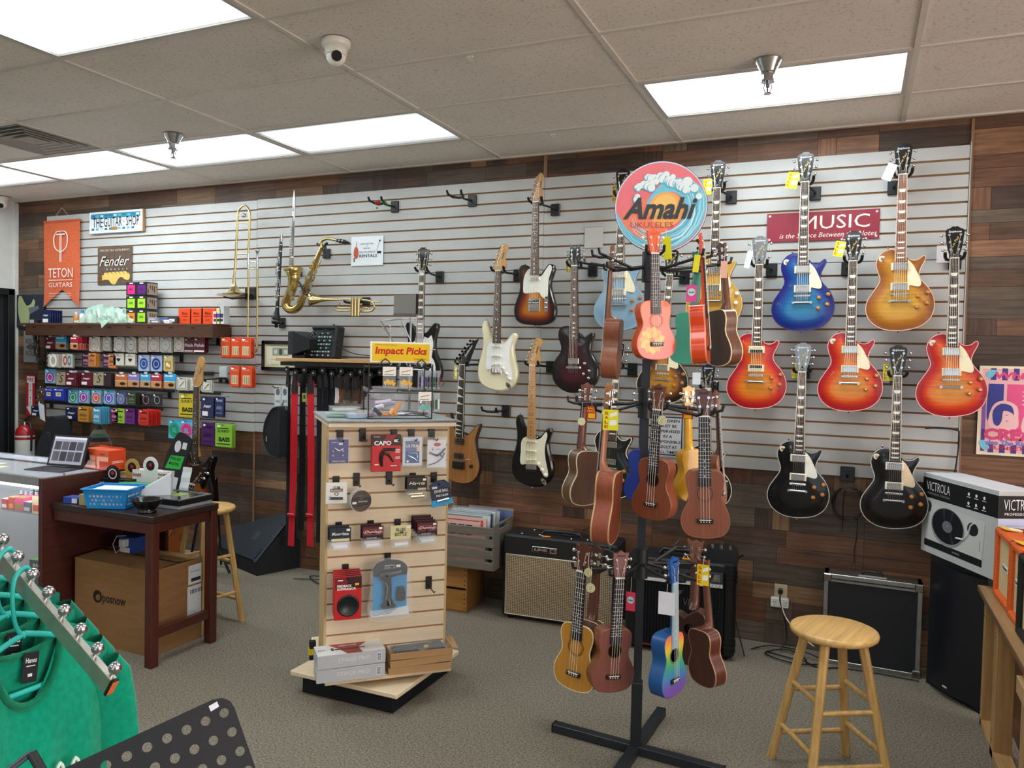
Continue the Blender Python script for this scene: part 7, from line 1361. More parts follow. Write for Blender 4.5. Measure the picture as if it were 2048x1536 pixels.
PK = [
 (1,125,140,205,240,1,'5e1424','script','Jaggy','maroon string pack with white script, leftmost'), (1,212,132,300,238,2,'2f9fd2','wood','','cyan-topped string pack with a wood photo'), (1,332,135,385,240,9,'a42034','wood','','red-topped string pack with a wood photo'),
 (1,485,138,572,255,3,'d8d2c4','ring','b89a80','cream string pack with brown ring, first cream one'), (1,600,140,640,250,2,'d4d0c6','ring','4a6a8a','cream string pack with blue ring, narrow-looking'), (1,688,140,772,255,3,'d6d2c8','ring','8a9a8a','cream string pack with greenish ring'), (1,790,142,868,265,2,'d6d2c8','ring','6a7a90','cream string pack with slate ring'),
 (1,890,140,962,265,1,'d8d2c4','ring','c09070','cream string pack with tan ring'), (1,972,138,1062,262,1,'d8d4c8','ring','b08a7a','cream string pack with rosy ring'), (1,1068,140,1158,262,2,'d6d4cc','ring','7a9a9a','cream string pack with teal ring'), (1,1180,140,1262,262,1,'d8d2c8','ring','b87860','cream string pack with orange-brown ring'),
 (1,1266,148,1340,264,1,'5a1226','prelude','','left maroon Prelude pack'), (1,1342,146,1432,266,4,'5a1226','prelude','','right maroon Prelude pack'),
 (6,1565,140,1640,306,2,'d9481c','reed','','orange reed pack, upper left'), (6,1647,142,1725,308,2,'d9481c','reed','','orange reed pack, upper middle'), (6,1728,142,1812,310,3,'d9481c','reed','','orange reed pack, upper right'),
 (2,148,278,235,386,4,'b8b0a0','oval','f0f0ea','taupe string pack with white oval'), (2,265,276,350,388,2,'cfc8b8','two','','pale string pack with red and blue ovals'), (2,428,270,478,378,1,'4a1a3c','slink','d8a0c0','plum string pack'), (2,480,270,512,380,4,'c9803a','slink','5a2a4a','orange and plum string pack, left of two'), (2,598,270,642,388,1,'4a1a3c','slink','c89ab8','plum string pack, second'), (2,644,275,680,392,2,'c9803a','slink','4a2a48','orange and plum string pack, right of two'),
 (2,685,272,768,372,2,'d4cfc0','pick','','cream pack with black pick shape, left'), (2,784,276,862,374,2,'d4cfc0','pick','','cream pack with black pick shape, right'), (2,890,286,978,420,1,'9fb0d0','disc','2a4a8a','pale blue pack with navy disc, left'), (2,990,290,1082,422,1,'9fb0d0','disc','22387c','pale blue pack with navy disc, right'), (2,1096,290,1170,420,2,'c8b888','gold','','cream and gold string pack'),
 (3,125,402,208,520,1,'7ab0c8','cyan','a03a90','light blue pack with magenta disc'), (3,216,425,290,535,1,'a89a80','S','','left tan pack with a brush stroke S'), (3,293,428,380,540,4,'5e1424','script','Jaggy','left maroon pack with white script'), (3,416,428,512,540,2,'5e1424','script','Jaggy','right maroon pack with white script'), (3,520,428,602,538,1,'a89a80','S','','right tan pack with a brush stroke S'), (3,606,432,640,540,4,'1c1a20','slink','5a2030','black pack beside the tan one'),
 (3,698,440,800,550,1,'c06a3a','wood','','orange-topped pack with a wood photo'), (3,806,440,896,552,1,'8a78b8','wood','','lilac-topped pack with a wood photo'), (3,906,440,988,555,1,'2f9fd2','wood','','left cyan-topped pack with a wood photo'), (3,992,445,1080,560,2,'b02838','wood','','red-topped pack with a wood photo'), (3,1098,440,1195,565,2,'2f9fd2','wood','','right cyan-topped pack with a wood photo'),
 (3,1202,466,1290,574,3,'c8c4b4','sketch','','cream pack with framed guitar sketch, left'), (3,1310,470,1370,580,1,'c8c4b4','sketch','','cream framed sketch pack behind the bass headstock'), (3,1406,492,1490,590,2,'c8c4b4','sketch','','cream pack with framed guitar sketch, right'),
 (6,1641,376,1715,546,2,'d9481c','reed','','orange reed pack, lower left'), (6,1730,376,1820,550,3,'d9481c','reed','','orange reed pack, lower right'),
 (4,120,556,190,655,1,'2636a0','blue','','royal blue pack with yellow square, left'), (4,192,556,280,660,4,'2636a0','blue','','royal blue pack with yellow square, right'), (4,316,572,390,680,2,'7ab0c8','cyan','1f8a58','light blue pack with green disc'), (4,402,572,478,680,2,'8ab0c8','cyan','9a3aa0','light blue pack with purple disc'), (4,506,572,580,685,2,'8ab0c8','cyan','d0503a','light blue pack with orange-red disc'), (4,606,575,690,690,2,'8ab0c8','cyan','6a5ac0','light blue pack with violet disc'),
 (4,706,590,785,695,1,'3a4478','disc','8a94b0','slate blue pack with pale disc'), (4,800,590,850,695,5,'2a3422','slink','7a8a6a','dark green pack'), (4,906,600,996,702,1,'1a1a1e','dark','c08a90','black pack with pink ring'), (4,1002,602,1084,705,1,'1a1a1e','dark','b8b8b8','black pack with silver ring'),
 (5,12,702,86,790,1,'14204a','script','Jaggy','navy pack with white script left of the gig bag'), (5,292,712,390,820,2,'14204a','script','Jaggy','navy pack with white script'), (5,394,706,480,835,4,'c0852e','slink','4a2a10','golden orange pack'), (5,516,712,568,850,8,'4a9ab8','slink','e8f0f4','light blue pack'), (5,662,724,700,840,1,'8a1c50','slink','e0a0c0','magenta pack'), (5,692,722,775,848,1,'9ac832','slink','2a3a10','lime green pack'), (5,780,722,858,852,3,'6a1c7a','slink','3a0c48','purple pack'), (5,893,732,972,865,9,'c8281e','slink','5a0c0c','bright red pack'),
 (7,1222,602,1350,800,2,'c8b414','bass','1c1c08','yellow bass string pack'), (7,1404,626,1505,800,2,'14204a','script','Jaggy','tall navy script pack beside the bass neck'), (7,1518,626,1560,790,2,'14204a','slink','8a94c0','tall navy pack seen at a slant'), (7,1137,815,1230,975,1,'58b8d8','XL','1f9a5a','clear pack with green XL disc'), (7,1230,815,1338,985,2,'58b8d8','XL','d8387c','clear pack with pink XL disc'), (7,1408,835,1512,1030,1,'4a1460','slink','2a0838','tall purple pack'), (7,1520,845,1655,1045,3,'8ac03a','bass','14200a','tall lime green bass string pack')]
RACK = thing('hook_rack', 'black string display rails with hooks on the left slatwall', 'display rack', (0, WALL, 0))
def rail(x0, x1, y, yy=4.795, name='rail'):
    a, b = at(*z2(x0, y), yy), at(*z2(x1, y), yy); q = MB('blackmetal', '15161a'); q.box((a.x + b.x) / 2, yy - WALL, (a.z + b.z) / 2, abs(b.x - a.x), .012, .028, .002); q.build(name, RACK)
for x0, x1, y in ((120, 1480, 128), (120, 1240, 262), (120, 1500, 412), (120, 1180, 552), (120, 1085, 700), (1225, 1560, 592)): rail(x0, x1, y)
for x, y, y2 in ((1540, 140, 205), (1240, 280, 345), (1142, 575, 640), (1205, 425, 445), (1560, 470, 510), (1610, 480, 520), (175, 680, 720), (1180, 420, 440)):
    a, b = at(*z2(x - 8, y), 4.80), at(*z2(x + 8, y2), 4.80); q = MB('satin', '121216'); q.box((a.x + b.x) / 2, -.02, (a.z + b.z) / 2, abs(b.x - a.x), .016, abs(a.z - b.z)); q.build('bracket', RACK)
_pm = {}
for row, x0, y0, x1, y1, n, c1, st, c2, lb in PK:
    dy = .0145; yf = 4.775 - dy * n - .05
    if n == 1: yf = 4.70
    (u0, v0), (u1, v1) = z2(x0, y0), z2(x1, y1); a, b = at(u0, v0, yf), at(u1, v1, yf); w, h = abs(b.x - a.x), abs(a.z - b.z)
    nar = w < .08
    if st in ('slink', 'ring') and w < .07: w = .09; a.x = b.x - .09 if False else a.x
    if w < .085 and row < 6: w = .095
    cx_, cz_ = a.x + w / 2, (a.z + b.z) / 2
    q = MB('blackmetal', '141418'); q.tube([(cx_, -.02, cz_ + h / 2 - .004), (cx_, yf - WALL - .02, cz_ + h / 2 - .010), (cx_, yf - WALL - .03, cz_ + h / 2 + .004)], .0022, 5); q.build('hook', RACK)
    src = None; first = None
    for k in range(n):
        nm = 'reed_pack' if st == 'reed' else 'string_pack'
        if k < 2:
            q = MB('satin', c1); pack_face(q, w, h, st if (k == 0 or st in ('wood', 'reed', 'ring')) else 'plain', c1, c2 or 'ffffff')
            if row in (1, 3) and st in ('wood', 'ring', 'script', 'prelude'): q.use('milky', 'f0f0f0'); q.box(0, 0, h / 2 + .008, w * .3, .002, .018)
            o = q.build(nm)
        else: o = src.copy(); COL.objects.link(o)
        o.location = (cx_ + .004 * ((k * 7) % 3 - 1) * (k > 0), yf + dy * k, cz_ - .004 * ((k * 5) % 3) * (k > 0)); o.rotation_euler = (0, radians(((k * 13) % 5 - 2) * .5) if k else 0, 0)
        o['category'] = 'reed pack' if st == 'reed' else 'string pack'
        o['label'] = (lb + ' of the ' + ROWS[row] if 'leftmost' in lb else lb + ', ' + ('front pack, ' if n > 1 else '') + ROWS[row]) if k == 0 else ORD[k] + ' pack back, behind ' + lb.replace('string pack', 'pack').split(',')[0] + (', ' + ', '.join(lb.split(',')[1:]).strip() if ',' in lb else '') + ', ' + ROWS[row]
        if n > 1: o['group'] = 'stack of ' + lb + ', ' + ROWS[row]
        if k == 1: src = o
q = MB('milky', 'd8dce0'); q.box(0, 0, 0, .075, .02, .085, .004); q.S('9a9ca0'); q.box(0, .002, 0, .05, .014, .06, .002); solo(q, 'accessory_packet', 'small translucent pack left of the lower orange reed packs', 'packet', at(*z2(1585, 425), 4.70))
q = MB('blackmetal', '121214'); p = [at(*z2(x, y), yy) for x, y, yy in ((1610, 478, 4.80), (1540, 480, 4.74), (1440, 488, 4.62), (1390, 480, 4.56))]; q.tube([Vector(v) for v in p], .006, 6); q.tube([at(*z2(1440, 500), 4.6), at(*z2(1390, 490), 4.55), at(*z2(1340, 495), 4.5)], .006, 6); solo(q, 'guitar_hanger', 'black hanger arm holding the bass headstock', 'guitar hanger')

# wooden ledge and what stands on it
a, b = at(78, 645, 4.62), at(467, 647, 4.62)
LZ = 1.868
t = thing('wall_ledge', 'brown wooden ledge above the string packets', 'shelf', (0, WALL, LZ))
x0, x1 = -6.86, -4.58
q = MB('wood_x', '5c3826'); q.box((x0 + x1) / 2 - .03, -.10, .0, x1 - x0 + .0, .20, .018, .002); q.build('board', t)
q = MB('wood_x', '4e3022'); q.box((x0 + x1) / 2 + .02, -.19, -.055, x1 - x0 - .08, .018, .09, .002); q.box(x1 - .02, -.1, -.055, .018, .19, .09); q.box(x0 + .08, -.1, -.055, .018, .19, .09); q.use('matte', '1c120c'); [q.box(x0 + .18 + k * .235, -.2, -.025, .05, .002, .008) for k in range(9)]; q.build('apron', t)
TOPZ = LZ + .0095; YL = 4.68
def z1(x, y, yy=YL): return at(x / 3.4133, 380 + y / 3.4133, yy)
def ledge(name, label, cat, x, group=None, yy=YL, rz=0): p = z1(x, 895, yy); return thing(name, label, cat, (p.x, yy, TOPZ), (0, 0, radians(rz)), group)
for k in range(6):
    p = z1(308, 895, 4.62); b_ = thing('string_pack', 'navy string pack with white label standing at the left of the ledge' if k == 0 else ORD[k] + ' navy string pack from the front at the left of the ledge', 'string pack', (p.x + .0 * k, 4.63 + .022 * k, TOPZ + .058), (0, 0, 0), 'navy packs on the ledge')
    q = MB('satin', '14204a'); q.box(0, 0, 0, .105, .008, .115); q.P('e8e8e8'); q.rect(-.04, -.052, .03, -.02, -.0045); q.text('Jaggy', 0, .01, .07, .018, -.0046, .3, .02) if k == 0 else q.rect(.03, -.01, .035, .03, -.0046); q.build('pack', b_)
for i, (x, c1, c2, hh) in enumerate(((520, 'b8783a', 'd8c0d8', .10), (562, 'e0e4e8', '3a8ac8', .115), (590, 'd0a080', '2f86c0', .12), (618, 'e4e4e4', '5aa0c8', .11))):
    t = ledge('oil_bottle', ('amber bottle with white cap, leftmost bottle on the ledge', 'white bottle with blue cap on the ledge, second from left', 'pinkish bottle with blue label on the ledge', 'white bottle beside the green plastic bag on the ledge')[i], 'bottle', x); q = MB('gloss', c1); q.lathe([(0, 0), (.022, 0), (.023, .006), (.023, hh * .62), (.012, hh * .75), (0, hh * .76)], n=16); q.build('bottle', t); q = MB('satin', c2); q.cyl((0, 0, hh * .74), (0, 0, hh), .012, n=12); q.build('cap', t)
t = ledge('plastic_bag', 'crumpled white and green plastic bag lying on the ledge', 'bag', 745, yy=4.66)
q = MB('milky', 'b8dcc8'); rr = random.Random(12); nu, nv = 26, 9; vs = []
for j in range(nv):
    for i in range(nu):
        a_ = pi * j / (nv - 1); r_ = .34 * (1 - abs(2 * i / (nu - 1) - 1) ** 2.5) ; x = -.33 + .66 * i / (nu - 1); hgt = (.16 if i < nu * .35 else .13 if i < nu * .75 else .09) * (1 - abs(2 * i / (nu - 1) - 1) ** 4)
        vs.append((x + rr.uniform(-.012, .012), .07 * cos(a_) + rr.uniform(-.012, .012), max(.0, hgt * sin(a_) + rr.uniform(-.014, .018))))
q.add(vs, [(j * nu + i, j * nu + i + 1, (j + 1) * nu + i + 1, (j + 1) * nu + i) for j in range(nv - 1) for i in range(nu - 1)]); q.quad((-.02, -.07, .02), (.03, -.10, -.03), (.05, -.11, -.045), (.10, -.07, .03)); q.build('bag', t)
for k in range(5): b_ = ledge('paper_stack', ORD[k] + ' white booklet from the bottom, right of the bag on the ledge', 'paper', 825, 'booklets on the ledge'); b_.location.z = TOPZ + k * .008; q = MB('paper', 'd0d0c4'); q.box(0, 0, .003, .17, .12, .006); q.build('booklet', b_)
EB = [('d8287c', '5a1470'), ('9ad02c', '9ad02c'), ('d8862c', '9ad02c')]
NM = {'d8287c': 'pink', '5a1470': 'purple', '9ad02c': 'lime green', 'd8862c': 'orange'}
DX = z1(905, 895).x, z1(1000, 895).x
for r in range(3):
    for c_ in range(2):
        col = EB[r][c_]; xx = (z1(905, 895, 4.66).x, z1(975, 895, 4.66).x)[c_]
        b_ = thing('string_box', '%s string box, %s of the black boxes on the ledge' % (NM[col], ('top' if r == 0 else 'middle' if r == 1 else 'bottom') + (' left' if c_ == 0 else ' right')), 'string box', (xx, 4.70, TOPZ + (2 - r) * .115))
        q = MB('satin', '1c1c1e'); q.box(0, 0, .056, .118, .11, .111, .001); q.P(col); q.rect(-.043, .014, .043, .088, -.0556); q.P('2a2a14'); q.text('slinky', 0, .052, .05, .03, -.0560, .2, .02); q.P('e8e8e8'); q.rect(-.02, .096, .02, .106, -.0560)
        if c_ == 1:
            q.push(T(.0592, 0, 0) @ RZ(90)); q.P('9a8878'); q.rect(-.05, .008, .05, .1, -.0005); q.P('4a3030'); [q.rect(-.045 + .02 * k, .02 + (k * 37 % 50) * .001, -.035 + .02 * k, .05 + (k * 37 % 40) * .001, -.001) for k in range(5)]; q.pop()
        q.build('box', b_)
rr = random.Random(3)
for k, (x, c1, w_, h_) in enumerate(((1060, '9a9ca0', .10, .05), (1085, '6a6a70', .12, .03), (1140, '2a52a0', .10, .045), (1165, 'd8d8d4', .06, .03), (1200, '30343a', .10, .055))):
    b_ = ledge('small_box', ('grey box low on the ledge right of the black boxes', 'dark grey flat box on the ledge', 'blue and white box in the middle of the ledge', 'small white box beside the blue one on the ledge', 'dark box left of the orange reed boxes')[k], 'box', x, yy=4.70 - .03 * (k % 2)); q = MB('satin', c1); q.box(0, 0, h_ / 2, w_, .08, h_, .002); q.P('d0d0d0'); q.rect(-w_ * .3, h_ * .3, w_ * .3, h_ * .7, -.0405); q.build('box', b_)
for k in range(3):
    b_ = ledge('reed_box', ('left', 'middle', 'right')[k] + ' orange Rico reed box on the ledge', 'reed box', (1268, 1347, 1425)[k], yy=4.70); q = MB('satin', 'e0481a'); q.box(0, .02, .062, .138, .06, .124, .001); q.P('5a1a10'); q.text('Rico', 0, .085, .06, .022, -.0108, 0, .03); q.rect(-.04, .06, .04, .064, -.0108); q.rect(-.02, .03, .02, .034, -.0108); q.build('box', b_)
for k in range(3):
    b_ = ledge('small_box', ('yellow and red small box right of the orange boxes on the ledge', 'yellow and white small box on the ledge', 'clear-topped small box at the right end of the ledge')[k], 'box', (1486, 1510, 1533)[k], yy=4.70); q = MB('satin', ('e0d8d0', 'e6d890', 'c8ccd0')[k]); q.box(0, 0, .05 + .02 * k / 2, .045, .06, .10 + .02 * k, .001); q.P(('b83038', '4a4ab8', '3a3a3a')[k]); q.rect(-.015, .05, .015, .08, -.0306); q.P('2a2a2a'); q.rect(-.012, .02, .012, .04, -.0306); q.build('box', b_)

# ================================================================ STRAP RACK, SPEAKER AND MIXER
t = thing('strap_rack', 'light wooden shelf with a black strap rail under it', 'shelf', (0, WALL, 1.615))
xa, xb = -3.93, -3.02
q = MB('wood_x', 'c09460'); q.box((xa + xb) / 2 + .0, -.125, 0, xb - xa, .25, .024, .002); q.build('board', t)
q = MB('satin', '0e0e10'); q.box((xa + xb) / 2, -.03, -.10, xb - xa - .02, .03, .16); q.box((xa + xb) / 2, -.12, -.03, xb - xa - .04, .2, .03); q.build('rail', t)
for k in range(11): q = MB('satin', '111113'); x = xa + .06 + k * .082; z = -.075 - .02 * (k % 2); q.cyl((x, -.04, z), (x, -.19, z), .010, n=10); q.cyl((x, -.19, z), (x, -.198, z), .024, n=16); q.C('d8d8d8'); q.cyl((x, -.198, z), (x, -.202, z), .007, n=10); q.build('peg', t)
def strap(lb, u, v0, v1, c1, wpx=15, yy=4.66, endc=None, lean=0, group=None, name='guitar_strap'):
    a, b = at(u, v0, yy), at(u + lean, v1, yy); w = wpx / 1558 * 5.9; l = a.z - b.z
    t = thing(name, lb, 'guitar strap', a, group=group); q = MB('fabric', c1); dx = b.x - a.x; N = 10; vs = []
    for j in range(N + 1): f = j / N; x = dx * f; vs += [(x - w / 2, -.004 * sin(f * 7), -l * f), (x + w / 2, -.004 * sin(f * 7 + 1), -l * f), (x + w / 2, .006 - .004 * sin(f * 7 + 1), -l * f), (x - w / 2, .006 - .004 * sin(f * 7), -l * f)]
    fs = [];
    for j in range(N):
        for i in range(4): fs.append((j * 4 + i, (j + 1) * 4 + i, (j + 1) * 4 + (i + 1) % 4, j * 4 + (i + 1) % 4))
    q.add(vs, fs); q.build('webbing', t)
    q = MB('satin', endc or '14141a'); q.prism([(-w * .32, .0), (-w * .5, -.06), (-w * .45, -.09), (w * .45, -.09), (w * .5, -.06), (w * .32, 0), (w * .2, .05), (-w * .2, .05)][::-1][::-1], -.008, -.002); q.build('leather_end', t); return t
for u, lb, ln in ((590, 'left long red strap hanging from the strap rack', -8), (622, 'right long red strap hanging from the strap rack', -2)):
    t = strap(lb, u, 762, 1092, 'c01424', 15, 4.64, '0e0e12', ln)
    q = MB('satin', 'b01a28'); f = (1030 - 762) / 330; zz = -(at(u, 762, 4.64).z - at(u, 1092, 4.64).z) * f; xx = (at(u + ln, 1092, 4.64).x - at(u, 762, 4.64).x) * f; q.box(xx, -.010, zz, .068, .012, .022, .004); q.build('buckle', t)
    q = MB('paper', 'c8c4c4'); [q.box(sx * .022, -.006, -.4, .0016, .001, .7) for sx in (-1, 1)]
q = None
strap('black strap with yellow-green tag between the two red straps', 606, 750, 1060, '121215', 13, 4.70, None, -4)
q = MB('paper', 'a8a850'); q.box(0, 0, 0, .04, .002, .065); q.S('3a3a20'); q.rect(-.01, -.01, .01, .02, -.0014); solo(q, 'price_tag', 'yellow-green swing tag on the black strap between the red ones', 'price tag', at(609, 795, 4.66))
for u, v0, v1, c1, w_, lb in ((577, 750, 1090, '0e0f14', 10, 'black strap at the left edge of the strap rack'), (640, 752, 1085, '14121c', 13, 'dark navy strap right of the red straps'), (652, 750, 1040, '1a1420', 12, 'black and purple strap left of the black suede one'), (661, 752, 810, '22262c', 18, 'dark suede strap with rounded end, left'), (674, 750, 806, 'c8c4be', 10, 'white strap end behind the dark suede one'), (681, 752, 806, '6a3a28', 9, 'brown leather strap, third from the right'), (686, 752, 806, 'dcd8d0', 4, 'thin white strap beside the brown one'), (694, 752, 800, '3a322c', 14, 'dark brown suede strap with rounded end'), (703, 752, 812, '9a8a70', 8, 'tan strap end behind the suede ones'), (711, 752, 802, '46342a', 17, 'wide brown suede strap with rounded end'), (719, 758, 808, '5a3426', 8, 'reddish leather strap near the display rack'), (733, 745, 795, '3a302c', 18, 'dark brown strap partly behind the plastic jar')):
    strap(lb, u, v0, v1, c1, w_, 4.66 + random.uniform(-.01, .04), None, -2 if v1 > 1000 else 0)
q = MB('fabric', '3a3430'); a = at(600, 960, 4.74); q.box(0, 0, -.2, .05, .006, .5); solo(q, 'guitar_strap', 'olive-grey strap tail between the two red straps', 'guitar strap', a)
p = at(604, 714, 4.66); t = thing('small_speaker', 'small black angled speaker at the left of the wooden shelf', 'speaker', (p.x, 4.66, 1.627), (0, 0, radians(-12)))
q = MB('satin', '1c1822'); q.box(-.06, -.0, .11, .012, .16, .17, .004); q.box(-.035, 0, .11, .05, .165, .175, .006); q.build('grille_box', t)
q = MB('satin', '14171b'); vs = [(-.01, -.08, .025), (-.01, .08, .025), (-.01, .08, .195), (-.01, -.08, .195), (.13, -.04, .07), (.13, .04, .07), (.13, .04, .14), (.13, -.04, .14)]; q.add(vs, [(0, 4, 5, 1), (1, 5, 6, 2), (2, 6, 7, 3), (3, 7, 4, 0), (4, 7, 6, 5)]); q.build('housing', t); q = MB('satin', '0e0e10'); q.box(0, 0, .012, .14, .08, .024, .004); q.cyl((.03, 0, .02), (.03, 0, .06), .012); q.build('bracket', t)
p = at(652, 714, 4.70); t = thing('audio_mixer', 'black audio mixer standing upright with cables plugged in', 'mixer', (p.x, 4.68, 1.627), (radians(-8), 0, radians(-8)))
q = MB('satin', '15181b'); q.box(0, 0, .11, .25, .06, .22, .008); q.box(.12, 0, .12, .03, .09, .24, .01); q.box(0, -.0, .225, .25, .09, .03, .01); q.build('case', t)
for r in range(7):
    for c_ in range(7): q = MB('satin', ('8ab0c0', 'c8c8c8', '3a3a40', '6ab090')[(r + c_ * 2) % 4]); q.cyl((-.095 + c_ * .028, -.030, .02 + r * .027), (-.095 + c_ * .028, -.041, .02 + r * .027), .0065, n=8); q.build('knob', t)
for k in range(4): q = MB('satin', '0c0c0d'); q.tube([(-.08 + k * .05, -.04, .20), (-.09 + k * .05, -.09, .17 + .01 * k), (-.15 + k * .02, -.08, .10), (-.14, -.04, .03)], .004, 6); q.build('cable', t)
q = MB('satin', '0d0d0e'); q.tube(spline([tuple(at(u, v, y)) for u, v, y in ((668, 655, 4.68), (664, 672, 4.60), (672, 688, 4.60), (690, 700, 4.64), (712, 708, 4.66), (745, 712, 4.66))], 5, False), .0035, 6); q.cyl(at(668, 660, 4.68), at(668, 648, 4.68), .006); solo(q, 'audio_cable', 'black audio cable running right from the mixer behind the display rack', 'cable')
# small case and clip packs left of the straps
p = at(560, 830, 4.66); t = thing('instrument_case', 'black soft instrument case hanging left of the red straps', 'bag', (p.x, 4.64, at(560, 862, 4.64).z + .03)); t.scale = (.66, 1, .62); q = MB('fabric', '14171c'); pts = spline([(-.02, .20), (-.10, .05), (-.115, -.10), (-.09, -.22), (-.02, -.33), (.06, -.36), (.10, -.30), (.10, .20), (.05, .25)], 4); q.prism(pts[::-1], -.07, .06, True); q.build('shell', t); q = MB('fabric', '1e232a'); q.tube([(p_[0] * .98, -.072, p_[1] * .98) for p_ in pts], .005, 6, closed=True); q.P('b8b8b8'); q.box(-.07, -.074, -.14, .008, .003, .06); q.S('0c0c0c'); q.tube([(.04, 0, .22), (.05, .02, .32), (.06, .1, .36)], .008, 6); q.build('piping', t)
for k, (u, v) in enumerate(((556, 792), (570, 792))): b_ = thing('clip_packet', ('left', 'right')[k] + ' clear packet with a black clip above the soft case', 'packet', at(u, v, 4.66)); q = MB('paper', 'c8ccce'); q.box(0, 0, 0, .055, .004, .15); q.S('2a2a2e'); q.disc(0, .03, .018, -.0026, 16, .026); q.P('8a8e92'); q.rect(-.02, -.05, .02, -.03, -.0026); q.build('card', b_); q = MB('clear', 'e8ecee'); q.box(0, -.01, -.01, .06, .02, .19, .004); q.build('bag', b_)
q = MB('blackmetal', '141418'); q.tube([at(545, 772, 4.58), at(550, 776, 4.60), at(575, 774, 4.80)], .004, 6); solo(q, 'display_hook', 'black hook above the clip packets', 'hook')
# ================================================================ TABLE
DK = '4a1f17'
t = thing('wooden_table', 'dark reddish-brown wooden table in front of the counter end', 'table', (-4.06, 2.92, 0))
q = MB('wood_x', '2c1a16'); q.box(.38, .225, .781, .77, .46, .034, .003); q.build('tabletop', t)
q = MB('wood_x', DK); q.box(.38, .012, .735, .75, .02, .06); q.box(.38, .44, .735, .75, .02, .06); q.box(.735, .225, .735, .02, .42, .06); q.build('apron', t)
for x, y in ((.735, .022), (.735, .428)): q = MB('wood_z', DK); q.box(x, y, .382, .052, .048, .764, .003); q.build('leg', t)
q = MB('wood_y', DK); q.box(.735, .225, .17, .03, .36, .05, .002); q.build('side_rail', t)
q = MB('wood_z', '35150f'); q.box(.17, .47, .38, .36, .018, .76); q.build('back_panel', t)
t = thing('moving_carton', 'large brown cardboard carton printed eposnow under the dark table', 'carton', (-3.43, 3.03, 0), (0, 0, radians(-1)))
q = MB('cardboard', '8a6642'); q.box(-.305, .175, .235, .61, .35, .47); q.quad((-.61, 0, .4705), (0, 0, .4705), (0, .17, .478), (-.61, .17, .482)); q.quad((-.61, .35, .4705), (-.61, .18, .488), (0, .18, .479), (0, .35, .4705))
q.S('161210'); q.text('posnow', -.287, .258, .185, .052, -.0012, 0, .02); q.disc(-.42, .272, .036, -.001, 24); q.use('cardboard', '8a6642'); q.text('e', -.416, .268, .036, .036, -.0018, .2, .03)
q.push(RZ(90)); q.P('d4d6dc'); q.rect(.25, .33, .345, .44, -.001); q.rect(.245, .15, .345, .32, -.001); q.P('2a2a2e'); q.rect(.27, .345, .34, .365, -.0016); [q.rect(.265 + k * .011, .275, .270 + k * .011, .30, -.0016) for k in range(8)]; q.P('8a8a90'); q.rect(.265, .40, .33, .404, -.0016); q.pop(); q.build('carton', t)
t = thing('plug_box', 'small blue box with a white power adapter on top of the carton', 'box', (-3.83, 3.25, .485)); q = MB('paper', '27408a'); q.box(0, 0, .045, .12, .09, .09); q.P('d8d8d8'); q.rect(-.05, .0, .03, .03, -.0456); q.build('box', t); q = MB('satin', 'c4c8cc'); q.box(.0, -.06, .06, .04, .04, .045, .004); q.tube([(.0, -.06, .04), (-.04, -.08, .0), (-.09, -.06, .04), (-.07, -.05, .09), (.0, -.05, .1)], .003, 5); q.build('adapter', t)
# counter / showcase
X0, X1, Y0, Y1 = -6.4, -4.115, 2.93, 3.48
t = thing('glass_showcase', 'glass showcase counter with white back panels and a lit top shelf at the left', 'showcase', (0, 0, 0)); m_ = (X0 + X1) / 2; L_ = X1 - X0
q = MB('wood_y', '45201a'); q.box(X1 + .012, (Y0 + Y1) / 2 - .04, .467, .03, Y1 - Y0 + .03, .935, .002); q.build('end_panel', t)
q = MB('brushed', 'b0b2b6'); q.box(m_, Y0, .905, L_, .03, .05, .002); q.box(m_, Y1, .915, L_, .03, .03); q.box(X1 - .012, (Y0 + Y1) / 2, .92, .02, Y1 - Y0, .02); q.build('top_frame', t)
q = MB('glass', 'dfe8ea'); q.box(m_, (Y0 + Y1) / 2, .932, L_, Y1 - Y0, .006); q.build('glass_top', t)
q = MB('led', 'eef0ff'); q.box(m_, Y0 + .018, .866, L_ - .03, .012, .012); q.build('led_strip', t)
q = MB('glass', 'cfe6e0'); q.box(m_, (Y0 + Y1) / 2 + .02, .700, L_ - .02, Y1 - Y0 - .08, .008); q.use('milky', 'b8e0d8'); q.box(m_, Y0 + .052, .700, L_ - .02, .003, .009); q.build('glass_shelf', t)
q = MB('satin', 'b4b6b6'); q.box(m_, Y1 - .03, .53, L_, .01, .72); q.S('2a2a2a'); q.box(-4.335, Y1 - .037, .42, .03, .008, .03); q.box(-4.68, Y1 - .037, .55, .012, .01, .6); q.build('sliding_door', t)
q = MB('satin', '3a2a26'); q.box(m_, (Y0 + Y1) / 2, .09, L_, Y1 - Y0, .18); q.build('base', t)
q = MB('glass', 'e8f0f0'); q.box(m_, Y0 + .004, .53, L_ - .04, .005, .69); q.build('front_glass', t)
rr = random.Random(21); GL = .705
for k in range(26):
    x = -4.62 + (k % 9) * .045; y = 3.12 + (k // 9) * .07
    t = thing('polish_bottle', ORD[k % 9] + ' dark bottle from the left, ' + ('front', 'middle', 'rear')[k // 9] + ' bottle row, lit showcase shelf', 'bottle', (x, y, GL), group='dark bottles on the showcase shelf'); q = MB('gloss', ('2a2a30', '1c2a44', '4a3a2a')[k % 3]); h = .085 + .02 * (k // 9); q.lathe([(0, 0), (.015, 0), (.015, h * .65), (.007, h * .75), (0, h * .75)], n=10); q.build('bottle', t); q = MB('satin', 'c8ccd4'); q.cyl((0, 0, h * .72), (0, 0, h), .009, n=10); q.build('cap', t)
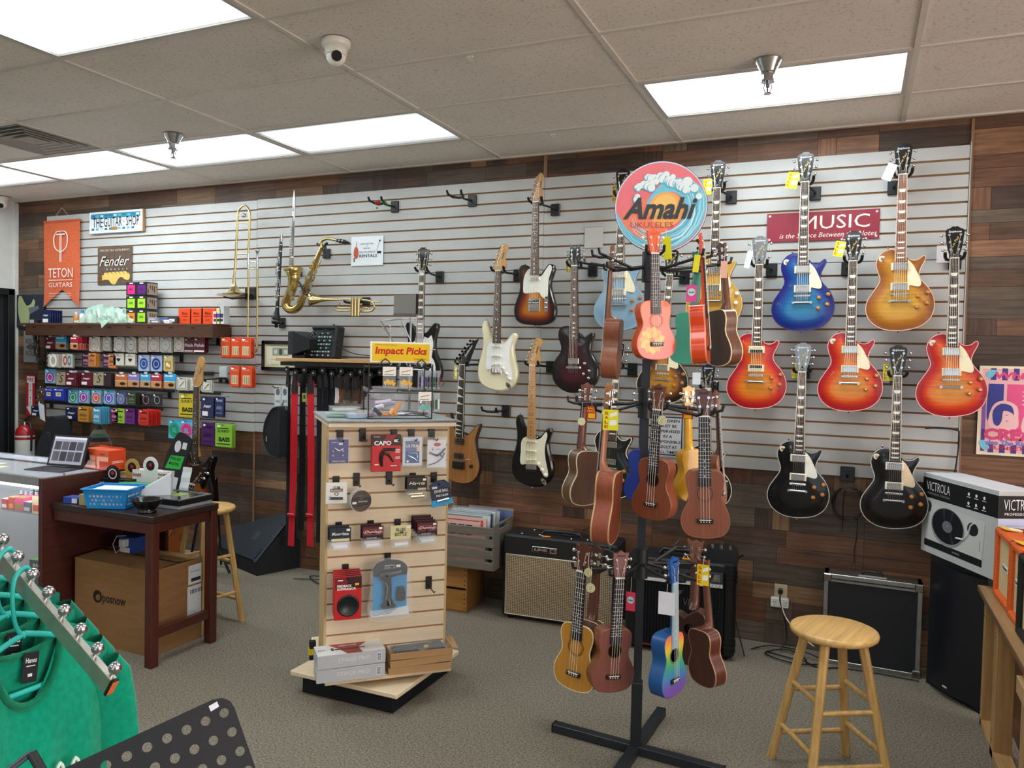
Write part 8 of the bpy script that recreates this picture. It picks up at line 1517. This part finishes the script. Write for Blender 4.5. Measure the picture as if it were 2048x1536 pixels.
for k, (x, c1, c2, w, h, lb) in enumerate(((-4.56, 'd03030', 'f0f0f0', .05, .06, 'red small box at the left end of the showcase shelf'), (-4.50, 'c8402c', 'e8a040', .05, .075, 'orange-red box on the showcase shelf'), (-4.43, 'e04a78', '9a8a40', .08, .08, 'pink and gold box on the showcase shelf'), (-4.36, '5a5a60', 'c8c8d0', .06, .06, 'grey striped box on the showcase shelf'), (-4.28, 'e8d0a0', 'd84030', .07, .10, 'cream box with red lettering on the showcase shelf'), (-4.20, 'c8d0d8', '2a6a7a', .045, .10, 'clear and teal bottle box, second from the showcase end'), (-4.155, 'b8c8d0', '1f5a70', .04, .11, 'teal-labelled bottle box at the showcase end'))):
    t = thing('small_box', lb, 'box', (x, 3.02, GL)); q = MB('satin', c1); q.box(0, 0, h / 2, w, .09, h, .001); q.S(c2); q.rect(-w * .4, h * .15, w * .4, h * .5, -.0456); q.quad((-w * .5, -.045, h + .0005), (w * .5, -.045, h + .0005), (w * .5, .0, h + .0005), (-w * .5, .0, h + .0005)); q.build('box', t)
t = thing('microphone_box', 'black and green microphone box lettered 58 at the bottom of the showcase', 'box', (-4.27, 3.10, .182), (0, 0, radians(8))); q = MB('satin', '12171a'); q.box(0, 0, .12, .24, .16, .24); q.S('6ab83a'); q.quad((-.12, -.08, .2405), (.12, -.08, .2405), (.12, .08, .2405), (-.12, .08, .2405)); q.P('e0e4e4'); q.text('58', -.02, .10, .05, .04, -.0806, 0, .01); q.text('SHURE', -.06, .21, .07, .018, -.0806, 0, .03); q.S('1f3a4a'); q.rect(-.1, .15, .11, .18, -.0804); q.build('box', t)
TT = .936
t = thing('tablet_computer', 'tablet on a folding keyboard case standing on the glass counter', 'tablet', (-4.33, 3.11, TT), (0, 0, radians(9)))
q = MB('satin', '2a2c30'); q.box(-.01, .02, .004, .27, .17, .008, .003); q.S('191a1c'); q.box(-.01, .03, .0085, .24, .10, .001); q.build('keyboard', t)
q = MB('satin', '24262a'); q.push(T(-.0, .09, .012) @ RX(-18)); q.box(0, 0, .095, .262, .010, .19, .005); q.build('case', t); q.pop()
q = MB('screen', '8c8a98'); q.push(T(-.0, .09, .012) @ RX(-18)); q.rect(-.118, .012, .118, .178, -.0056); q.K('3a3a40')
for r in range(2):
    for c_ in range(4): q.K(('34363c', '4a4850', '2c2e34', '40424a')[(r + c_) % 4]); q.rect(-.105 + c_ * .054, .03 + (1 - r) * .068, -.057 + c_ * .054, .088 + (1 - r) * .062, -.0060)
q.K('b8b8c4'); q.rect(-.118, .165, .118, .178, -.0059); q.pop(); q.build('screen', t)
q = MB('satin', '1a1c20'); q.quad((-.12, .17, .0), (.12, .17, .0), (.12, .145, .11), (-.12, .145, .11)); q.build('stand_flap', t)
for x, y, c2, lb in ((-4.72, 3.02, 'e6e2a0', 'yellow sticky note on the glass counter'), (-4.86, 3.1, 'e8e8e0', 'white paper slip at the far left of the counter')): q = MB('paper', c2); q.box(0, 0, .001, .12, .09, .002); solo(q, 'paper_note', lb, 'paper', (x, y, TT), (0, 0, .2))
t = thing('reed_display_box', 'open orange Rico reed display box behind the tablet', 'display box', (-4.17, 3.33, TT), (0, 0, radians(-6))); t.scale = (.84, .84, .84)
q = MB('satin', 'd0421a'); q.box(.0, .06, .075, .30, .008, .15); q.box(.15, 0, .07, .006, .13, .14); q.box(-.15, 0, .03, .006, .13, .06); q.box(0, -.06, .03, .30, .006, .06); q.box(0, 0, .004, .3, .13, .008); q.S('e8b8a8'); q.box(-.05, -.0635, .03, .18, .002, .05); q.push(T(.1535, 0, 0) @ RZ(90)); q.P('f0e0d8'); q.rect(-.04, .05, .05, .054, -.0); q.rect(-.04, .06, .04, .064, .0); q.pop(); q.build('tray', t)
for k in range(2): b_ = thing('reed_box', ('left', 'right')[k] + ' orange reed box inside the open display box', 'reed box', t.matrix_basis @ Vector((-.075 + .14 * k, 0, .009))); q = MB('satin', 'e2582a'); q.box(0, 0, .055, .125, .10, .11); q.P('6a1c10'); q.text('Rico', 0, .085, .04, .014, -.0506, 0, .02); q.S('ecb098'); q.rect(-.05, .02, .05, .07, -.0504); q.build('box', b_)
ZT = .799
def tb(x, y, rz=0): return (x, y, ZT), (0, 0, radians(rz))
def obox(name, lb, cat, x, y, w, d, h, c, rz=0, z=ZT):
    t = thing(name, lb, cat, (x, y, z), (0, 0, radians(rz))); q = MB('satin', c); q.box(0, 0, h / 2, w, d, h, .001); return t, q
t, q = obox('small_box', 'small blue and white box at the left of the blue basket', 'box', -3.965, 2.985, .10, .07, .035, '26489a', 8); q.P('e0e0e0'); q.rect(.01, .004, .045, .03, -.0356); q.build('box', t)
t, q = obox('small_box', 'small tan box against the blue basket', 'box', -3.865, 2.985, .055, .07, .06, 'a8966a', 8); q.build('box', t)
for k in range(4): t, q = obox('pick_box', ORD[k] + ' black and white box from the left behind the blue basket', 'box', -3.98 + k * .075, 3.14 + k * .014, .07, .15, .055, '15161a', 8); t['group'] = 'black and white boxes behind the basket'; q.P('d8d8dc'); q.quad((-.03, -.07, .0555), (.02, -.07, .0555), (.03, -.02, .0555), (-.02, -.02, .0555)); q.rect(-.03, .012, .03, .036, -.0756); q.build('box', t)
for x, y, c, rc, w, lb in ((-4.00, 3.26, '14151a', 'c8c8cc', .24, 'black display box with a white ring emblem on its round header'), (-3.93, 3.335, 'b08c4a', '1c1a16', .17, 'gold display box with a dark round emblem'), (-3.79, 3.345, 'dcd8da', '1c1a1e', .26, 'white display box with a dark round emblem, right of the gold one')):
    t = thing('display_box', lb, 'display box', (x, y, ZT), (0, 0, radians(8))); q = MB('satin', c); z0 = .095 if w == .24 else .13 if w == .17 else .15; q.box(0, .02, z0 / 2, w, .06, z0, .001); q.push(T(0, -.011, z0 + .01)); q.cyl((0, 0, .02), (0, .004, .02), .052, n=32); q.pop(); q.build('box', t)
    q = MB('paper', rc); y_ = -.0116; q.ring(0, z0 + .03, .024, .031, y_, 28) if w == .24 else q.disc(0, z0 + .03, .03, y_, 28); q.P('a02830'); q.disc(0, z0 + .035, .012, y_ - .0004, 12); q.P('d8d8dc' if w != .26 else 'a03040'); q.text('SHARK', -w * .36, z0 - .03, w * .24, .02, y_, 0, .03); q.text('THE BEST', w * .34, z0 - .02, w * .28, .014, y_, 0, .03); q.text('CLIP-ON', w * .34, z0 - .042, w * .28, .014, y_, 0, .03); q.build('emblem', t)
for k in range(5): t, q = obox('green_box', ORD[k] + ' bright green box from the left, beside the white holder', 'box', -3.88 + k * .052, 3.20 + k * .012, .048, .16, .085, '2f9a2c', 8); t['group'] = 'green boxes on the table'; q.S('24701f'); q.rect(-.018, .02, .018, .05, -.0806); q.build('box', t)
t = thing('leaflet_holder', 'white wedge-shaped holder on the table right of the green boxes', 'holder', (-3.62, 3.19, ZT), (0, 0, radians(40))); q = MB('satin', 'd2d6dc'); q.prism([(-.16, 0), (.11, 0), (.11, .17), (-.16, .01)], -.05, .05); q.build('holder', t)
t = thing('pick_pouch', 'tall black pick card with green Papa Het lettering on a stand behind the table', 'pick pack', (-3.70, 3.375, ZT), (radians(-8), radians(8), radians(8))); q = MB('satin', '15161a'); q.prism(spline([(-.06, .0), (-.07, .12), (-.065, .24), (-.03, .36), (.0, .385), (.06, .37), (.085, .34), (.075, .2), (.05, .0)], 3)[::-1], 0, .006); q.P('2fa03c'); q.poly([(-.055, .16), (.05, .17), (.06, .25), (-.035, .24)], -.0008); q.P('10140f'); q.text('PAPA HET', .004, .225, .075, .018, -.0014, 0, .02); q.text('MASTER', .0, .195, .07, .018, -.0014, 0, .02); q.P('c8c8cc'); q.rect(-.04, .04, .0, .13, -.0008); q.rect(.01, .05, .05, .12, -.0008); q.disc(.0, .30, .022, -.0008, 16, .035); q.rect(.03, .29, .06, .33, -.0008); q.build('card', t)
q = MB('paper', 'd8dce0'); q.add([(x - .03 + .004 * j, .004 * (j % 2) + .02 * j / 6, z) for j, z in enumerate((0, .03, .06, .09, .12, .15, .18)) for x in (0, .065)], [(2 * j, 2 * j + 1, 2 * j + 3, 2 * j + 2) for j in range(6)]); solo(q, 'paper_slip', 'curled white receipt standing beside the sunburst bass', 'paper', (-3.585, 3.375, .80), (0, 0, .1))
# blue basket
t = thing('plastic_basket', 'bright blue plastic basket with round holes on the dark table', 'basket', (-3.70, 3.02, ZT + .002), (0, 0, radians(22)))
A_, B_, Hh = .105, .085, .105
def side(wb, wt, n_):
    hs = []; r2 = random.Random(n_)
    for j in range(3):
        for i in range(9): x = -wb * .8 + i * wb * .2 + (j % 2) * wb * .1; hs.append((x, .025 + j * .021, r2.choice((.0055, .0075, .0085))))
    hs = [h_ for h_ in hs if abs(h_[0]) < wb * .82]
    return cap_geo('bk%d' % n_, [(-wb, 0), (wb, 0), (wt, Hh), (-wt, Hh)], .05, hs)
for k, (wb, wt, dist_) in enumerate(((A_, A_ * 1.16, B_), (B_, B_ * 1.16, A_), (A_, A_ * 1.16, B_), (B_, B_ * 1.16, A_))):
    vs, fs, _ = side(wb, wt, k); q = MB('satin', '1583c8'); q.push(RZ(90 * k)); q.add([(x, -dist_ * (1 + .16 * z / Hh), z) for x, z in vs], fs); q.add([(x, -dist_ * (1 + .16 * z / Hh) + .002, z) for x, z in vs], fs); q.box(0, -dist_ * 1.16 - .004, Hh, 2 * wt + .012, .014, .006, .002); q.pop(); q.build('side', t)
q = MB('satin', '1583c8'); q.box(0, 0, .002, 2 * A_, 2 * B_, .004); q.build('bottom', t)
q = MB('paper', 'e4e8ee'); q.box(0, 0, .05, 2 * A_ - .01, 2 * B_ - .012, .088); solo(q, 'paper_bundle', 'white paper packets filling the blue basket', 'paper', (-3.70, 3.02, ZT + .006), (0, 0, radians(22)))
t = thing('metal_bowl', 'dark metal bowl at the front corner of the table', 'bowl', (-3.425, 2.995, ZT)); q = MB('metal', '4a4a4c'); q.lathe([(0, 0), (.048, 0), (.046, .008), (.038, .012), (.060, .035), (.080, .066), (.083, .070), (.079, .069), (.056, .036), (.03, .016), (0, .014)], n=40); q.build('bowl', t)
t = thing('display_case', 'flat black glass-topped display case with green picks on the table corner', 'display case', (-3.475, 3.235, ZT), (0, 0, radians(1))); q = MB('satin', '8c8e92'); q.box(0, 0, .008, .29, .24, .016); q.S('0e0f12'); q.box(0, 0, .032, .285, .235, .032, .002); q.build('box', t); q = MB('brushed', 'c8c8cc'); [q.box(x, y, .050, sx, sy, .006) for x, y, sx, sy in ((0, .115, .29, .008), (0, -.115, .29, .008), (.14, 0, .008, .24), (-.14, 0, .008, .24))]; q.build('frame', t); q = MB('vinyl', '14161a'); q.quad((-.135, -.11, .049), (.135, -.11, .049), (.135, .11, .049), (-.135, .11, .049)); q.S('8a9a30'); q.quad((-.04, -.02, .0496), (.04, -.02, .0496), (.04, .06, .0496), (-.04, .06, .0496)); q.build('glass_top', t)
# bass and acoustic guitar behind the table
electric('bass_guitar', 'sunburst bass guitar with maple headstock standing behind the dark table', (402, 713), (391, 1040), 4.30, dict(body='bass', head='bass', inlay='dot', scale=.80, frets=20, fbend=-.56, heel=-.46, top=ramp([(0, '0c0705'), (.02, '1c0a06'), (.05, '6a2410'), (.09, 'b8601c'), (.14, 'c47a28')]), side='0a0706', neck='c99a5c', hcol='c99a5c', fb='3a2a22', bridge=-.80, bridges=('bass',), pickups=(('sefefef', -.64, 0), ('s121212', -.72, 0)), knobs=((.08, -.74), (.09, -.79)), knobstyle='black', guard=('0c0c0e', [(.03,-.56),(.06,-.55),(.10,-.50),(.118,-.52),(.10,-.6),(.09,-.68),(.06,-.70),(.03,-.66),(-.03,-.66),(-.05,-.60)]), logo=(('Fender', .035, .11, .05, .014, -72, '2a1a0c'),)), cat='bass guitar')
q = MB('blackmetal', '121214'); c = at(391, 1040, 4.30); q.tube([(0, .03, .02), (-.16, .12, -.30), (-.2, .14, -c.z + .01)], .01, 6); q.tube([(0, .03, .02), (.16, .12, -.30), (.2, .14, -c.z + .01)], .01, 6); q.tube([(-.06, -.06, .03), (-.05, -.02, .0), (0, .05, -.01), (.05, -.02, .0), (.06, -.06, .03)], .009, 6); q.tube([(0, .05, -.01), (0, .2, .3), (0, .26, -c.z + .02)], .009, 6); solo(q, 'guitar_stand', 'black floor stand under the sunburst bass', 'instrument stand', c)
r = uke('amber acoustic guitar with dark bridge standing on the floor behind the table', (398, 930), (306, 1114), 4.22, 8, dict(top=const('a85a1c'), side='5a2a14', back='5a2a14', neck='5a3020', hcol='3a2014', bind='3a2014', logo=False)); r[0].name = 'acoustic_guitar'; r[0].scale.x *= 1.25; r[0]['category'] = 'acoustic guitar'
# ================================================================ SHIRTS ON THE WATERFALL ARM
EA, EB = Vector((-1.231, 1.0, 1.039)), Vector((-1.70, 1.0, 1.336)); dA = (EB - EA).normalized(); nA = Vector((dA.z, 0, -dA.x))
t = thing('garment_rack', 'chrome waterfall rail with ball stops and orange end sticker at the lower left', 'clothes rack', (EA.x, 1.0, 0)); o_ = Vector(t.location)
q = MB('brushed', 'd2ccc4'); q.push(Matrix.Translation(EA - o_) @ Matrix.Rotation(-atan2(dA.z, dA.x) , 4, 'Y')); l_ = (EB - EA).length; q.box(l_ / 2, 0, -.002, l_, .014, .034, .001); q.S('0c0c0e'); q.box(.0, 0, -.002, .006, .015, .035); q.S('e8743c'); q.push(RZ(90)); q.pop(); q.box(-.0035, 0, -.002, .001, .013, .03); q.pop(); q.build('arm', t)
for k in range(9): q = MB('metal', 'c4c4c8'); p = EA - o_ + dA * (.012 + k * .0535) + nA * -.03 * -1; q.cyl(p - nA * .012, p, .004, n=8); q.sphere(p + nA * .008, .0118, 8); q.build('ball_stop', t)
q = MB('metal', 'b0b0b4'); q.cyl((EB.x - o_.x - .02, 0, 0), (EB.x - o_.x - .02, 0, 1.45), .016, n=16); q.box(EB.x - o_.x - .02, 0, .02, .5, .5, .03); q.build('post', t)
TQ = '28b8ae'
for k in range(4):
    P_ = EA + dA * (.012 + (5.1 + k * 1.1) * .0535); dx = P_.x; zt = P_.z + .012
    h_ = thing('clothes_hanger', ('turquoise hanger of the front green shirt', 'turquoise hanger of the second shirt', 'turquoise hanger third on the rail', 'turquoise hanger farthest up the rail')[k], 'hanger', (dx, 1.0, zt)); h_.scale = (1, .74, 1.15); q = MB('satin', TQ)
    q.tube(spline([(0, .022, -.02), (0, .018, .012), (0, 0, .022), (0, -.026, .008), (0, -.032, -.03), (0, -.022, -.075), (0, .0, -.095)], 4, False), .0048, 8); q.tube(spline([(0, 0, -.09), (0, -.10, -.115), (0, -.20, -.165), (0, -.21, -.185), (0, -.15, -.19), (0, .15, -.19), (0, .21, -.185), (0, .20, -.165), (0, .10, -.115), (0, 0, -.09)], 4, False), .0052, 8); q.build('frame', h_)
    s_ = thing('t_shirt', ('front green t-shirt with a black neck label and white script print', 'second green t-shirt on the rail, behind the front one', 'third green t-shirt on the rail', 'rearmost green t-shirt on the rail, highest one')[k], 't-shirt', (dx, 1.0, zt - .118)); s_.scale = (1, .76, 1); c_ = ('069474', '068a6c', '068a6c', '06705c')[k]
    rr = random.Random(k); ny, nz = 25, 16
    def topz(y, fr): a = abs(y); return (-.12 * (1 - (a / .088) ** 2) if fr else -.022 * (1 - (a / .088) ** 2)) - .006 if a < .088 else -.006 - (a - .088) * .42
    for fr in (1, 0):
        q = MB('fabric', c_); vs = []
        for j in range(nz):
            for i in range(ny):
                y = -.24 + .48 * i / (ny - 1); zt_ = topz(y, fr); z = zt_ + (-.72 - zt_) * j / (nz - 1); f_ = min(1, j / 6); e = 1 - abs(y / .24) ** 3
                vs.append(((.026 if fr else -.020) * e * min(1, .25 + j * .2) + f_ * .011 * sin(y * 42 + k + j * .12) * e, y * (1 + .02 * f_), z))
        q.add(vs, [(j * ny + i, j * ny + i + 1, (j + 1) * ny + i + 1, (j + 1) * ny + i) for j in range(nz - 1) for i in range(ny - 1)], True); q.build('front' if fr else 'back', s_)
    for sg in (-1, 1): q = MB('fabric', c_); q.tube([(0, sg * .200, -.115), (0, sg * .222, -.14), (0, sg * .240, -.20), (0, sg * .250, -.29)], [.066, .072, .070, .072], 16, caps=False, flat=.34); q.build('sleeve', s_)
    q = MB('fabric', '067a5a'); q.tube([(.012, .088 * sin(a), -.006 - .12 * cos(a)) for a in [pi * (i / 14 - .5) for i in range(15)]], .0075, 6); q.tube([(-.006, .088 * sin(a), -.008 - .020 * cos(a)) for a in [pi * (i / 14 - .5) for i in range(15)]], .006, 6); q.build('collar', s_)
    if k < 2:
        q = MB('satin', '1c1f26'); q.push(T(.004, .012, -.055) @ RZ(90) @ RY(8)); q.box(0, 0, 0, .042, .002, .06, .0005); q.P('d8dce0'); q.text('Hanes', 0, .014, .030, .010, -.0016, 0, .02); q.rect(-.012, .002, .012, .004, -.0016); q.rect(-.006, -.018, .006, -.012, -.0016); q.pop(); q.build('neck_label', s_)
    if k == 0:
        q = MB('paper', 'd8ecdf'); xs_ = .054
        q.tube(spline([(xs_ - .006, -.10 + i * .022, -.27 + .035 * (i % 2) - .008 * i * .3) for i in range(11)], 4, False), .0045, 5); q.tube(spline([(xs_ - .006, -.09 + i * .02, -.335 + .04 * (i % 2)) for i in range(10)], 4, False), .005, 5); q.build('print', s_)
# ================================================================ MUSIC STAND
A = at(458, 1384, .66); nv = (at(330, 1500, 1) - Vector((0, 0, CAM_H))).normalized(); O_ = Vector((0, 0, CAM_H))
def onp(u, v): d = at(u, v, 1) - O_; return O_ + d * ((A - O_).dot(nv) / d.dot(nv))
B, Cc = onp(120, 1540), onp(527, 1540)
ex = (A - B).normalized(); ez = (A - Cc); ez = (ez - ex * ez.dot(ex)).normalized(); ey = ez.cross(ex)
M_ = Matrix(((ex.x, ey.x, ez.x), (ex.y, ey.y, ez.y), (ex.z, ey.z, ez.z))).to_4x4(); M_.translation = A; Mi = M_.inverted(); O_ = Vector((0, 0, CAM_H))
def pl(u, v):
    p = at(u, v, 1.0); a, b = Mi @ O_, Mi @ p; s_ = -a.y / (b.y - a.y); r_ = a + (b - a) * s_; return (r_.x, r_.z)
zz = lambda x, y: pl(x / 3.368, 1080 + y / 3.368)
h0, hr, hc = zz(1510, 1165), zz(713, 1520), zz(1617, 1423)
rs = ((hr[0] - h0[0]) / 6, (hr[1] - h0[1]) / 6); cs = ((hc[0] - h0[0]) / 2, (hc[1] - h0[1]) / 2)
WD_, HT_ = .50, .32; rad = .0068 * abs(rs[0]) / .026 if rs[0] else .006
holes = [(h0[0] + i * rs[0] + j * cs[0], h0[1] + i * rs[1] + j * cs[1], abs(rs[0]) * .245) for i in range(16) for j in range(9)]
holes = [h_ for h_ in holes if -WD_ + .02 < h_[0] < -.004 and -HT_ + .02 < h_[1] < -.008]
op = [(-.018, 0), (-.008, -.003), (-.002, -.009), (0, -.018), (0, -HT_), (-WD_, -HT_), (-WD_, -.018), (-WD_ + .01, 0)][::-1]
if area(op) < 0: op = op[::-1]
vs, fs, _ = cap_geo('ms', op, .2, holes)
t = bpy.data.objects.new('music_stand', None); COL.objects.link(t); t['label'] = 'black perforated music stand desk with a price sticker, closest to the camera'; t['category'] = 'music stand'; t.matrix_world = M_
q = MB('blackmetal', '15181d'); q.add([(x, 0, z) for x, z in vs], fs); q.add([(x, .0022, z) for x, z in vs], [f[::-1] for f in fs]); q.add([(x, 0, z) for x, z in op] + [(x, .0022, z) for x, z in op], [(i, (i + 1) % len(op), (i + 1) % len(op) + len(op), i + len(op)) for i in range(len(op))])
for hx, hz, r_ in holes: q.add([(hx + r_ * cos(a * .2618), y, hz + r_ * sin(a * .2618)) for y in (0, .0022) for a in range(24)], [(i, (i + 1) % 24, (i + 1) % 24 + 24, i + 24) for i in range(24)], True)
q.box(-WD_ / 2, -.02, -HT_, WD_, .045, .003); q.build('desk', t)
st_ = [zz(*p) for p in ((1405, 1120), (1462, 1088), (1476, 1122), (1420, 1156))]; q = MB('paper', 'd8dae4'); q.quad(*[(x, -.0006, z) for x, z in st_]); q.build('price_sticker', t)
q = MB('brushed', '5a5e64'); a, b, c = zz(20, 1590), zz(225, 1430), zz(300, 1560); q.tube([(a[0], -.012, a[1]), (b[0], -.012, b[1])], .005, 6, flat=.4); q.build('page_holder', t); q = MB('satin', '15171b'); q.tube([(b[0], -.014, b[1]), (c[0], -.014, c[1])], .006, 6, flat=.4); q.build('page_holder', t)
q = MB('blackmetal', '17191c'); P_ = M_ @ Vector((-WD_ / 2, .02, -HT_ + .05)); Q_ = Vector((P_.x, P_.y, .02)); q.tube([Mi @ P_, Mi @ Q_], .011, 10)
for k in range(3): q.tube([Mi @ (Q_ + Vector((0, 0, .18))), Mi @ (Q_ + Vector((.26 * cos(k * 2.094 + .5), .26 * sin(k * 2.094 + .5), -.01)))], .009, 8)
q.build('post', t)
# ================================================================ TAGS
def tag(lb, u, v, y, wpx, hpx, c, kind='', rot=0, sx=0):
    p = at(u, v, y); s_ = y / 1558 / (RM @ Vector(((u - 1024) / FPX, 1, 0))).y; w, h = wpx * s_, hpx * s_
    q = MB('paper', c)
    if kind == 'oval': q.push(T(0, 0, 0)); q.cyl((0, 0, 0), (0, .0015, 0), w / 2, n=28); q.P('6a6a50'); q.ring(0, 0, w * .36, w * .39, -.0008, 24) if sx else 0; q.P('3a3a30'); (q.push(RY(12)), q.ring(0, 0, w * .10, w * .13, -.0008, 16, 1.7), q.pop()) if sx else 0; q.pop()
    else: q.box(0, 0, 0, w, .0015, h)
    y_ = -.0013
    if kind == 'sale': q.P('c82a1c'); [q.text(ch, -w * .26, h * (.33 - .22 * k), w * .24, h * .15, y_, 0, .02) for k, ch in enumerate('SALE')]; q.P('f0f0ea'); q.quad((-w * .05, y_, h * .12), (w * .42, y_, h * .24), (w * .42, y_, h * .42), (-w * .05, y_, h * .30)); q.quad((-w * .05, y_, -h * .28), (w * .40, y_, -h * .24), (w * .40, y_, h * .02), (-w * .05, y_, -.02 * h))
    if kind == 'red': q.P('f0d040'); q.text('SALE', 0, h * .32, w * .75, h * .17, y_, 0, .02); q.text('PRICE', 0, h * .10, w * .75, h * .14, y_, 0, .02); q.P('f0c020'); q.rect(-w * .32, -h * .42, w * .36, -h * .06, y_)
    if kind == 'amahi': q.P('c8d0d8'); q.disc(0, h * .08, w * .42, y_, 26); q.P('1c1c22'); q.ring(0, h * .08, w * .38, w * .41, y_ - .0003, 26); q.text('Amahi', 0, h * .08, w * .6, w * .18, y_ - .0004, .3, .02)
    q.S('e0e0e0' if c != 'e2488c' else '222222'); q.tube([(0, .001, h * .45), (.002, .001, h * .5 + .03 * (1 + (kind in ('oval', 'amahi'))))], .0008, 4)
    if kind == 'oval': pass
    o = q.build('price_tag'); o.location = p; o.rotation_euler = (0, radians(rot), -atan2(p.x, p.y) * .5 if False else 0); o['label'] = lb; o['category'] = 'price tag'
for a in (('yellow sale tag beside the gold guitar headstock, right of the round sign', 1415, 374, 4.6, 17, 30, 'e8d428', 'sale', 4), ('yellow sale tag left of the blue burst guitar headstock', 1585, 361, 4.6, 22, 32, 'e8dc30', 'sale', 12), ('yellow tag left of the cherry guitar headstock under the red sign', 1679, 498, 4.6, 19, 30, 'e8dc30', 'sale', 12), ('white tag left of the honey sunburst headstock', 1779, 344, 4.6, 18, 34, 'd0d4d4', '', 22), ('white tag left of the zebra-pickup guitar headstock', 1497, 519, 4.6, 11, 34, 'd8dce0', '', 12), ('white card behind the far right cherry guitar headstock', 1888, 508, 4.78, 26, 34, 'd4d2d4', ''), ('yellow tag behind the grey-reflecting headstock of the lower left black guitar', 1590, 740, 4.66, 12, 32, 'd8d048', 'sale'), ('yellow tag left of the lower right black guitar headstock', 1776, 745, 4.66, 18, 34, 'd8d048', 'sale'), ('yellow tag left of the black-cherry guitar headstock', 1137, 531, 4.66, 10, 28, 'd8c840', 'sale'), ('yellow tag at the left edge of the round sign', 1229, 388, 4.66, 9, 32, 'e0c828', 'sale'), ('narrow yellow tag beside the natural wood guitar neck', 911, 745, 4.6, 7, 25, 'd8d060', 'sale'), ('white tag above the hidden black guitar headstock', 1393, 757, 4.6, 16, 24, 'd8dce2', ''),
    ('yellow tag behind the flower ukulele headstock', 1334, 496, 3.12, 17, 46, 'd8d020', '', -6), ('pink Amahi tag left of the orange ukulele', 1383, 587, 3.0, 21, 33, 'e2488c', 'amahi'), ('small yellow hang tag in front of the teal ukulele neck', 1393, 527, 3.0, 12, 35, 'e0d428', '', 6), ('pale pink tag on the dark brown ukulele headstock', 1448, 539, 3.1, 13, 34, 'ecb49c', ''), ('cream oval tag on the walnut ukulele neck', 1163, 843, 3.1, 16, 20, 'ddd6a8', 'oval'), ('red and yellow sale tag right of the walnut ukulele neck', 1183, 825, 3.2, 21, 27, 'cc2c1c', 'red'), ('large yellow sale tag with handwritten prices', 1221, 840, 2.86, 32, 41, 'e4dc2c', 'sale'), ('cream round tag hanging on the centre mahogany ukulele', 1324, 841, 2.85, 19, 24, 'd8d0a4', 'oval', 0, 1), ('red and yellow sale tag left of the larger mahogany ukulele', 1375, 829, 3.1, 22, 18, 'cc3c1c', 'red'), ('upper cream round tag beside the golden spruce ukulele', 1176, 1145, 2.84, 17, 19, 'cfc492', 'oval', 0, 1), ('lower cream round tag beside the golden spruce ukulele', 1181, 1176, 2.82, 19, 22, 'd2cca0', 'oval', 0, 1), ('pinkish red Amahi tag right of the pointed headstock', 1261, 1203, 3.0, 19, 38, 'd83a58', 'amahi'), ('blank white card hanging left of the rainbow ukulele', 1333, 1207, 2.85, 33, 46, 'd4d4dc', ''), ('yellow sale tag on the cutaway ukulele', 1406, 1150, 3.1, 24, 42, 'e4c822', 'sale')): tag(*a)
